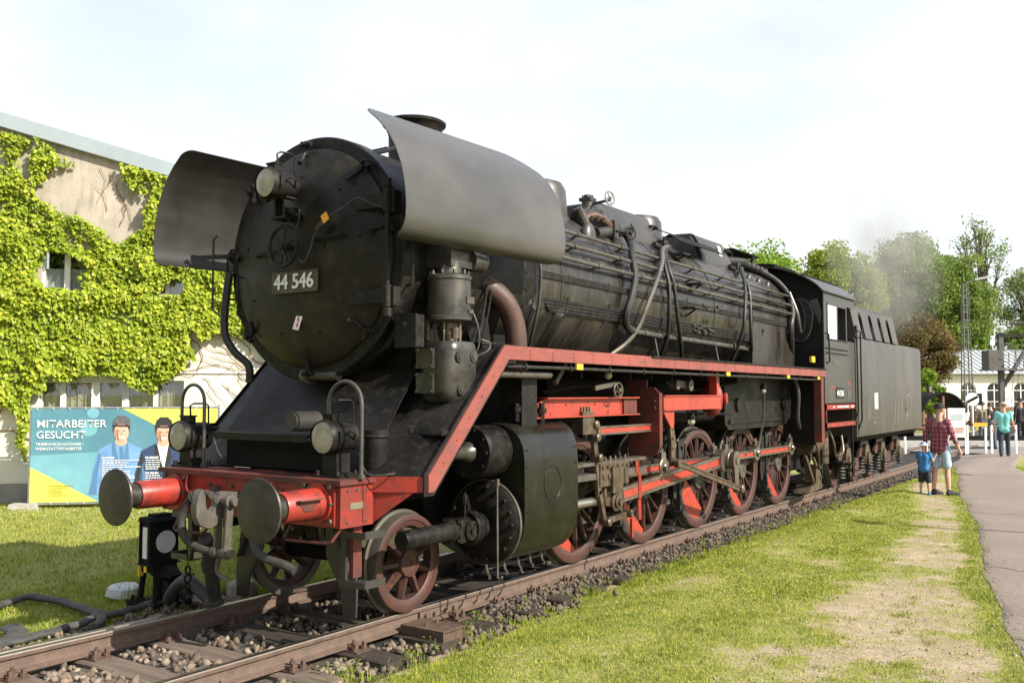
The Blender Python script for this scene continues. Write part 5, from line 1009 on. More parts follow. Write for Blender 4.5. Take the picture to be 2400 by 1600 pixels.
# ---- cab
cab = MB(); X = 1.49
def cz(x): return 3.64 + .54*(1-abs(x/1.52)**2.4)**.8 if abs(x) < 1.52 else 3.64
def frame_y(mb, y0, y1, hole=None):
    xs_ = np.linspace(-1.49,1.49,25); top = [(x, cz(x)) for x in xs_]
    poly = [(-1.49,1.75)] + top + [(1.49,1.75)]
    mb.prism(poly, 'y', y0, y1)
frame_y(cab, 11.86, 11.885)
cb_ = P('cab', cab, 'soot')
side = {}
for s in (1,-1):
    q = MB()                                                  # side sheet with two window openings
    q.box(s*1.49,s*1.505,11.87,13.86,1.72,2.86); q.box(s*1.49,s*1.505,11.87,12.12,2.86,3.715); q.box(s*1.49,s*1.505,12.12,13.30,3.46,3.715); q.box(s*1.49,s*1.505,13.30,13.86,3.50,3.715); q.box(s*1.49,s*1.505,12.68,12.74,2.86,3.46); q.box(s*1.49,s*1.505,13.28,13.34,2.86,3.50)
    sd_ = P('cab_side', q, 'dusk', cb_)
    q = MB(); q.box(s*1.506,s*1.518,12.05,13.35,2.835,2.86); q.box(s*1.506,s*1.512,12.05,12.1,2.86,3.5); q.box(s*1.506,s*1.53,11.95,13.35,2.60,2.615); q.box(s*1.506,s*1.53,11.95,13.35,2.68,2.695); P('cab_window_frame', q, 'black', sd_)
    q = MB(); q.box(s*1.497,s*1.500,12.12,12.68,2.86,3.46); wn_ = P('cab_window', q, mat('dusty_cab_glass',(.52,.53,.52),(.62,.62,.60),3,.12), sd_)
    q = MB(); q.tube([(s*1.51,11.95,2.95),(s*1.56,11.96,2.93),(s*1.56,11.99,2.45),(s*1.51,12.0,2.42)], .014, 8); q.tube([(s*1.51,13.80,3.0),(s*1.56,13.82,2.98),(s*1.56,13.84,1.55),(s*1.52,13.84,1.45)], .016, 8); P('cab_handrail', q, 'black', sd_)
    q = MB(); q.box(s*1.505,s*1.512,12.55,13.05,1.80,2.0); pp = P('cab_number_plate', q, 'black', sd_)
    if s > 0:
        tm2 = text_mesh('44 546', .155, .002, .002, 'CENTER'); P('cab_plate_digits', tm2, 'white', sd_, loc=(1.5135,12.80,1.845), rot=(R(90),0,R(90)))
        q = MB(); q.box(1.505,1.510,12.45,12.75,2.40,2.48); q.box(1.505,1.509,12.05,12.35,1.79,1.86); q.box(1.505,1.509,12.05,12.35,1.89,1.95); q.box(1.505,1.509,13.3,13.55,1.80,1.95); P('cab_data_plate', q, 'iron', sd_)
        q = MB(); q.cyl((1.504,13.40,2.08),(1.508,13.40,2.08),.04,n=14); P('red_dot_mark', q, 'redbright', sd_)
        q = MB(); q.prism([(12.12,3.44),(12.30,3.44),(12.24,3.34),(12.14,3.2)],'x',1.5005,1.502)
    q = MB()                                                  # steps under the cab
    for z,w in ((1.61,.085),(1.30,.075)): q.box(s*1.47,s*1.512,11.95,13.80,z,z+w); q.box(s*1.25,s*1.47,11.95,13.8,z,z+.02)
    q.box(s*1.47,s*1.50,11.95,11.98,1.30,2.1); q.box(s*1.47,s*1.51,12.2,12.5,1.98,2.02)
    P('cab_step_boards', q, 'red', cb_)
    q = MB(); q.box(s*1.44,s*1.47,13.74,13.78,.35,1.7); q.box(s*1.3,s*1.5,13.5,13.85,.55,.58); P('cab_step_hanger', q, 'soot', cb_)
    if s > 0:
        tx = MB()
        for k,(a0,a1) in enumerate(((12.35,12.42),(12.6,12.95),(13.0,13.35),(13.5,13.72))): tx.box(1.5125,1.5135,a0,a1,1.64,1.665)
        P('step_lettering', tx, 'white', cb_)
q = MB(); rows = []
for y in (11.70,11.72,12.5,13.3,13.95,13.97): rows.append([(x*1.025,y,cz(x)+.02) for x in np.linspace(-1.515,1.515,29)])
q.sheet(rows, .025); roof = P('cab_roof', q, 'dusk', cb_)
q = MB()
for x0 in (-.55,): q.sheet([[(x,y,4.28-.10*abs(x)) for x in np.linspace(-.62,.62,9)] for y in (11.9,13.2)], .02)
for x in (-.6,.6): q.box(x-.02,x+.02,11.95,13.15,4.10,4.23)
q.box(-1.18,-1.14,11.8,13.9,3.90,4.0); q.box(1.14,1.18,11.8,13.9,3.90,4.0)
P('roof_ventilator', q, 'soot', roof)
q = MB(); q.sheet([[(x,y,4.33) for x in (-.45,0,.45)] for y in (10.4,11.0,11.69)], .015); q.cyl((.4,10.45,4.33),(.4,10.45,4.0),.012,n=6); q.cyl((.4,11.4,4.33),(.4,11.4,4.0),.012,n=6); P('whistle_guard_plate', q, 'soot', cb_)
q = MB(); pts = [(1.10+.26*math.cos(R(a))*(.9 if math.sin(R(a))>0 else .8), 3.18+.38*math.sin(R(a))) for a in range(0,360,15)]; q.prism(pts,'y',11.850,11.858); P('cab_front_window', q, 'darkglass', cb_)
q = MB(); q.tube([(x,11.85,z) for x,z in pts], .012, 6, closed=True); q.prism([(1.26,3.52),(1.40,3.55),(1.47,3.30),(1.44,3.1)],'y',11.846,11.852); P('front_window_frame', q, 'dusty', cb_)
# driver's place seen through the open window
q = MB(); q.box(.9,1.2,12.9,13.3,2.2,2.75); q.box(-1.2,1.2,12.05,12.15,1.8,3.3); P('backhead', q, 'soot', cb_)
# things hanging below the cab
q = MB(); q.cyl((1.02,12.15,1.0),(1.02,12.75,1.0),.20,n=20); q.tube([(1.2,12.0,1.25),(1.3,12.1,.9),(1.25,12.3,.62),(1.2,12.6,.55)],.022,8,4); q.bar((1.1,12.0,.8),(1.15,12.3,.30),.05,.05); q.prism([(12.1,.12),(12.95,.16),(12.85,.36),(12.35,.30)],'x',.85,1.12); q.bar((1.15,12.3,.75),(1.15,12.75,.35),.04,.05); q.box(1.0,1.2,12.3,12.5,.30,.62); q.tube([(1.25,12.85,1.3),(1.35,12.9,1.0),(1.3,13.2,.75),(1.35,13.5,.8),(1.3,13.6,1.1)],.022,8,4); q.cyl((1.1,13.1,.6),(1.1,13.1,1.2),.10,n=14)
P('injector', q, 'greasy', loco)
# ================================================================ the tender
tend = thing('locomotive_tender', 'dark grey weathered tender coupled behind the cab with four slots in its coal bunker', 'tender', (0, 17.2, 0))
def T(name, mb, m, parent=tend, **kw): return obj(name, mb, M[m] if isinstance(m, str) else m, parent, **kw)
q = MB(); sec = [(-1.49,1.06),(-1.50,1.10),(-1.50,2.90),(-1.47,2.97),(-1.40,3.0),(1.40,3.0),(1.47,2.97),(1.50,2.90),(1.50,1.10),(1.49,1.06)]
rows = [[(x*k,y,z) for x,z in sec] for y,k in ((13.95,1),(13.97,1),(16,1),(18.5,1),(19.95,1),(20.06,.99),(20.12,.96))]
q.sheet(rows); q.add(rows[0],[tuple(range(len(sec)))]); q.add(rows[-1],[tuple(range(len(sec)))[::-1]])
tank = T('water_tank', q, 'tender', ang=25)
sl = [14.62,15.42,16.2,16.95]                                   # slots in the sloping bunker side
for s in (1,-1):
    q = MB()
    def bs(y, z): f = (z-2.99)/.60; return (s*(1.49-.12*f), y, z)
    ycut = [14.0]+sum([[y-.13,y+.13] for y in sl],[])+[17.6]
    for i in range(0,len(ycut)-1):
        a,b_ = ycut[i],ycut[i+1]
        if i % 2 == 0: q.sheet([[bs(a,2.985),bs(a,3.2),bs(a,3.4),bs(a,3.6)],[bs(b_,2.985),bs(b_,3.2),bs(b_,3.4),bs(b_,3.6)]], .012*s)
        else: q.sheet([[bs(a+.02,3.49),bs(a+.05,3.6)],[bs(b_-.02,3.49),bs(b_-.05,3.6)]], .012*s); q.sheet([[bs(a,3.40),bs(a,3.6)],[bs(a+.04,3.49),bs(a+.05,3.6)]],.012*s); q.sheet([[bs(b_-.04,3.49),bs(b_-.05,3.6)],[bs(b_,3.40),bs(b_,3.6)]],.012*s)
    q.box(s*1.34,s*1.385,14.0,17.6,3.595,3.625)
    T('bunker_side', q, 'tender')
q = MB(); q.prism([(-1.37,3.6),(-1.49,2.99),(1.49,2.99),(1.37,3.6)],'y',17.585,17.60); T('bunker_end', q, 'tender'); q = MB(); q.prism([(-1.37,3.6),(-1.49,2.99),(1.49,2.99),(1.37,3.6)],'y',14.0,14.012); T('bunker_end', q, 'tender')
cm = MB(); random.seed(5); q = MB(); q.box(-1.30,1.30,14.1,17.5,2.9,3.44)
for k in range(160):
    x = random.uniform(-1.1,1.1); y = random.uniform(14.2,17.4); z = 3.42+random.uniform(0,.12); r = random.uniform(.05,.11); q.ball((x,y,z),r,6,4,(1,random.uniform(.7,1.2),.8))
e = T('coal', q, 'soot', smooth=False); e['kind'] = 'stuff'
q = MB(); q.box(-1.3,1.3,14.0,20.3,.95,1.05); q.box(-.9,.9,14.2,20,.7,.95); q.box(-1.25,1.25,20.25,20.35,.82,1.15); T('tender_frame', q, 'soot')
for x in (-.875,.875): T('rear_buffer', MB().lathe([(0,.12),(.35,.12),(.36,.09),(.5,.09),(.5,.23),(.55,.2),(.56,0)], (x,20.35,1.05), (0,1,0), 20), 'soot')
q = MB(); q.box(1.46,1.505,14.02,14.10,1.10,3.2); q.tube([(1.5,14.05,3.1),(1.57,14.05,3.08),(1.57,14.06,1.4),(1.5,14.06,1.2)],.016,8); T('tender_corner_post', q, 'black')
q = MB(); q.box(1.501,1.505,15.35,15.62,1.58,1.90); T('lettering_panel', q, 'white', tank)
q = MB(); q.box(1.501,1.504,14.75,15.05,1.35,1.85); q.box(1.501,1.504,15.1,15.6,1.38,1.42); q.box(1.501,1.504,15.15,15.5,1.28,1.33); T('inspection_panel', q, 'iron', tank)

m, t, b = new_mat('chalky_graffiti'); v = coords(t,(1,1,1)); b.inputs['Base Color'].default_value = (.115,.105,.094,1); b.inputs['Roughness'].default_value = .7
gf = MB(); y0 = 17.35
def stroke(pts, w=.07):
    for a, c in zip(pts, pts[1:]):
        d = Vector((c[0]-a[0], c[1]-a[1])); n_ = Vector((-d.y, d.x)).normalized()*w/2
        gf.add([(1.5035,a[0]+n_.x,a[1]+n_.y),(1.5035,c[0]+n_.x,c[1]+n_.y),(1.5035,c[0]-n_.x,c[1]-n_.y),(1.5035,a[0]-n_.x,a[1]-n_.y)],[(0,1,2,3)])
stroke([(17.1,1.25),(17.2,1.75)]); stroke([(17.45,1.2),(17.5,1.8)]); stroke([(17.8,1.25),(17.82,1.8)]); stroke([(18.5+.3*math.cos(R(a)),1.62+.25*math.sin(R(a))) for a in range(0,300,30)]); stroke([(18.2,1.2),(18.25,1.7)])
T('faint_scrawl', gf, m, tank, recalc=False)
q = MB(); q.box(-1.1,1.1,20.12,20.2,1.6,2.6); T('rear_ladder_plate', q, 'soot')
# bogie wheels and frames
Wt = wheel_parts(.50, 9, .38, .13, None, None, True)
for s in (1,-1):
    for y in (14.85,16.35,17.75,19.25):
        rot = (0,0,0) if s>0 else (0,0,math.pi); root = obj('tender_wheel', Wt['rim'], None, tend, (s*.752,y,.50), rot)
        for k in Wt:
            if k != 'rim': obj(k, Wt[k], None, root, (s*.752,y,.50), rot)
        q = MB(); q.prism([(y-.18,.40),(y+.18,.40),(y+.20,.62),(y+.12,.80),(y-.12,.80),(y-.20,.62)],'x',s*.93,s*1.10); q.lathe([(0,.13),(.05,.12),(.06,.05)],(s*1.10,y,.52),(s,0,0),16)
        T('axle_box', q, 'greasy')
        for dy in (-.36,.36):
            q = MB()
            for k in range(5): q.ring((s*1.02,y+dy,.22+.065*k),(0,0,1),.085,.024,14,6)
            q.box(s*.92,s*1.12,y+dy-.11,y+dy+.11,.52,.56); T('spring', q, 'pipedark')
    for y in (15.6,18.5):
        q = MB(); q.prism([(y-1.25,.62),(y-1.05,.86),(y-.5,.88),(y-.3,.55),(y+.3,.55),(y+.5,.88),(y+1.05,.86),(y+1.25,.62),(y+1.15,.45),(y+.95,.60),(y+.45,.55),(y+.25,.30),(y-.25,.30),(y-.45,.55),(y-.95,.60),(y-1.15,.45)],'x',s*.98,s*1.03); q.bar((s*1.06,y-.6,.25),(s*1.06,y+.6,.25),.05,.07); T('bogie_frame', q, 'rustpipe')
# ================================================================ the building on the left with its vine
FQ = Vector((-12.1,5.6,0)); FE = Vector((.7071,.7071,0)); FN = Vector((.7071,-.7071,0))
FR = Matrix(((FE.x,-FN.x,0),(FE.y,-FN.y,0),(0,0,1)))            # local x along the facade, local y into the building
FQT = FR.to_quaternion()
def fobj(name, mb, m, parent, **kw): return obj(name, mb, M[m] if isinstance(m, str) else m, parent, loc=tuple(FQ), rot=FQT, **kw)
M['plaster'] = None
m, t, b = new_mat('old_plaster'); v = coords(t); sp = t.nodes.new('ShaderNodeSeparateXYZ'); L(t, v, sp.inputs[0])
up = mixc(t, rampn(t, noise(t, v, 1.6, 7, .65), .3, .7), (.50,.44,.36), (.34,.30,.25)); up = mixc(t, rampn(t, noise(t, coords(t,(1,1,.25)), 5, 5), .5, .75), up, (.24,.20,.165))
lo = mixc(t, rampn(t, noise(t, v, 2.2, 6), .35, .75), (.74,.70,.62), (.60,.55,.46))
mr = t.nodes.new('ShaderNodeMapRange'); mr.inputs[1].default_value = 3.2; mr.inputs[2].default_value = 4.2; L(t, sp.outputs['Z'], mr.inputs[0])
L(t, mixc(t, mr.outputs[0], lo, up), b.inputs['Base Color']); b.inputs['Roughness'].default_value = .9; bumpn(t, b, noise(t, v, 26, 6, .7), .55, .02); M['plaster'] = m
M['plinth'] = mat('grey_plinth', (.30,.285,.26), (.21,.20,.185), 3, .9, bump=.5, bscale=30)
M['fascia'] = mat('zinc_fascia', (.36,.41,.44), (.31,.355,.38), 1.5, .35, .5, metal=.15)
M['curtain'] = mat('beige_curtain', (.52,.47,.37), (.40,.36,.29), 9, .9, squash=(3,1,.15))
M['net'] = mat('net_curtain', (.74,.75,.75), (.60,.62,.63), 14, .9, squash=(2,1,.2))
house = thing('vine_covered_house', 'pale plastered house overgrown with green vine, sloping metal roof edge', 'house', tuple(FQ))
S0, S1 = -5.5, 7.5
def rz(s): return 7.24 - .269*(s+1.03)
OPEN = [(-.16,2.62,.55,2.14),(-.18,.98,3.90,4.83),(1.86,2.62,3.90,4.52)]
q = MB(); cuts = sorted({S0,S1}|{a for o in OPEN for a in o[:2]})
for a, c in zip(cuts, cuts[1:]):
    mid = (a+c)/2; zs = -.32
    for o in sorted([o for o in OPEN if o[0] <= mid <= o[1]], key=lambda o: o[2]):
        q.box(a,c,0,.28,zs,o[2]); zs = o[3]
    q.prism([(a,zs),(c,zs),(c,rz(c)),(a,rz(a))], 'y', 0, .28)
q.box(S0,S0+.28,.28,9,-.32,8.2); q.box(S1-.28,S1,.28,9,-.32,rz(S1)); fobj('wall', q, 'plaster', house, recalc=True, smooth=False)
q = MB(); q.box(S0-.02,S1+.02,-.035,0,-.32,.09); fobj('plinth', q, 'plinth', house)
q = MB(); q.prism([(S0-.3,rz(S0-.3)),(S1+.3,rz(S1+.3)),(S1+.3,rz(S1+.3)+.29),(S0-.3,rz(S0-.3)+.29)], 'y', -.14, -.10); q.prism([(S0-.3,rz(S0-.3)+.25),(S1+.3,rz(S1+.3)+.25),(S1+.3,rz(S1+.3)+.30),(S0-.3,rz(S0-.3)+.30)], 'y', -.10, 9.2); fobj('roof', q, 'fascia', house)
q = MB(); q.box(S0,S1,-.03,-.002,2.29,2.32); fobj('string_course', q, 'whitepaint', house)
def window(o, mull, name='window', net=None):
    a,c,z0,z1 = o; q = MB(); w = .05
    q.box(a,c,.10,.17,z0,z0+w); q.box(a,c,.10,.17,z1-w,z1); q.box(a,a+w,.10,.17,z0+w,z1-w); q.box(c-w,c,.10,.17,z0+w,z1-w)
    for (x,ww) in mull: q.box(x-ww/2,x+ww/2,.095,.175,z0+w,z1-w)
    f = fobj(name, q, 'whitepaint', house)
    xs_ = [a]+[x for x,_ in mull]+[c]
    for x0,x1 in zip(xs_,xs_[1:]): q = MB(); q.box(x0+.03,x1-.03,.13,.136,z0+.03,z1-.03); fobj('pane', q, 'glass', f)
    q = MB(); top = z1 if net is None else net
    q.sheet([[(x,.22+.018*math.sin(x*44)+.01*math.sin(x*91),zz) for x in np.linspace(a,c,int((c-a)*60))] for zz in (z0,top)]); fobj('curtain', q, 'curtain' if net is None else 'net', f, recalc=False)
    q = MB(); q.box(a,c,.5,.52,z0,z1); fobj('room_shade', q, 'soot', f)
    q = MB(); q.box(a-.06,c+.06,-.06,.12,z0-.05,z0); fobj('sill', q, 'whitepaint', f)
window(OPEN[0], [(.27,.10),(.89,.16),(1.47,.13),(2.05,.09)])
window(OPEN[1], [(.29,.11)], net=4.42)
window(OPEN[2], [(2.24,.09)], net=4.25)
# ---- vine
vine = thing('climbing_vine', 'bright green climbing vine hanging over the plastered house front', 'vine', tuple(FQ + FN*.1 + Vector((0,0,-.3))))
POLY = [[(-3.2,5.3),(-2.4,5.7),(-1.6,5.5),(-.98,5.63),(-.49,5.71),(-.08,5.52),(.33,5.50),(.75,5.38),(1.05,5.28),(1.25,4.98),(1.51,5.12),(1.80,5.30),(1.88,6.07),(1.79,6.45),(2.3,6.4),(2.9,6.1),(3.3,5.6),(3.6,5.0),(4.2,4.5),(5.2,4.4),(5.2,2.9),(3.93,2.75),(3.45,2.74),(2.75,3.19),(2.67,2.92),(3.02,2.56),(2.42,2.29),(1.84,1.93),(1.5,2.1),(1.07,2.22),(.41,2.2),(.01,2.11),(-.19,1.89),(-.3,1.45),(-.33,1.0),(-.40,.55),(-.48,1.3),(-.87,1.59),(-1.6,1.3),(-2.4,1.5),(-3.2,1.2)],
 [(-.9,7.1),(-.53,7.15),(-.56,6.69),(-.63,6.33),(-.5,5.98),(-.24,5.63),(-.65,5.62),(-1.4,5.9),(-1.3,6.3),(-.9,6.41),(-.93,6.76)],
 [(-.53,7.12),(.05,6.92),(.12,6.70),(.40,6.72),(.38,6.64),(.15,6.48),(-.06,6.27),(-.34,6.12),(-.16,5.72),(.09,5.6),(-.49,5.54),(-.66,6.06),(-.38,6.34),(-.34,6.9)],
 [(1.36,6.55),(1.79,6.46),(1.75,6.1),(1.58,6.1),(1.41,6.35)], [(-2.9,5.3),(-2.0,5.4),(-2.2,7.2),(-2.9,7.3)], [(-.62,1.9),(-.25,1.9),(-.28,.7),(-.36,.42),(-.42,.8)]]
HOLE = [[(-.11,4.62),(.3,4.70),(.66,4.62),(.76,4.40),(.60,4.23),(.72,3.92),(-.10,3.92)], [(2.24,4.25),(2.54,4.25),(2.50,3.93),(2.2,3.92)], [(3.1,3.05),(3.75,2.95),(4.2,2.9),(4.2,2.4),(3.1,2.4),(2.85,2.9)]]
def inside(poly, X, Y):
    p = np.array(poly); n = len(p); r = np.zeros(len(X), bool); j = n-1
    for i in range(n):
        c = ((p[i,1] > Y) != (p[j,1] > Y)) & (X < (p[j,0]-p[i,0])*(Y-p[i,1])/(p[j,1]-p[i,1]+1e-12)+p[i,0]); r ^= c; j = i
    return r
n = 105000; X = rng.uniform(-3.3,5.3,n); Zv = rng.uniform(.4,7.3,n); ok = np.zeros(n,bool)
jx = X+(vnoise(X,Zv,3,31)-.5)*.30; jz = Zv+(vnoise(X,Zv,3,33)-.5)*.34
for p in POLY: ok |= inside(p, jx, jz)
for p in HOLE: ok &= ~inside(p, jx, jz)
ok &= Zv < 7.22-.269*(X+1.03)
clump = fbm(X,Zv,2.6,41); ok &= rng.uniform(size=n) < np.clip((clump-.16)*2.8,.14,1)
X = X[ok]; Zv = Zv[ok]; clump = clump[ok]; n = len(X)
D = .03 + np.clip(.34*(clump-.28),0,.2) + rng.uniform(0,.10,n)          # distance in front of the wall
LS = np.array([(0,0),(.22,-.10),(.50,-.22),(.30,-.42),(.30,-.70),(0,-1.05),(-.30,-.70),(-.30,-.42),(-.50,-.22),(-.22,-.10)])
LT = np.array([(0,1,9,9),(1,2,3,3),(9,7,8,8),(1,3,7,9),(3,4,6,7),(4,5,6,6)])
def leaf_tris(): return np.array([(0,1,9),(1,2,3),(9,7,8),(1,3,7),(1,7,9),(3,4,6),(3,6,7),(4,5,6)])
sz = .05+.075*rng.beta(2,2.5,n); ro = rng.normal(0,.55,n); ti = rng.uniform(.15,1.0,n); yw = rng.normal(0,.6,n)
Lx = LS[None,:,0]*sz[:,None]; Lz = LS[None,:,1]*sz[:,None]; Ly = -np.abs(Lx)*.35
a_, c_ = np.cos(ro)[:,None], np.sin(ro)[:,None]; x1 = Lx*a_-Lz*c_; z1 = Lx*c_+Lz*a_; y1 = Ly
ct, st_ = np.cos(ti)[:,None], np.sin(ti)[:,None]; y2 = y1*ct + z1*st_; z2 = z1*ct - y1*st_        # tip tilts away from the wall
cy_, sy_ = np.cos(yw)[:,None], np.sin(yw)[:,None]; x3 = x1*cy_ - y2*sy_; y3 = x1*sy_ + y2*cy_
lv = np.stack([X[:,None]+x3, -D[:,None]+y3*1.0, Zv[:,None]+z2], 2)
tint = np.clip(rng.normal(.42,.26,n) + (D-.1)*1.4, 0, 1)  # leaves deeper in the vine are darker: inner shade put into the tint
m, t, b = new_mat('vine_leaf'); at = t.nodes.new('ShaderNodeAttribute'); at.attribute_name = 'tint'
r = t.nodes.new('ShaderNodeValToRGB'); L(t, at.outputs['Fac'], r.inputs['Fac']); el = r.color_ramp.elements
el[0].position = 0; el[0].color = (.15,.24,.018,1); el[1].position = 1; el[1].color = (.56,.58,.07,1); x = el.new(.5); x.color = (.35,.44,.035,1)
L(t, r.outputs['Color'], b.inputs['Base Color']); b.inputs['Roughness'].default_value = .42; b.inputs['Specular IOR Level'].default_value = .35
tr = t.nodes.new('ShaderNodeBsdfTranslucent'); L(t, r.outputs['Color'], tr.inputs['Color']); ms = t.nodes.new('ShaderNodeMixShader'); ms.inputs[0].default_value = .4
L(t, b.outputs[0], ms.inputs[1]); L(t, tr.outputs[0], ms.inputs[2]); L(t, ms.outputs[0], t.nodes['Material Output'].inputs['Surface']); M['leaf'] = m
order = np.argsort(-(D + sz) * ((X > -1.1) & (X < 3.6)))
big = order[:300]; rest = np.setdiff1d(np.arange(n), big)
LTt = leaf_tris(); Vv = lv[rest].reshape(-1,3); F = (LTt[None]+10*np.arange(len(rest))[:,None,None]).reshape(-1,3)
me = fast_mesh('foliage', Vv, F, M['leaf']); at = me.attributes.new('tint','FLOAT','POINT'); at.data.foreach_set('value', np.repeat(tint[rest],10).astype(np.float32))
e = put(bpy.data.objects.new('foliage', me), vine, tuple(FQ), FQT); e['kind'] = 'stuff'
lmeshes = []
for k in range(6):
    V = np.column_stack([LS[:,0], -np.abs(LS[:,0])*.35, LS[:,1]]); e = fast_mesh('leaf', V, LTt, M['leaf']); at = e.attributes.new('tint','FLOAT','POINT'); at.data.foreach_set('value', np.full(10,.4+.1*k,np.float32)); lmeshes.append(e)
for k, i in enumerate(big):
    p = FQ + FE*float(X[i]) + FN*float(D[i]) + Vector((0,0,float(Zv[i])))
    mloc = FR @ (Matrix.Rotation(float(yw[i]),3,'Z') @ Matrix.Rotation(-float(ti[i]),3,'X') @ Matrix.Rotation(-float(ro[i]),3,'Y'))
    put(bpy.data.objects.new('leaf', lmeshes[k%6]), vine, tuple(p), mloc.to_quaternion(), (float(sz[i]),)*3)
M['vinestem'] = mat('vine_stem', (.26,.15,.075), (.16,.10,.06), 8, .8)
random.seed(11)
def stem(x, z, ang, ln, r, par=None):
    pts = []; a = ang
    for k in range(int(ln/.12)):
        pts.append((x, -.02-.02*random.random(), z)); x += .12*math.cos(a); z += .12*math.sin(a); a += random.gauss(0,.32)
        if z > 7.1-.269*(x+1.03): break
    if len(pts) > 2: return fobj('stem', MB().tube(pts, [r*(1-.7*i/len(pts)) for i in range(len(pts))], 5, 2), 'vinestem', vine)
for (x,z,a,ln,r) in [(4.4,1.7,2.5,1.6,.012),(4.3,2.0,2.7,1.8,.012),(4.2,2.5,2.9,1.5,.014),(4.1,2.35,3.0,1.3,.010),(3.0,2.2,-.4,1.0,.008),(3.3,2.9,-.5,1.2,.009),(3.4,2.1,-.9,.9,.007),(3.6,2.5,-2.2,.7,.006),(3.8,2.4,-1.9,.8,.006),(2.7,3.0,-.4,1.4,.012),(4.5,2.8,2.8,2.0,.016),(2.3,2.25,.1,1.3,.012),(1.2,2.25,.0,1.4,.012),(.2,2.2,.1,1.0,.014),(-1.1,.9,1.0,1.6,.02),(-1.0,1.3,.9,1.2,.016),(-.4,2.0,1.1,1.4,.02),(.35,4.95,.6,.9,.014),(1.1,6.4,-1.6,.9,.008),(1.2,6.2,-1.4,1.1,.009),(.9,6.5,-1.2,.9,.006),(1.4,5.6,1.4,.9,.009),(1.3,5.3,1.2,1.0,.008),(1.05,5.6,1.7,.8,.007),(1.55,6.0,-1.8,.8,.006),(2.1,5.6,.9,1.0,.012),(-.6,5.4,0,.9,.014),(3.1,1.95,-1.2,.6,.006),(3.5,2.0,-.6,.9,.006),(3.9,1.8,2.0,.9,.006),(3.7,2.75,-2.8,.9,.010)]: stem(x,z,a,ln,r)
# ================================================================ banner on a site fence panel
BQ = Vector((-11.4,4.9,0))
ban = thing('banner_fence', 'teal and yellow job advertising banner with two men on a metal site fence panel', 'banner', tuple(BQ)+()) if False else thing('banner_fence', 'teal and yellow job advertising banner with two men on a metal site fence panel', 'banner', (BQ.x,BQ.y,-.3))
def bobj(name, mb, m, parent=ban, **kw): return obj(name, mb, M[m] if isinstance(m, str) else m, parent, loc=tuple(BQ), rot=FQT, **kw)
M['teal'] = mat('banner_teal', (.085,.225,.295), (.115,.27,.335), 1.1, .45, squash=(1,1,1)); M['teal2'] = mat('banner_light_teal', (.15,.355,.43), (.185,.40,.47), 2, .45); M['teal3'] = mat('banner_pale_teal', (.19,.43,.50), (.16,.38,.45), 2, .45)
M['byellow'] = mat('banner_yellow', (.74,.69,.12), (.68,.63,.11), 3, .45); M['bwhite'] = mat('banner_white', (.82,.83,.83)); M['skin_print'] = mat('print_skin', (.68,.43,.33), (.60,.35,.25), 9, .5); M['coat'] = mat('print_blue_coat', (.18,.34,.60), (.13,.27,.52), 5, .5); M['shirtp'] = mat('print_blue_shirt', (.15,.33,.50)); M['tie'] = mat('print_tie', (.09,.20,.38)); M['capg'] = mat('print_grey_cap', (.13,.13,.135), (.08,.08,.085), 14, .5); M['capd'] = mat('print_dark_cap', (.03,.03,.035)); M['navy'] = mat('print_navy', (.035,.06,.14)); M['hairp'] = mat('print_hair', (.05,.035,.025)); M['galv'] = mat('galvanised_tube', (.42,.43,.43), (.33,.34,.34), 9, .4, metal=.6); M['concrete'] = mat('concrete_block', (.42,.40,.365), (.31,.30,.275), 7, .9, bump=.4)
def wob1(x): return .012*math.sin(x*2.9)+.006*math.sin(x*7)
def wob(x, z): f = x/.12; i = math.floor(f); return wob1(i*.12)*(1-f+i)+wob1(i*.12+.12)*(f-i)
def fsheet(poly, d, dens=.12):
    """flat print following the banner's slight waves: triangulated polygon at local y = wave-d"""
    b = bmesh.new(); vs_ = [b.verts.new((x,0,z)) for x,z in poly]; b.faces.new(vs_)
    bmesh.ops.triangulate(b, faces=b.faces)
    for k in range(0,30):
        xx = k*.12
        if not min(x for x,_ in poly) < xx < max(x for x,_ in poly): continue
        bmesh.ops.bisect_plane(b, geom=b.verts[:]+b.edges[:]+b.faces[:], plane_co=(xx,0,0), plane_no=(1,0,0))
    for v_ in b.verts: v_.co.y = wob(v_.co.x,v_.co.z)-d
    mb = MB(); idx = {v_: i for i, v_ in enumerate(b.verts)}; mb.add([tuple(v_.co) for v_ in b.verts],[tuple(idx[v_] for v_ in f.verts) for f in b.faces]); b.free(); return mb
sheet_ = bobj('banner_sheet', fsheet([(0.02,-.20),(3.42,-.20),(3.42,1.59),(0.02,1.58)], 0), 'teal', recalc=False, smooth=False)
def prt(name, poly, d, m): return bobj(name, fsheet(poly, d), m, sheet_, recalc=False, smooth=False)
prt('teal_band', [(.02,.70),(1.24,.76),(3.42,.84),(3.42,.62),(.02,.58)], .002, 'teal2')
prt('teal_ground', [(.02,.58),(3.42,.62),(3.42,-.19),(.02,-.19)], .0021, 'teal2')
def ell(cx,cz_,rx,rz_,n=24): return [(cx+rx*math.cos(2*math.pi*i/n), cz_+rz_*math.sin(2*math.pi*i/n)) for i in range(n)]
prt('teal_emblem', ell(1.12,1.50,.11,.10), .003, 'teal3'); prt('teal_emblem', ell(1.05,1.20,.15,.14), .003, 'teal3'); prt('teal_wheel', ell(.55,.32,.24,.22), .003, 'teal3'); prt('teal_wheel', ell(.95,.15,.26,.2), .0031, 'teal2')
prt('yellow_corner', [(.02,.48),(1.25,-.19),(.02,-.19)], .004, 'byellow'); prt('yellow_corner', [(1.66,1.588),(3.42,1.588),(3.42,.64)], .004, 'byellow')
M['print_shade'] = mat('print_skin_shade', (.46,.24,.165), (.40,.20,.13), 9, .5)
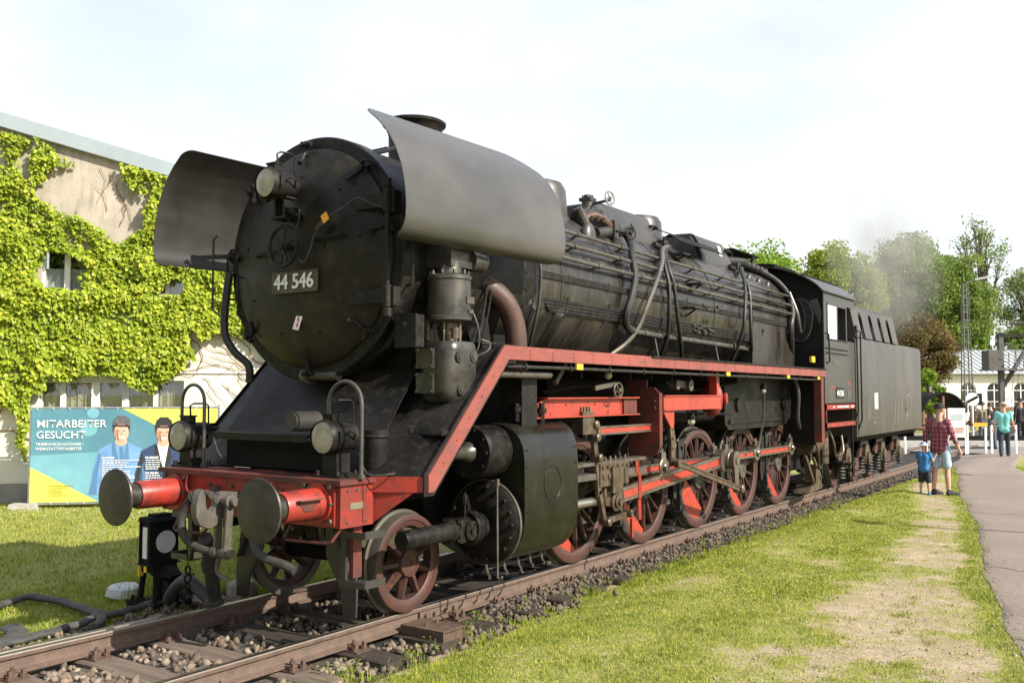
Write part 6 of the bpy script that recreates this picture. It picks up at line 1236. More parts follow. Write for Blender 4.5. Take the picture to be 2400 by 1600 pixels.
def man_print(cx, dz, coat, cap, tie):
    g = lambda *pts: [(cx+x, z+dz) for x,z in pts]
    prt('printed_coat', g((-.57,-.05),(-.52,.35),(-.41,.80),(-.17,.93),(.13,.93),(.36,.83),(.45,.55),(.52,.10),(.50,-.05)), .006, coat)
    prt('printed_shirt', g((-.10,.96),(.10,.96),(.14,.90),(.02,.42),(-.13,.88)), .0075, 'shirtp' if tie else 'bwhite')
    if tie: prt('printed_tie', g((-.03,.86),(.04,.86),(.06,.55),(.02,.42),(-.02,.55)), .009, 'tie')
    prt('printed_neck', g((-.09,1.04),(.09,1.04),(.11,.93),(0,.86),(-.11,.93)), .010, 'skin_print')
    prt('printed_hair', [(cx+x, z+dz) for x,z in ell(0,1.20,.155,.155)], .0105, 'hairp')
    prt('printed_face', [(cx+x, z+dz) for x,z in ell(0,1.13,.135,.175)], .012, 'skin_print')
    prt('printed_cap', g((-.165,1.25),(-.14,1.38),(-.07,1.45),(.07,1.45),(.15,1.37),(.165,1.24),(.09,1.285),(-.09,1.285)), .0135, cap); prt('cap_peak', g((-.17,1.26),(-.09,1.275),(.09,1.275),(.175,1.22),(.10,1.235),(-.08,1.24)), .015, 'capd')
    prt('coat_lapel', g((-.17,.92),(-.12,.94),(-.02,.52),(-.06,.40),(-.15,.62)), .0095, 'tie' if tie else 'capd'); prt('coat_lapel', g((.13,.92),(.10,.95),(.03,.52),(.05,.40),(.15,.62)), .0095, 'tie' if tie else 'capd')
    prt('coat_shade', g((-.57,-.05),(-.50,.35),(-.40,.74),(-.36,.70),(-.42,.30),(-.43,-.05)), .0068, 'tie' if tie else 'capd'); prt('coat_shade', g((.50,-.05),(.44,.35),(.36,.60),(.40,.30),(.40,-.05)), .0068, 'tie' if tie else 'capd')
    prt('face_shade', g((-.135,1.16),(-.075,1.20),(-.06,1.10),(-.075,1.02),(-.03,.965),(-.08,.99),(-.115,1.05)), .0125, M['print_shade']); prt('neck_shade', g((-.09,1.0),(.09,1.0),(.06,.955),(-.06,.955)), .011, M['print_shade'])
    for sx in (-.05,.05): prt('printed_eye', [(cx+x, z+dz) for x,z in ell(sx,1.16,.022,.009,10)], .0135, 'hairp')
    prt('printed_nose', g((-.012,1.15),(.012,1.15),(.022,1.085),(-.022,1.085)), .0132, mat('print_nose',(.54,.29,.20))); prt('printed_smile', g((-.06,1.055),(0,1.045),(.06,1.055),(.035,1.025),(-.035,1.025)), .0135, 'bwhite')
man_print(1.645, 0, 'coat', 'capg', True); man_print(2.42, -.03, 'navy', 'capd', False)
def btext(name, body, x, z, size, m='bwhite', width=None, bold=0, d=.0165):
    me_ = text_mesh(body, size, bold)
    w = max(v_.co.x for v_ in me_.vertices)-min(v_.co.x for v_ in me_.vertices); k = (width/w) if width else 1
    for v_ in me_.vertices: xx = x+v_.co.x*k; zz = z+v_.co.y; v_.co = (xx, wob(xx,zz)-d, zz)
    return bobj(name, me_, m, sheet_)
btext('headline_text', 'MITARBEITER', .11, 1.235, .195, width=1.25, bold=.0005); btext('headline_text', 'GESUCHT', .11, 1.025, .195, width=.87, bold=.0005)
btext('subtitle_text', 'TRIEBFAHRZEUGFÜHRER /', .105, .885, .078, width=.86); btext('subtitle_text', 'WERKSTATTMITARBEITER', .105, .80, .078, width=.83)
btext('small_heading_text', 'DU SUCHST', 1.30, .625, .052, width=.23, bold=.002); btext('small_heading_text', 'DU BRINGST', 2.09, .625, .052, width=.25, bold=.002); btext('small_heading_text', 'WIR FREUEN', 2.09, .325, .052, width=.25, bold=.002)
random.seed(2)
def small_lines(x, z0, n, wmax, m, step=.042):
    q = MB()
    for k in range(n):
        w = wmax*random.uniform(.45,1); z = z0-step*k; xx = x
        while xx < x+w:
            ww = random.uniform(.02,.07); y = wob(xx,z)-.0168; q.add([(xx,y,z),(min(xx+ww,x+w),wob(xx+ww,z)-.0168,z),(min(xx+ww,x+w),wob(xx+ww,z)-.0168,z+.017),(xx,y,z+.017)],[(0,1,2,3)]); xx += ww+.012
    e = bobj('small_print', q, m, sheet_, recalc=False, smooth=False); e['kind'] = 'stuff'
small_lines(1.31,.585,10,.70,'bwhite'); small_lines(2.10,.585,5,.56,'bwhite'); small_lines(2.10,.285,3,.5,'bwhite'); small_lines(.36,.12,5,.46,mat('print_olive',(.42,.38,.05)),.045)
lg = MB(); 
for k in range(3): lg.tube([(2.86+.055*math.cos(R(a))*(1-k*.28), -.03, 1.36+.055*math.sin(R(a))*(1-k*.28)) for a in range(0,330,30)], .006, 4)
bobj('logo_mark', lg, 'capd', sheet_); btext('logo_text', 'EISENBAHNMUSEUM', 2.70, 1.21, .05, 'capd', .62, .0, .021)
q = MB(); q.cyl((0,.03,-.30),(0,.03,1.64),.021,n=12); q.cyl((3.44,.03,-.30),(3.44,.03,1.66),.021,n=12); q.cyl((0,.03,1.60),(3.44,.03,1.61),.019,n=10); q.cyl((0,.03,-.22),(3.44,.03,-.22),.019,n=10); q.cyl((1.7,.04,-.22),(1.7,.04,1.6),.012,n=8)
q.tube([(0,.03,.55),(-.10,.02,.55)],.012,6); bobj('fence_frame', q, 'galv')
q = MB()
for k in range(12): x = .12+.29*k; q.ring((x,.005,1.585),(1,0,.2),.024,.004,8,4); q.ring((x,.005,-.205),(1,0,.2),.024,.004,8,4)
bobj('cable_ties', q, 'bwhite')
for sx in (0,3.44):
    q = MB(); q.prism([(sx-.34,-.33),(sx+.18,-.33),(sx+.16,-.20),(sx-.30,-.20)],'y',-.13,.17); bobj('fence_foot', q, 'concrete')
# dead leaves and a low plant along the plinth
q = MB(); random.seed(21)
for k in range(170):
    s = random.uniform(-1.6,5.5); d = random.uniform(.02,.55); p = FQ+FE*s+FN*d; r = random.uniform(.03,.06); a = random.uniform(0,6.28); z = -.27+random.uniform(0,.16)*(d<.3)
    u1 = Vector((math.cos(a),math.sin(a),random.uniform(-.5,.5)))*r; v1 = Vector((-math.sin(a),math.cos(a),random.uniform(-.5,.5)))*r; c = Vector((p.x,p.y,z)); q.add([c+u1,c+v1*.6,c-u1,c-v1*.6],[(0,1,2,3)])
tag(obj('dead_leaves', q, mat('dead_leaf',(.24,.12,.04),(.33,.19,.05),6,.8), recalc=False), 'brown dead leaves at the foot of the house wall', 'leaves', kind='stuff')
# ================================================================ point lantern, hoses, stones beside the near end of the track
lan = thing('switch_lantern', 'black box switch lantern with white rectangle and white disc on an iron stand', 'lantern', (-2.2,1.36,-.25))
q = MB(); q.box(-2.29,-2.11,1.20,1.52,.18,.60); q.prism([(-2.31,.60),(-2.09,.60),(-2.12,.645),(-2.28,.645)],'y',1.18,1.54); q.box(-2.26,-2.14,1.26,1.46,.645,.67); q.box(-2.31,-2.09,1.185,1.535,.165,.18)
for (x0,x1) in ((-2.29,-2.272),(-2.128,-2.11)): q.box(x0,x1,1.185,1.20,.18,.60)
obj('lantern_housing', q, M['soot'], lan)
q = MB(); q.box(-2.235,-2.165,1.190,1.1985,.235,.545); obj('white_rectangle', q, M['white'], lan)
q = MB(); q.cyl((-2.110,1.37,.39),(-2.103,1.37,.39),.112,n=32); obj('white_disc', q, M['white'], lan)
q = MB(); q.box(-2.30,-2.10,1.22,1.50,.09,.165); q.cyl((-2.2,1.36,-.25),(-2.2,1.36,.10),.055,n=14); q.box(-2.42,-1.95,1.15,1.60,-.26,-.19); q.cyl((-2.35,1.25,-.2),(-2.32,1.28,.15),.03,n=8); q.box(-2.05,-1.95,1.3,1.6,-.2,.05); q.prism([(-2.30,.16),(-2.0,.16),(-1.90,.08),(-1.95,.02),(-2.25,.05)],'y',1.3,1.42); q.bar((-2.0,1.4,.0),(-1.55,1.25,-.12),.05,.06)
for k in range(5): q.bolt((-2.35+.09*k,1.17,-.19),(0,0,1),.02,.05)
obj('lantern_stand', q, M['soot'], lan)
q = MB(); q.box(-2.305,-2.285,1.19,1.24,.05,.16); q.box(-2.20,-2.16,1.185,1.195,.10,.16); obj('yellow_mark', q, M['yellow'], lan)
q = MB(); q.tube([(-.50,.62,.66),(-.58,.72,.55),(-.72,.86,.32),(-.84,.99,.06)], .062, 14, 4); q.ball((-.86,1.01,.0),.085,14,8); q.tube([(-.88,1.02,.0),(-1.05,1.03,.06),(-1.30,1.04,.15),(-1.60,1.12,.02),(-1.8,1.2,-.12)], .058, 14, 4); q.cyl((-.66,.80,.42),(-.69,.83,.36),.078,n=14); q.cyl((-.90,1.0,-.03),(-.83,.99,-.03),.03,n=8)
tag(obj('heating_hose', q, M['rubber']), 'thick black steam heating hose hanging from the locomotive front to the ground', 'hose')
q = MB()
for k in range(4): q.ring((-.86,.72,.34-.075*k),(1,0,0) if k%2 else (0,1,0),.034,.010,14,6)
q.tube([(-.86,.72,.38),(-.86,.70,.62),(-.84,.66,.87)],.005,5); tag(obj('hanging_chain', q, M['soot']), 'short iron chain hanging under the left buffer', 'chain')
q = MB(); q.box(-2.0,-1.05,1.42,1.62,-.20,-.165); q.box(-1.75,-1.15,1.62,1.70,-.20,-.15); 
for k in range(4): q.bolt((-1.85+.2*k,1.5,-.165),(0,0,1),.02,.03)
tag(obj('point_rod_cover', q, mat('rusty_cover',(.12,.085,.065),(.19,.14,.11),5,.7,bump=.1)), 'flat rusty steel cover over the point rods near the switch lantern', 'cover')
M['hoseblk'] = mat('black_fabric_hose', (.035,.034,.033), (.075,.07,.064), 6, .7, bump=.25)
def ground_hose(name, pts, w, lab, end=None):
    q = MB(); rows = []; P_ = [Vector((x,y,0)) for x,y in pts]; Q_ = []
    for i in range(len(P_)-1):
        a = P_[max(i-1,0)]; b_ = P_[i]; c = P_[i+1]; d = P_[min(i+2,len(P_)-1)]
        for k in range(6): u = k/6; Q_.append(.5*((2*b_)+(c-a)*u+(2*a-5*b_+4*c-d)*u*u+(3*b_-a-3*c+d)*u**3))
    Q_.append(P_[-1])
    for i,p in enumerate(Q_):
        t_ = (Q_[min(i+1,len(Q_)-1)]-Q_[max(i-1,0)]).normalized(); n_ = Vector((-t_.y,t_.x,0)); z = float(gz(p.x,p.y))+.035+.006*math.sin(i*1.3)
        ww = w*(1+.05*math.sin(i*.9)); rows.append([p+n_*ww*math.cos(R(a))+Vector((0,0,z+.035+.034*math.sin(R(a)))) for a in range(0,361,30)])
    q.sheet(rows); q.add([tuple(v_) for v_ in rows[0][:-1]],[tuple(range(12))]); q.add([tuple(v_) for v_ in rows[-1][:-1]],[tuple(range(12))[::-1]])
    o = tag(obj(name, q, M['hoseblk']), lab, 'hose')
    if end:
        e = MB(); p = Q_[-1]; t_ = (Q_[-1]-Q_[-3]).normalized(); z = float(gz(p.x,p.y))+.06; e.lathe([(0,.05),(.02,.06),(.09,.06),(.09,.045),(.13,.045)], (p.x,p.y,z), t_, 16); obj('hose_coupling', e, M['iron'], o)
ground_hose('fabric_hose', [(-3.3,.2),(-3.55,.74),(-2.95,.83),(-2.3,.71),(-2.0,.70),(-2.0,.88),(-2.02,1.08)], .05, 'black fabric hose with metal coupling lying on the lawn beside the white stone', True)
ground_hose('fabric_hose', [(-2.12,.66),(-1.93,.45),(-1.80,.13),(-1.72,-.30),(-1.78,-.7)], .048, 'long black hose lying on the ballast along the track')
ground_hose('fabric_hose', [(-1.98,.60),(-1.76,.46),(-1.60,.28)], .045, 'short black hose stub branching over the ballast')
ground_hose('fabric_hose', [(-2.35,-.05),(-2.05,-.14),(-1.75,-.42),(-1.6,-.9)], .09, 'wide flattened black hose beside the rail, broadest of the hoses')
def rock(name, c, s, m, lab, seed):
    random.seed(seed); q = MB().ball((0,0,0),1,8,5); q.v = [tuple(Vector(v_)*(1+random.uniform(-.12,.12))) for v_ in q.v]
    q.v = [(math.copysign(abs(x)**.55,x)*s[0]+c[0], math.copysign(abs(y)**.55,y)*s[1]+c[1], math.copysign(abs(z)**.55,z)*s[2]+c[2]) for x,y,z in q.v]
    tag(obj(name, q, m, smooth=False), lab, 'stone')
rock('stone_block', (-2.88,1.42,-.21), (.17,.16,.08), mat('white_stone',(.62,.62,.60),(.50,.50,.48),8,.9,bump=.3), 'white stone block in the grass beside the switch lantern', 3)
rock('boulder', (-1.50,1.84,-.10), (.15,.13,.10), mat('sandstone',(.40,.34,.25),(.30,.25,.18),9,.9,bump=.4), 'beige sandstone boulder beside the rail under the buffer beam', 5)
rock('boulder', (-1.72,2.0,-.14), (.12,.12,.09), mat('sandstone_grey',(.28,.26,.23),(.20,.18,.16),9,.9,bump=.4), 'smaller grey stone behind the beige boulder', 9)
# ================================================================ background on the right
AR = Vector((.823,.568,0)); AF = Vector((-.568,.823,0))          # along the far house front / away from the viewer
def base(x, y, z=-.09): return Vector((x,y,z))
class Loc:
    """builds in a local frame: x along AR, y along AF, origin on the ground"""
    def __init__(s, root): s.o = root; s.q = Matrix(((AR.x,AF.x,0),(AR.y,AF.y,0),(0,0,1))).to_quaternion(); s.p = tuple(root.location)
    def __call__(s, name, mb, m, parent=None, **kw): return obj(name, mb, M[m] if isinstance(m, str) else m, parent or s.o, loc=s.p, rot=s.q, **kw)
M['render2'] = mat('roundhouse_render', (.80,.78,.74), (.70,.67,.62), 1.2, .9, bump=.2, c3=(.48,.42,.36), scale3=5, amt3=.4)
M['zincroof'] = mat('zinc_roof', (.50,.53,.55), (.58,.60,.61), .8, .42, metal=.25)
M['wood_dark'] = mat('dark_crane_wood', (.075,.07,.068), (.12,.11,.10), 4, .8)
M['steel_dark'] = mat('dark_mast_steel', (.10,.105,.10), (.15,.15,.14), 6, .6)
M['rustwagon'] = mat('rusty_wagon', (.26,.125,.062), (.16,.085,.05), 3, .8, bump=.2)
rh = thing('roundhouse', 'white rendered roundhouse with arched windows and seamed metal roof', 'building', tuple(base(-6.9,69.1)))
B = Loc(rh); W_ = [2.36,4.30,6.25,8.2,10.15]; hw_ = .58; zs_, zt_ = .55, 2.2
q = MB(); xs_ = [0]+sum([[w-hw_,w+hw_] for w in W_],[])+[12.5]
for i in range(0,len(xs_)-1):
    a, c = xs_[i], xs_[i+1]
    if i % 2 == 0: q.box(a,c,0,.3,-.1,3.45)
    else:
        q.box(a,c,0,.3,-.1,zs_); n_ = 12; mid = (a+c)/2; pts = [(mid-hw_*math.cos(math.pi*k/n_), zt_+hw_*math.sin(math.pi*k/n_)) for k in range(n_+1)]
        for p0,p1 in zip(pts,pts[1:]): q.prism([p0,p1,(p1[0],3.45),(p0[0],3.45)],'y',0,.3)
q.box(0,.3,.3,9,-.1,3.45); B('wall', q, 'render2')
for w in W_:
    n_ = 12; q = MB(); q.box(w-hw_,w+hw_,.12,.18,zt_-.03,zt_+.03); q.box(w-.035,w+.035,.12,.18,zs_,zt_+hw_); q.box(w-hw_,w+hw_,.12,.18,zs_,zs_+.06); q.box(w-hw_,w+hw_,.12,.18,1.35,1.40); q.box(w-hw_,w-hw_+.06,.12,.18,zs_,zt_); q.box(w+hw_-.06,w+hw_,.12,.18,zs_,zt_); q.tube([(w-(hw_-.03)*math.cos(math.pi*k/n_),.15,zt_+(hw_-.03)*math.sin(math.pi*k/n_)) for k in range(n_+1)],.035,5)
    f = B('window', q, 'whitepaint')
    q = MB(); q.prism([(w-hw_,zs_),(w+hw_,zs_)]+[(w+hw_*math.cos(math.pi*k/n_), zt_+hw_*math.sin(math.pi*k/n_)) for k in range(n_+1)],'y',.155,.165); B('pane', q, 'darkglass', f)
q = MB(); ov = .35; E0 = (-ov,-ov,3.45); rg = 5.35
q.add([(-ov,-ov,3.47),(12.9,-ov,3.47),(12.9,4.6,rg),(4.3,4.6,rg),(-ov,9.4,3.47),(12.9,9.4,3.47)], [(0,1,2,3),(0,3,4),(3,2,5,4)]); q.box(-ov,12.9,-ov-.02,-ov+.02,3.36,3.47); q.box(-ov-.02,-ov+.02,-ov,9.4,3.36,3.47); roof2 = B('roof', q, 'zincroof', smooth=False)
for k in range(30):
    x = -.1+.42*k; top = min(1.0, max(0.02,(x+ov)/(4.3+ov))); q = MB(); q.bar((x,-ov,3.50),(x,-ov+top*(4.6+ov),3.50+top*(rg-3.47)),.03,.05); B('seam', q, 'zincroof', roof2)
q = MB(); q.cyl((-.0,-.06,-.1),(-.0,-.06,3.4),.05,n=8); q.cyl((-ov,-ov-.06,3.36),(12.9,-ov-.06,3.36),.06,n=8); B('gutter', q, 'steel_dark')
# lattice light mast
ma = thing('lattice_light_mast', 'tall slender lattice steel mast with a lamp arm beside the white roundhouse', 'light mast', tuple(base(-2.05,50.5)))
B = Loc(ma); q = MB(); Hm = 7.9
for sx in (-1,1):
    for sy in (-1,1): q.bar((sx*.26,sy*.2,0),(sx*.12,sy*.09,Hm),.05,.05)
for k in range(20):
    z = Hm*k/20; w = .26-.14*z/Hm; w2 = .26-.14*(z+Hm/20)/Hm
    q.bar((-w,-w*.75,z),(w,-w*.75,z),.035,.035); q.bar((-w,w*.75,z),(w,w*.75,z),.03,.03)
    if k % 2 == 0: q.bar((-w,-w*.75,z),(w2,-w2*.75,z+Hm/20),.02,.02)
B('lattice', q, 'steel_dark'); q = MB(); q.tube([(0,0,Hm-.05),(.3,0,Hm+.12),(1.4,0,Hm+.35)],.03,6); B('lamp_arm', q, 'steel_dark'); q = MB(); q.cbox((1.0,0,Hm+.30),(.95,.22,.10),Quaternion((0,1,0),R(-11))); B('lamp_head', q, 'galv')
# coaling crane
cr_ = thing('coaling_crane', 'dark timber coaling crane with curved roof in front of the roundhouse', 'crane', tuple(base(.12,46.1)))
B = Loc(cr_); q = MB(); q.box(-.11,.11,-.11,.11,0,4.9); 
for k in range(14): q.box(.18,.34,-.05,.05,.5+.3*k,.53+.3*k)
B('post', q, 'wood_dark'); q = MB(); q.bar((.1,0,2.3),(1.75,0,4.95),.15,.16); q.bar((-.2,0,4.75),(2.6,0,4.85),.14,.15); B('jib', q, 'wood_dark')
q = MB(); q.box(-.80,1.25,-.5,.5,3.08,3.15); B('platform', q, 'wood_dark'); q = MB(); q.box(-.75,-.15,-.35,.35,3.15,4.05); B('winch_box', q, mat('crane_box',(.075,.065,.062),(.11,.095,.09),3,.8))
q = MB(); 
for x in (.4,.75,1.1): q.cyl((x,-.65,3.17),(x,-.65,4.0),.025,n=6); q.cyl((x,.65,3.17),(x,.65,4.0),.025,n=6)
q.cyl((.2,-.65,4.0),(1.3,-.65,4.0),.025,n=6); B('platform_rail', q, 'steel_dark')
q = MB(); q.sheet([[(-.55+2.8*u,y,5.12+.26*math.sin(math.pi*(.15+.7*u))) for u in np.linspace(0,1,12)] for y in (-.6,0,.6)],.03); B('curved_roof', q, 'wood_dark'); q = MB(); q.cyl((.3,-.3,1.5),(.55,-.3,4.0),.015,n=5); q.cyl((.35,-.2,.3),(1.0,-.2,4.6),.012,n=5); B('crane_chain', q, 'steel_dark')
# arched shelter and a rusty wagon
sh = thing('arched_shelter', 'dark half-round corrugated shelter behind the tender', 'shelter', tuple(base(-1.25,39.2)))
B = Loc(sh); q = MB()
for y0 in (0,1.6): q.sheet([[(.92*math.cos(R(a)),y0+dy,1.0+.98*math.sin(R(a))) for a in range(8,173,8)] for dy in (0,.25)],.06)
q.sheet([[(.90*math.cos(R(a)),dy,1.0+.96*math.sin(R(a))) for a in range(20,161,8)] for dy in (.25,1.6)],.03); B('arched_roof', q, 'soot'); q = MB()
for x in (-.86,.0,.86): q.box(x-.04,x+.04,.1,.18,0,1.3 if x else 1.9); q.box(x-.04,x+.04,1.6,1.68,0,1.3)
B('posts', q, 'rustwagon'); q = MB(); q.box(-.9,.9,.1,1.7,.35,.45); q.box(-.85,.85,.8,1.0,.45,.9); B('deck', q, 'rustwagon')
wg = thing('rusty_flat_wagon', 'low rusty flat wagon with boards beside the arched shelter', 'wagon', tuple(base(.55,40.6)))
B = Loc(wg); q = MB(); q.box(-.7,2.6,0,1.6,.55,.68); B('deck', q, 'rustwagon'); 
for k in range(4): q = MB(); q.box(-.6+.05*k,1.1-.1*k,.2,1.3,.69+.13*k,.80+.13*k); B('board', q, 'rustwagon')
q = MB(); q.prism([(.3,1.15),(2.0,1.3),(2.1,1.42),(.3,1.35)],'y',.2,1.2); B('tilted_plate', q, 'rustwagon')
for x in (-.2,2.0): q = MB(); q.cyl((x,.1,.25),(x,.25,.25),.32,n=18); B('wheel', q, 'soot')
# signal, info board, railing
sg = thing('shunting_signal', 'white round shunting signal with black diagonal bar on a white post', 'signal', tuple(base(.38,35.4)))
B = Loc(sg); q = MB(); q.cyl((0,0,0),(0,0,1.55),.04,n=10); B('post', q, 'white'); q = MB(); q.box(-.02,.40,.02,.20,1.52,1.98); B('signal_box', q, 'soot'); q = MB(); q.cyl((0,-.02,1.75),(0,.03,1.75),.26,n=24); B('signal_disc', q, 'white'); q = MB(); q.bar((-.21,-.028,1.64),(.21,-.028,1.86),.012,.10); B('black_bar', q, 'soot')
ib = thing('information_board', 'white information board with two pictures beside the railing', 'board', tuple(base(.85,28.9)))
B = Loc(ib); q = MB(); q.box(-.28,.28,-.015,.015,.55,1.50); q.box(-.30,-.26,-.01,.01,0,.55); q.box(.26,.30,-.01,.01,0,.55); B('panel', q, 'bwhite'); q = MB(); q.box(-.2,.22,-.021,-.017,1.10,1.32); B('picture', q, mat('picture_grey',(.32,.38,.36),(.5,.55,.55),9,.5)); q = MB(); q.box(-.2,.22,-.021,-.017,.68,.88); B('picture', q, mat('picture_red',(.42,.26,.2),(.5,.42,.36),9,.5))
rl = thing('barrier_railing', 'low railing of white posts with a dark top rail before the turntable', 'railing', tuple(base(1.55,29.6)))
B = Loc(rl)
for x in (-2.6,-1.9,-.55,.05,.25,1.05): q = MB(); q.box(x-.03,x+.03,-.03,.03,0,.95 if x > -1 else .8); B('post', q, 'white')
q = MB(); q.bar((-2.8,0,.92),(1.15,0,.98),.05,.05); B('top_rail', q, 'soot'); q = MB(); q.box(-.38,.10,-.05,-.03,.90,1.02); B('orange_strip', q, 'orange')
lw_ = thing('turntable_kerb', 'long low concrete kerb of the turntable pit behind the railing', 'kerb', tuple(base(-1,32.5))); B = Loc(lw_); q = MB(); q.box(-6,7,0,.4,0,.22); B('kerb_stone', q, 'concrete'); q = MB(); q.box(-6,7,1.2,1.5,.0,.35); B('pit_girder', q, 'soot')
# ---- trees
M['bark'] = mat('bark', (.10,.08,.06), (.16,.13,.10), 6, .9, bump=.4)
def leafmat(name, c0, c1, c2):
    m, t, b = new_mat(name); at = t.nodes.new('ShaderNodeAttribute'); at.attribute_name = 'tint'; r = t.nodes.new('ShaderNodeValToRGB'); L(t, at.outputs['Fac'], r.inputs['Fac']); el = r.color_ramp.elements
    el[0].position = 0; el[0].color = c0+(1,); el[1].position = 1; el[1].color = c2+(1,); x = el.new(.5); x.color = c1+(1,)
    L(t, r.outputs['Color'], b.inputs['Base Color']); b.inputs['Roughness'].default_value = .55; b.inputs['Specular IOR Level'].default_value = .2
    tr = t.nodes.new('ShaderNodeBsdfTranslucent'); L(t, r.outputs['Color'], tr.inputs['Color']); ms = t.nodes.new('ShaderNodeMixShader'); ms.inputs[0].default_value = .4
    L(t, b.outputs[0], ms.inputs[1]); L(t, tr.outputs[0], ms.inputs[2]); L(t, ms.outputs[0], t.nodes['Material Output'].inputs['Surface']); return m
M['lf_spring'] = leafmat('spring_leaf', (.12,.175,.018), (.24,.31,.035), (.38,.42,.065)); M['lf_mid'] = leafmat('mid_leaf', (.095,.150,.032), (.17,.25,.05), (.29,.35,.08)); M['lf_copper'] = leafmat('copper_leaf', (.075,.058,.022), (.17,.125,.045), (.28,.22,.08)); M['lf_bright'] = leafmat('bright_leaf', (.11,.20,.022), (.22,.34,.035), (.33,.44,.06)); M['lf_pale'] = leafmat('pale_leaf', (.12,.18,.05), (.20,.27,.085), (.30,.35,.13))
def tree(label, x, y, h, rx, rzz, zc, m, nleaf, size, seed, clusters=70, sparse=False, group='background trees'):
    r_ = np.random.default_rng(seed); random.seed(seed); z0 = -.1
    root = thing('deciduous_tree', label, 'tree', (x,y,z0), group)
    tk = MB(); top = Vector((x+random.uniform(-.3,.3), y, zc+rzz*.35)); rad = h*.022+.05
    tk.tube([(x,y,z0-.1),(x+random.uniform(-.1,.1),y,z0+h*.2),(x+random.uniform(-.2,.2),y,zc-rzz*.3),tuple(top)], [rad*1.35,rad,rad*.7,rad*.2], 8, 3)
    C = []
    for k in range(clusters):
        d = r_.normal(size=3); d /= np.linalg.norm(d); rr = r_.uniform(.45,1.0)**.5; d[2] = d[2] if d[2] > -.75 else -.5
        c = np.array([x+d[0]*rx*rr*r_.uniform(.82,1.1), y+d[1]*rx*rr, zc+d[2]*rzz*rr*r_.uniform(.85,1.08)]); C.append(c)
    C = np.array(C)
    for k in range(min(len(C), 34 if sparse else 22)):
        c = C[k]; s = Vector((x, y, z0+h*r_.uniform(.22,.6))); mid = s.lerp(Vector(c), .5)+Vector((0,0,h*.04)); tk.tube([s, mid, tuple(c)], [rad*.45, rad*.26, rad*.06], 5, 2)
        if sparse:
            for j in range(3): e = Vector(c)+Vector(r_.normal(0,.55,3))+Vector((0,0,.3)); tk.tube([mid.lerp(Vector(c),.6), e], [rad*.10, rad*.02], 4)
    obj('trunk', tk, M['bark'], root)
    idx = r_.integers(0,len(C),nleaf); cs = rx*(.17 if not sparse else .22)*r_.uniform(.7,1.35,len(C))
    P_ = C[idx]+np.clip(r_.normal(size=(nleaf,3)),-1.7,1.7)*cs[idx][:,None]*np.array([1,1,.72]); a = rand_rot(nleaf); S_ = size*r_.uniform(.6,1.3,nleaf)
    qd = np.array([(-.5,-.32,0),(.15,-.5,.06),(.55,.1,0),(-.1,.5,.06)]); Vv = np.einsum('nij,kj->nki',a,qd)*S_[:,None,None]+P_[:,None,:]
    e = fast_mesh('crown', Vv.reshape(-1,3), np.arange(nleaf*4).reshape(-1,4), m); tt = np.clip(r_.uniform(.25,.75,len(C))[idx]+r_.normal(0,.15,nleaf),0,1)
    at = e.attributes.new('tint','FLOAT','POINT'); at.data.foreach_set('value', np.repeat(tt,4).astype(np.float32)); obj('crown', e, None, root)
tree('bright green rounded tree just above the boiler and cab roof', -8.5, 36, 8.3, 2.3, 2.0, 6.3, M['lf_bright'], 24000, .13, 1)
tree('low green tree between cab roof and the yellow-green tree', -8.6, 46, 6.3, 1.6, 1.4, 4.9, M['lf_bright'], 7000, .14, 12)
tree('tall yellow-green rounded tree behind the tender', -13.2, 66.5, 13.3, 3.0, 3.9, 8.8, M['lf_spring'], 44000, .17, 2, 110)
tree('tall dark green tree half veiled by grey smoke', -9.7, 75, 15.0, 3.3, 4.9, 9.6, M['lf_mid'], 46000, .18, 3, 110)
tree('broad green tree close beside the smoke veiled tree', -6.7, 77, 14.0, 2.4, 4.6, 8.8, M['lf_mid'], 28000, .17, 4, 80)
tree('thin tall tree with bare upper branches behind the mast', -5.4, 82, 17.6, 2.2, 4.8, 11.6, M['lf_pale'], 4200, .16, 5, 46, True)
tree('copper brown leaved round tree beside the tender end', -5.1, 54.4, 6.9, 1.75, 2.3, 4.2, M['lf_copper'], 22000, .115, 6, 80)
tree('bright green slim tree between the copper tree and the mast', -6.1, 79, 10.4, 1.5, 4.2, 5.2, M['lf_bright'], 13000, .17, 7, 60)
tree('small bright green bush behind the tender end', -3.95, 50.5, 3.3, .78, 1.5, 1.7, M['lf_bright'], 8000, .10, 8, 36)
tree('airy pale green tree rising above the coaling crane', -2.4, 86, 14.8, 2.2, 5.0, 8.6, M['lf_pale'], 8500, .16, 9, 60, True)
tree('airy pale green tree taller than the crane, behind the roundhouse ridge', 1.4, 88, 15.4, 2.4, 5.4, 8.4, M['lf_pale'], 9000, .16, 10, 60, True)
tree('dark green tree rising behind the roundhouse roof', -2.6, 82, 8.0, 2.6, 2.9, 4.6, M['lf_mid'], 14000, .17, 11, 60)
tree('dense green tree behind the coaling crane', 1.4, 85, 8.6, 2.8, 3.2, 4.6, M['lf_mid'], 14000, .17, 13, 60)
tree('leafy tree far beyond the coaling crane', 6.5, 92, 14, 3.6, 4.6, 8.0, M['lf_mid'], 14000, .2, 14, 70)
for k, (x_, y_, h_, lab) in enumerate(((-13,-22,11,'broad dark tree added unseen behind the camera as a sky screen, farthest from the path'),(-5,-25,13,'tall dark tree added unseen behind the camera as a sky screen, in line with the track'),(3,-24,12,'dark tree added unseen behind the camera as a sky screen beside the path'),(-21,-15,12,'dark unseen tree added as a sky screen across the lawn from the house'))):
    tree(lab, x_, y_, h_, 4.6, 5.0, h_*.52, M['lf_mid'], 7000, .55, 30+k, 80, group='added sky-screening trees behind the camera')  # unseen trees, added to cut low sky light on the locomotive front
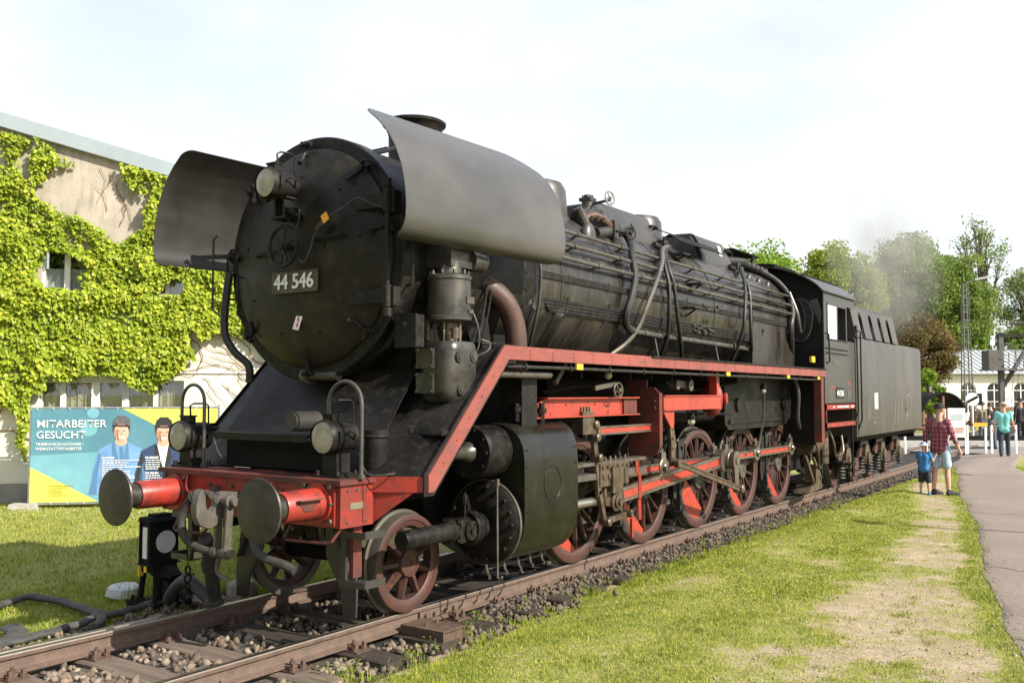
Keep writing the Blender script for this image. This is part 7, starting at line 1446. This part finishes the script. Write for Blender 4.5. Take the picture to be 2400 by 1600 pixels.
# ---- smoke drifting before the trees
q = MB().ball((0,0,0),1,24,14)
m = bpy.data.materials.new('smoke_volume'); m.use_nodes = True; t = m.node_tree; t.nodes.remove(t.nodes['Principled BSDF'])
pv = t.nodes.new('ShaderNodeVolumePrincipled'); pv.inputs['Color'].default_value = (.62,.60,.58,1); pv.inputs['Anisotropy'].default_value = .2
v = coords(t); ln = t.nodes.new('ShaderNodeVectorMath'); ln.operation = 'LENGTH'; L(t, v, ln.inputs[0]); mr = t.nodes.new('ShaderNodeMapRange'); mr.inputs[1].default_value = 1.0; mr.inputs[2].default_value = .25; L(t, ln.outputs['Value'], mr.inputs[0])
nf = rampn(t, noise(t, v, 2.2, 4, .6), .36, .70); mu = t.nodes.new('ShaderNodeMath'); mu.operation = 'MULTIPLY'; L(t, mr.outputs[0], mu.inputs[0]); L(t, nf, mu.inputs[1]); m2_ = t.nodes.new('ShaderNodeMath'); m2_.operation = 'MULTIPLY'; m2_.inputs[1].default_value = .75; L(t, mu.outputs[0], m2_.inputs[0])
L(t, m2_.outputs[0], pv.inputs['Density']); L(t, pv.outputs[0], t.nodes['Material Output'].inputs['Volume'])
tag(obj('smoke', q, m, None, (-6.6,52.5,9.6), (0,R(-10),R(35)), (3.7,2.4,5.4)), 'thin grey smoke drifting before the trees behind the tender', 'smoke', kind='stuff')
# ---- two lamp posts beyond the path, whose shadows cross the asphalt
for (x_, y_, lab) in ((10.2,10.9,'slim grey lamp post casting the nearer shadow across the path'),(10.0,20.6,'slim grey lamp post casting the farther shadow across the path')):
    lp_ = thing('lamp_post', lab, 'lamp post', (x_,y_,-.1), 'lamp posts along the path')
    q = MB(); q.cyl((x_,y_,-.1),(x_,y_,5.2),.06,.04,n=10); obj('post', q, M['galv'], lp_); q = MB(); q.lathe([(0,.05),(.05,.16),(.20,.13),(.25,.02)],(x_,y_,5.2),(0,0,1),14); obj('lamp_head', q, M['galv'], lp_)
# ================================================================ people
def cloth(name, c1, c2=None, sc=30): return mat(name, c1, c2 or tuple(x*.8 for x in c1), sc, .85, bump=.1)
M['skin'] = mat('skin', (.56,.33,.24), (.50,.28,.20), 20, .5)
m, t, b = new_mat('plaid_cloth'); v = coords(t); sp = t.nodes.new('ShaderNodeSeparateXYZ'); L(t, v, sp.inputs[0])
def band(axis, f, th, ph=0):
    w = t.nodes.new('ShaderNodeMath'); w.operation = 'MULTIPLY_ADD'; w.inputs[1].default_value = f; w.inputs[2].default_value = ph; L(t, axis, w.inputs[0]); s = t.nodes.new('ShaderNodeMath'); s.operation = 'SINE'; L(t, w.outputs[0], s.inputs[0]); g = t.nodes.new('ShaderNodeMath'); g.operation = 'GREATER_THAN'; g.inputs[1].default_value = th; L(t, s.outputs[0], g.inputs[0]); return g.outputs[0]
bz = band(sp.outputs['Z'], 150, .1); bx = band(sp.outputs['X'], 150, .1); lz = band(sp.outputs['Z'], 75, .965, 1.2); lx = band(sp.outputs['X'], 75, .965, 1.2)
c = mixc(t, bz, (.26,.045,.065), (.075,.02,.045)); c2 = mixc(t, bx, (.30,.06,.08), (.075,.02,.045)); c = mixc(t, .5, c, c2); c = mixc(t, lz, c, (.42,.28,.30)); c = mixc(t, lx, c, (.42,.28,.30)); L(t, c, b.inputs['Base Color']); b.inputs['Roughness'].default_value = .9; M['plaid'] = m
M['denim'] = cloth('light_denim', (.30,.40,.50), (.40,.50,.58), 14); M['bluetee'] = cloth('blue_tee', (.045,.20,.48)); M['navyc'] = cloth('navy_cloth', (.02,.024,.04)); M['tealtee'] = cloth('teal_shirt', (.18,.52,.50), (.22,.58,.55), 8); M['darkj'] = cloth('dark_jeans', (.03,.045,.07)); M['blackc'] = cloth('black_cloth', (.018,.018,.020)); M['greyj'] = cloth('grey_jeans', (.10,.12,.15)); M['khaki'] = cloth('khaki_cloth', (.26,.23,.14)); M['shoe'] = cloth('dark_shoe', (.03,.03,.033)); M['shoe2'] = cloth('blue_shoe', (.03,.20,.30)); M['capblk'] = cloth('black_cap', (.02,.02,.022)); M['capbeige'] = cloth('beige_cap', (.48,.40,.28)); M['hatblue'] = cloth('blue_hat', (.10,.30,.62), (.75,.78,.82), 9); M['hair'] = mat('hair', (.05,.035,.025), (.08,.055,.04), 40, .6); M['sole'] = cloth('white_sole', (.6,.6,.58)); M['watch'] = mat('watch', (.05,.05,.05), None, rough=.3)
PEOPLE = []
def person(label, loc, heading, H, look, pose, group=None):
    """look: dict of materials; pose: overrides of joint positions (1.8 m figure facing +y, x to its right)"""
    J = dict(hipL=(-.095,0,.93), hipR=(.095,0,.93), kneeL=(-.10,.015,.50), kneeR=(.10,.015,.50), ankL=(-.105,-.03,.085), ankR=(.105,-.03,.085), toeL=(-.12,.15,.035), toeR=(.12,.15,.035), shL=(-.185,0,1.44), shR=(.185,0,1.44), elL=(-.245,-.03,1.15), elR=(.245,-.03,1.15), wrL=(-.265,.05,.90), wrR=(.265,.05,.90), neck=(0,-.005,1.50), head=(0,.02,1.665), pel=(0,0,.98), waist=(0,.005,1.12), chest=(0,0,1.32), look=(0,1,0)); J.update(pose)
    k = H/1.8; V = {n: Vector(p)*(k if n != 'look' else 1) for n, p in J.items()}
    caps = []                                                       # (p0, p1, r0, r1, material)
    def C(a, b_, r0, r1, mt): caps.append((Vector(a), Vector(b_), r0*k, r1*k, mt))
    fat = look.get('fat',1.0); sh_, pa, sk, so = look['shirt'], look['pants'], 'skin', look['shoe']; shorts = look.get('shorts'); sleeve = look.get('sleeve', 1.0)
    for s in 'LR':
        hp, kn, an, to = V['hip'+s], V['knee'+s], V['ank'+s], V['toe'+s]
        if shorts:
            C(hp, hp.lerp(kn, shorts*.85), .094*fat, .084*fat, pa); C(hp.lerp(kn, shorts*.8), hp.lerp(kn, shorts), .086*fat, .088*fat, pa); C(hp.lerp(kn, shorts*.9), kn, .072, .053, sk); C(kn, kn.lerp(an,.35)+Vector((0,-.012*k,0)), .053, .056, sk); C(kn.lerp(an,.35)+Vector((0,-.012*k,0)), an, .056, .035, sk); C(an+Vector((0,0,.02*k)), an, .040, .042, so)
        else: C(hp, kn, .10*fat, .075, pa); C(kn, an+Vector((0,0,.01*k)), .074, .066, pa)
        C(an-Vector((0,.03*k,.035*k)), to, .046, .036, so); C(an, an.lerp(to,.4), .045, .043, so)
        sd, el, wr = V['sh'+s], V['el'+s], V['wr'+s]
        C(sd, sd.lerp(el,min(sleeve*2,1)), .062*fat, .052, sh_)
        if sleeve < .5: C(sd.lerp(el,sleeve*2*.92), el, .044, .038, sk)
        if sleeve > .5: C(el, el.lerp(wr,min(1,(sleeve-.5)*2)), .050, .043, sh_)
        C(el if sleeve <= .5 else el.lerp(wr,(sleeve-.5)*1.8), wr, .038, .027, sk)
        d = (wr-el).normalized(); sx = -1 if s == 'L' else 1; pl_ = wr+d*.085*k
        C(wr, pl_, .028, .032, sk); ac = Vector((0,1,0)); 
        for q_,(off,ln_) in enumerate(((-.027,.062),(-.009,.075),(.009,.070),(.026,.055))):
            a0 = pl_+ac*(off*k); mid = a0+d*ln_*.55*k+Vector((-sx*.010*k,0,0)); C(a0, mid, .0125, .0115, sk); C(mid, mid+d*ln_*.45*k+Vector((-sx*.022*k,.0,0)), .0115, .010, sk)
        C(wr+d*.03*k+ac*.028*k, wr+d*.075*k+ac*.060*k, .014, .011, sk)
    for sx in (-1,1):
        o = Vector((sx*.065*k,0,0)); C(V['pel']+o-Vector((0,0,.03*k)), V['waist']+o, .112*fat, .105*fat, pa if not look.get('untuck') else sh_); C(V['waist']+o, V['chest']+o*1.15, .106*fat, .118*fat, sh_); C(V['chest']+o*1.15, V['sh'+('L' if sx<0 else 'R')]*.8+V['chest']*.2, .115, .07, sh_)
    if look.get('untuck'): C(V['pel']-Vector((.05*k,0,.07*k)), V['pel']+Vector((.05*k,0,-.07*k)), .128*fat, .128*fat, sh_)
    else: C(V['pel']-Vector((.05*k,0,.05*k)), V['pel']+Vector((.05*k,0,-.05*k)), .122*fat, .122*fat, pa)
    C(V['neck']-Vector((0,0,.05*k)), V['head']-Vector((0,.01*k,.06*k)), .058, .056, sk); lk = Vector(J['look']).normalized()
    hd = V['head']; C(hd+Vector((0,0,.03*k))-lk*.018*k, hd+Vector((0,0,.025*k))+lk*.012*k, .088, .084, sk); C(hd-Vector((0,0,.04*k))+lk*.02*k, hd-Vector((0,0,.075*k))+lk*.042*k, .066, .043, sk); C(hd+lk*.085*k, hd+lk*.112*k-Vector((0,0,.02*k)), .012, .015, sk)
    sd = lk.cross(Vector((0,0,1)))
    for sx in (-1,1): C(hd+sd*sx*.083*k+Vector((0,0,.015*k)), hd+sd*sx*.088*k-Vector((0,0,.025*k)), .018, .013, sk)
    mb = MB()
    for p0,p1,r0,r1,mt in caps:
        if (p1-p0).length < 1e-4: p1 = p0+Vector((0,0,1e-3))
        d = (p1-p0); ln_ = d.length; pr = [(-r0*math.cos(a), max(1e-4,r0*math.sin(a))) for a in np.linspace(.02,1.5,5)]+[(ln_+r1*math.sin(a), max(1e-4,r1*math.cos(a))) for a in np.linspace(.05,1.55,5)]
        mb.lathe(pr, p0, d, 12, True, True)
    me = mb.mesh('person_raw', recalc=True, smooth=False); o = bpy.data.objects.new('person_raw', me); col.objects.link(o)
    md = o.modifiers.new('r','REMESH'); md.mode = 'VOXEL'; md.voxel_size = .0115*max(k,.75) if H > 1.3 else .0085; sm = o.modifiers.new('s','SMOOTH'); sm.iterations = 3; sm.factor = .5
    PEOPLE.append((o, caps, label, loc, heading, look, V, k, lk, group))
person('man in red plaid shirt and denim shorts holding a small boy by the hand', (2.72,15.28,-.085), R(-18), 1.80, dict(shirt='plaid', pants='denim', shoe='shoe', shorts=.78, sleeve=.74, untuck=True, fat=1.04, hat='capblk', hatkind='cap'),
       dict(ankL=(-.12,-.03,.085), ankR=(.15,.02,.085), toeL=(-.06,.14,.035), toeR=(.26,.17,.035), kneeL=(-.11,.02,.5), kneeR=(.13,.02,.5), shL=(-.165,0,1.43), shR=(.165,0,1.43), wrL=(-.29,-.01,.88), elL=(-.27,-.04,1.15), wrR=(.33,.10,.90), elR=(.29,-.03,1.14), look=(.35,.9,-.1)))
person('small boy in blue shirt and sun hat holding the plaid shirted man', (2.45,15.14,-.085), R(-10), 1.02, dict(shirt='bluetee', pants='navyc', shoe='shoe2', shorts=.98, sleeve=.35, untuck=True, fat=1.22, hat='hatblue', hatkind='sunhat'),
       dict(wrR=(.36,.05,1.33), elR=(.30,.0,1.18), wrL=(-.22,.10,1.0), elL=(-.25,-.02,1.2), ankL=(-.12,-.03,.085), ankR=(.16,0,.085), kneeR=(.13,.02,.5), head=(0,.02,1.70), toeL=(-.17,.15,.035), look=(-.2,.95,0)))
person('man in turquoise shirt and beige cap walking away on the path', (2.32,28.1,-.085), R(8), 1.72, dict(shirt='tealtee', pants='darkj', shoe='shoe', sleeve=.35, untuck=True, fat=1.06, hat='capbeige', hatkind='cap'),
       dict(kneeR=(.10,.12,.52), ankR=(.11,.20,.10), toeR=(.13,.37,.05), kneeL=(-.10,-.04,.5), ankL=(-.10,-.22,.12), toeL=(-.11,-.06,.035), wrL=(-.30,-.06,.92), wrR=(.31,.10,.93), look=(-.4,.9,0)))
person('man in black jacket and black cap standing in the yard', (1.95,36.2,-.085), R(35), 1.80, dict(shirt='blackc', pants='blackc', shoe='shoe', sleeve=1.0, fat=1.08, hat='capblk', hatkind='cap'), dict(look=(.8,.6,0), wrR=(.30,.12,.92)))
person('person in dark vest and grey jeans stooping beside the turquoise shirted man', (1.42,32.6,-.085), R(60), 1.70, dict(shirt='blackc', pants='greyj', shoe='shoe', sleeve=.3, fat=1.1, hat=None), dict(wrL=(-.15,.25,1.0), elL=(-.26,-.08,1.18), wrR=(.15,.25,1.0), head=(0,.10,1.62), neck=(0,.04,1.48), look=(.1,.9,-.4)))
person('person in khaki shirt standing before the roundhouse', (.55,36.8,-.085), R(20), 1.66, dict(shirt='khaki', pants='greyj', shoe='shoe', sleeve=.4, hat=None), dict(wrR=(.2,.25,1.05)))
dg = bpy.context.evaluated_depsgraph_get()
for (o, caps, label, loc, heading, look, V, k, lk, group) in PEOPLE:
    ev = o.evaluated_get(dg); me = bpy.data.meshes.new_from_object(ev); me.name = 'person'
    n = len(me.polygons); ce = np.zeros(n*3, np.float32); me.polygons.foreach_get('center', ce); ce = ce.reshape(-1,3)
    best = np.full(n, 1e9); who = np.zeros(n, int); mats = []
    for (p0,p1,r0,r1,mt) in caps:
        if mt not in mats: mats.append(mt)
        a = np.array(p0); d = np.array(p1)-a; tt = np.clip(((ce-a)@d)/max(d@d,1e-9),0,1); ds = np.linalg.norm(ce-(a+tt[:,None]*d),axis=1)-(r0+(r1-r0)*tt); bt = ds < best; best[bt] = ds[bt]; who[bt] = mats.index(mt)
    me.materials.clear()
    for mt in mats: me.materials.append(M[mt])
    me.polygons.foreach_set('material_index', who.astype(np.int32)); me.polygons.foreach_set('use_smooth', [True]*n); me.update()
    bpy.data.objects.remove(o)
    P_ = put(bpy.data.objects.new('person', me), None, loc, (0,0,heading)); tag(P_, label, 'person', group)
    hd = V['head']; ql = Vector((0,1,0)).rotation_difference(Vector((lk.x,lk.y,0)).normalized()); hm = Matrix.Rotation(heading,3,'Z') @ ql.to_matrix(); hw3 = Vector(loc)+Matrix.Rotation(heading,3,'Z')@hd; qq = hm.to_quaternion()
    q = MB(); rows = []                                             # hair: skull cap from the forehead round to the nape
    for i in range(9):
        th = R(8+i*11.5); rows.append([(.096*k*math.sin(th)*math.cos(a), (-.012+.106*math.sin(th)*math.sin(a))*k, (.025+.100*math.cos(th))*k) for a in np.linspace(R(150 if i>4 else 90),R(390 if i>4 else 450),22)])
    q.sheet(rows); obj('hair', q, M['hair'], P_, tuple(hw3), qq)
    if look.get('hat'):
        q = MB(); q.lathe([(0,.104*k),(.035*k,.103*k),(.075*k,.085*k),(.098*k,.045*k),(.104*k,0)], (0,-.008*k,.030*k), (0,0,1), 22)
        if look['hatkind'] == 'cap': q.sheet([[(.082*k*math.cos(R(a)),(.07+u*.085*math.sin(R(a))+.012)*k,(.040-.018*u)*k) for a in range(15,166,15)] for u in (0,.5,1)], .006)
        else: q.lathe([(0,.104*k),(-.012*k,.135*k),(-.035*k,.168*k),(-.037*k,.165*k),(-.006*k,.104*k)], (0,-.008*k,.045*k), (0,0,1), 24, cap0=False, cap1=False)
        obj('cap' if look['hatkind']=='cap' else 'sun_hat', q, M[look['hat']], P_, tuple(hw3), qq)
    q = MB()
    for sx in (-1,1): q.ball((sx*.033*k,.086*k,.022*k),.011*k,8,6)
    obj('eyes', q, M['watch'], P_, tuple(hw3), qq)
    q = MB(); q.tube([(-.025*k,.098*k,-.052*k),(0,.103*k,-.055*k),(.025*k,.098*k,-.052*k)],.005*k,5); obj('mouth', q, mat('lips',(.42,.17,.14)), P_, tuple(hw3), qq)
# ---- tiny hardware too small to pick apart stays joined: kind stuff
for _o in bpy.data.objects:
    if _o.parent is not None and _o.type == 'MESH' and _o.name.split('.')[0] in ('flange_bolts','beam_bolts','door_studs','plate_bolts','smokebox_rivets','running_board_rivets','relay_box_screws','lamp_fittings','pipe_clips','lubricator_unions','steam_line_clips','pipe_brackets','cable_ties','step_lettering','lamp_bracket','deflector_brackets','drain_cocks','pump_plates','pump_pipes','lamp_wiring','lamp_cable','cladding_cover','platform_rail','thin_pipe') and 'kind' not in _o:
        if _o.name.split('.')[0] not in ('thin_pipe',): _o['kind'] = 'stuff'
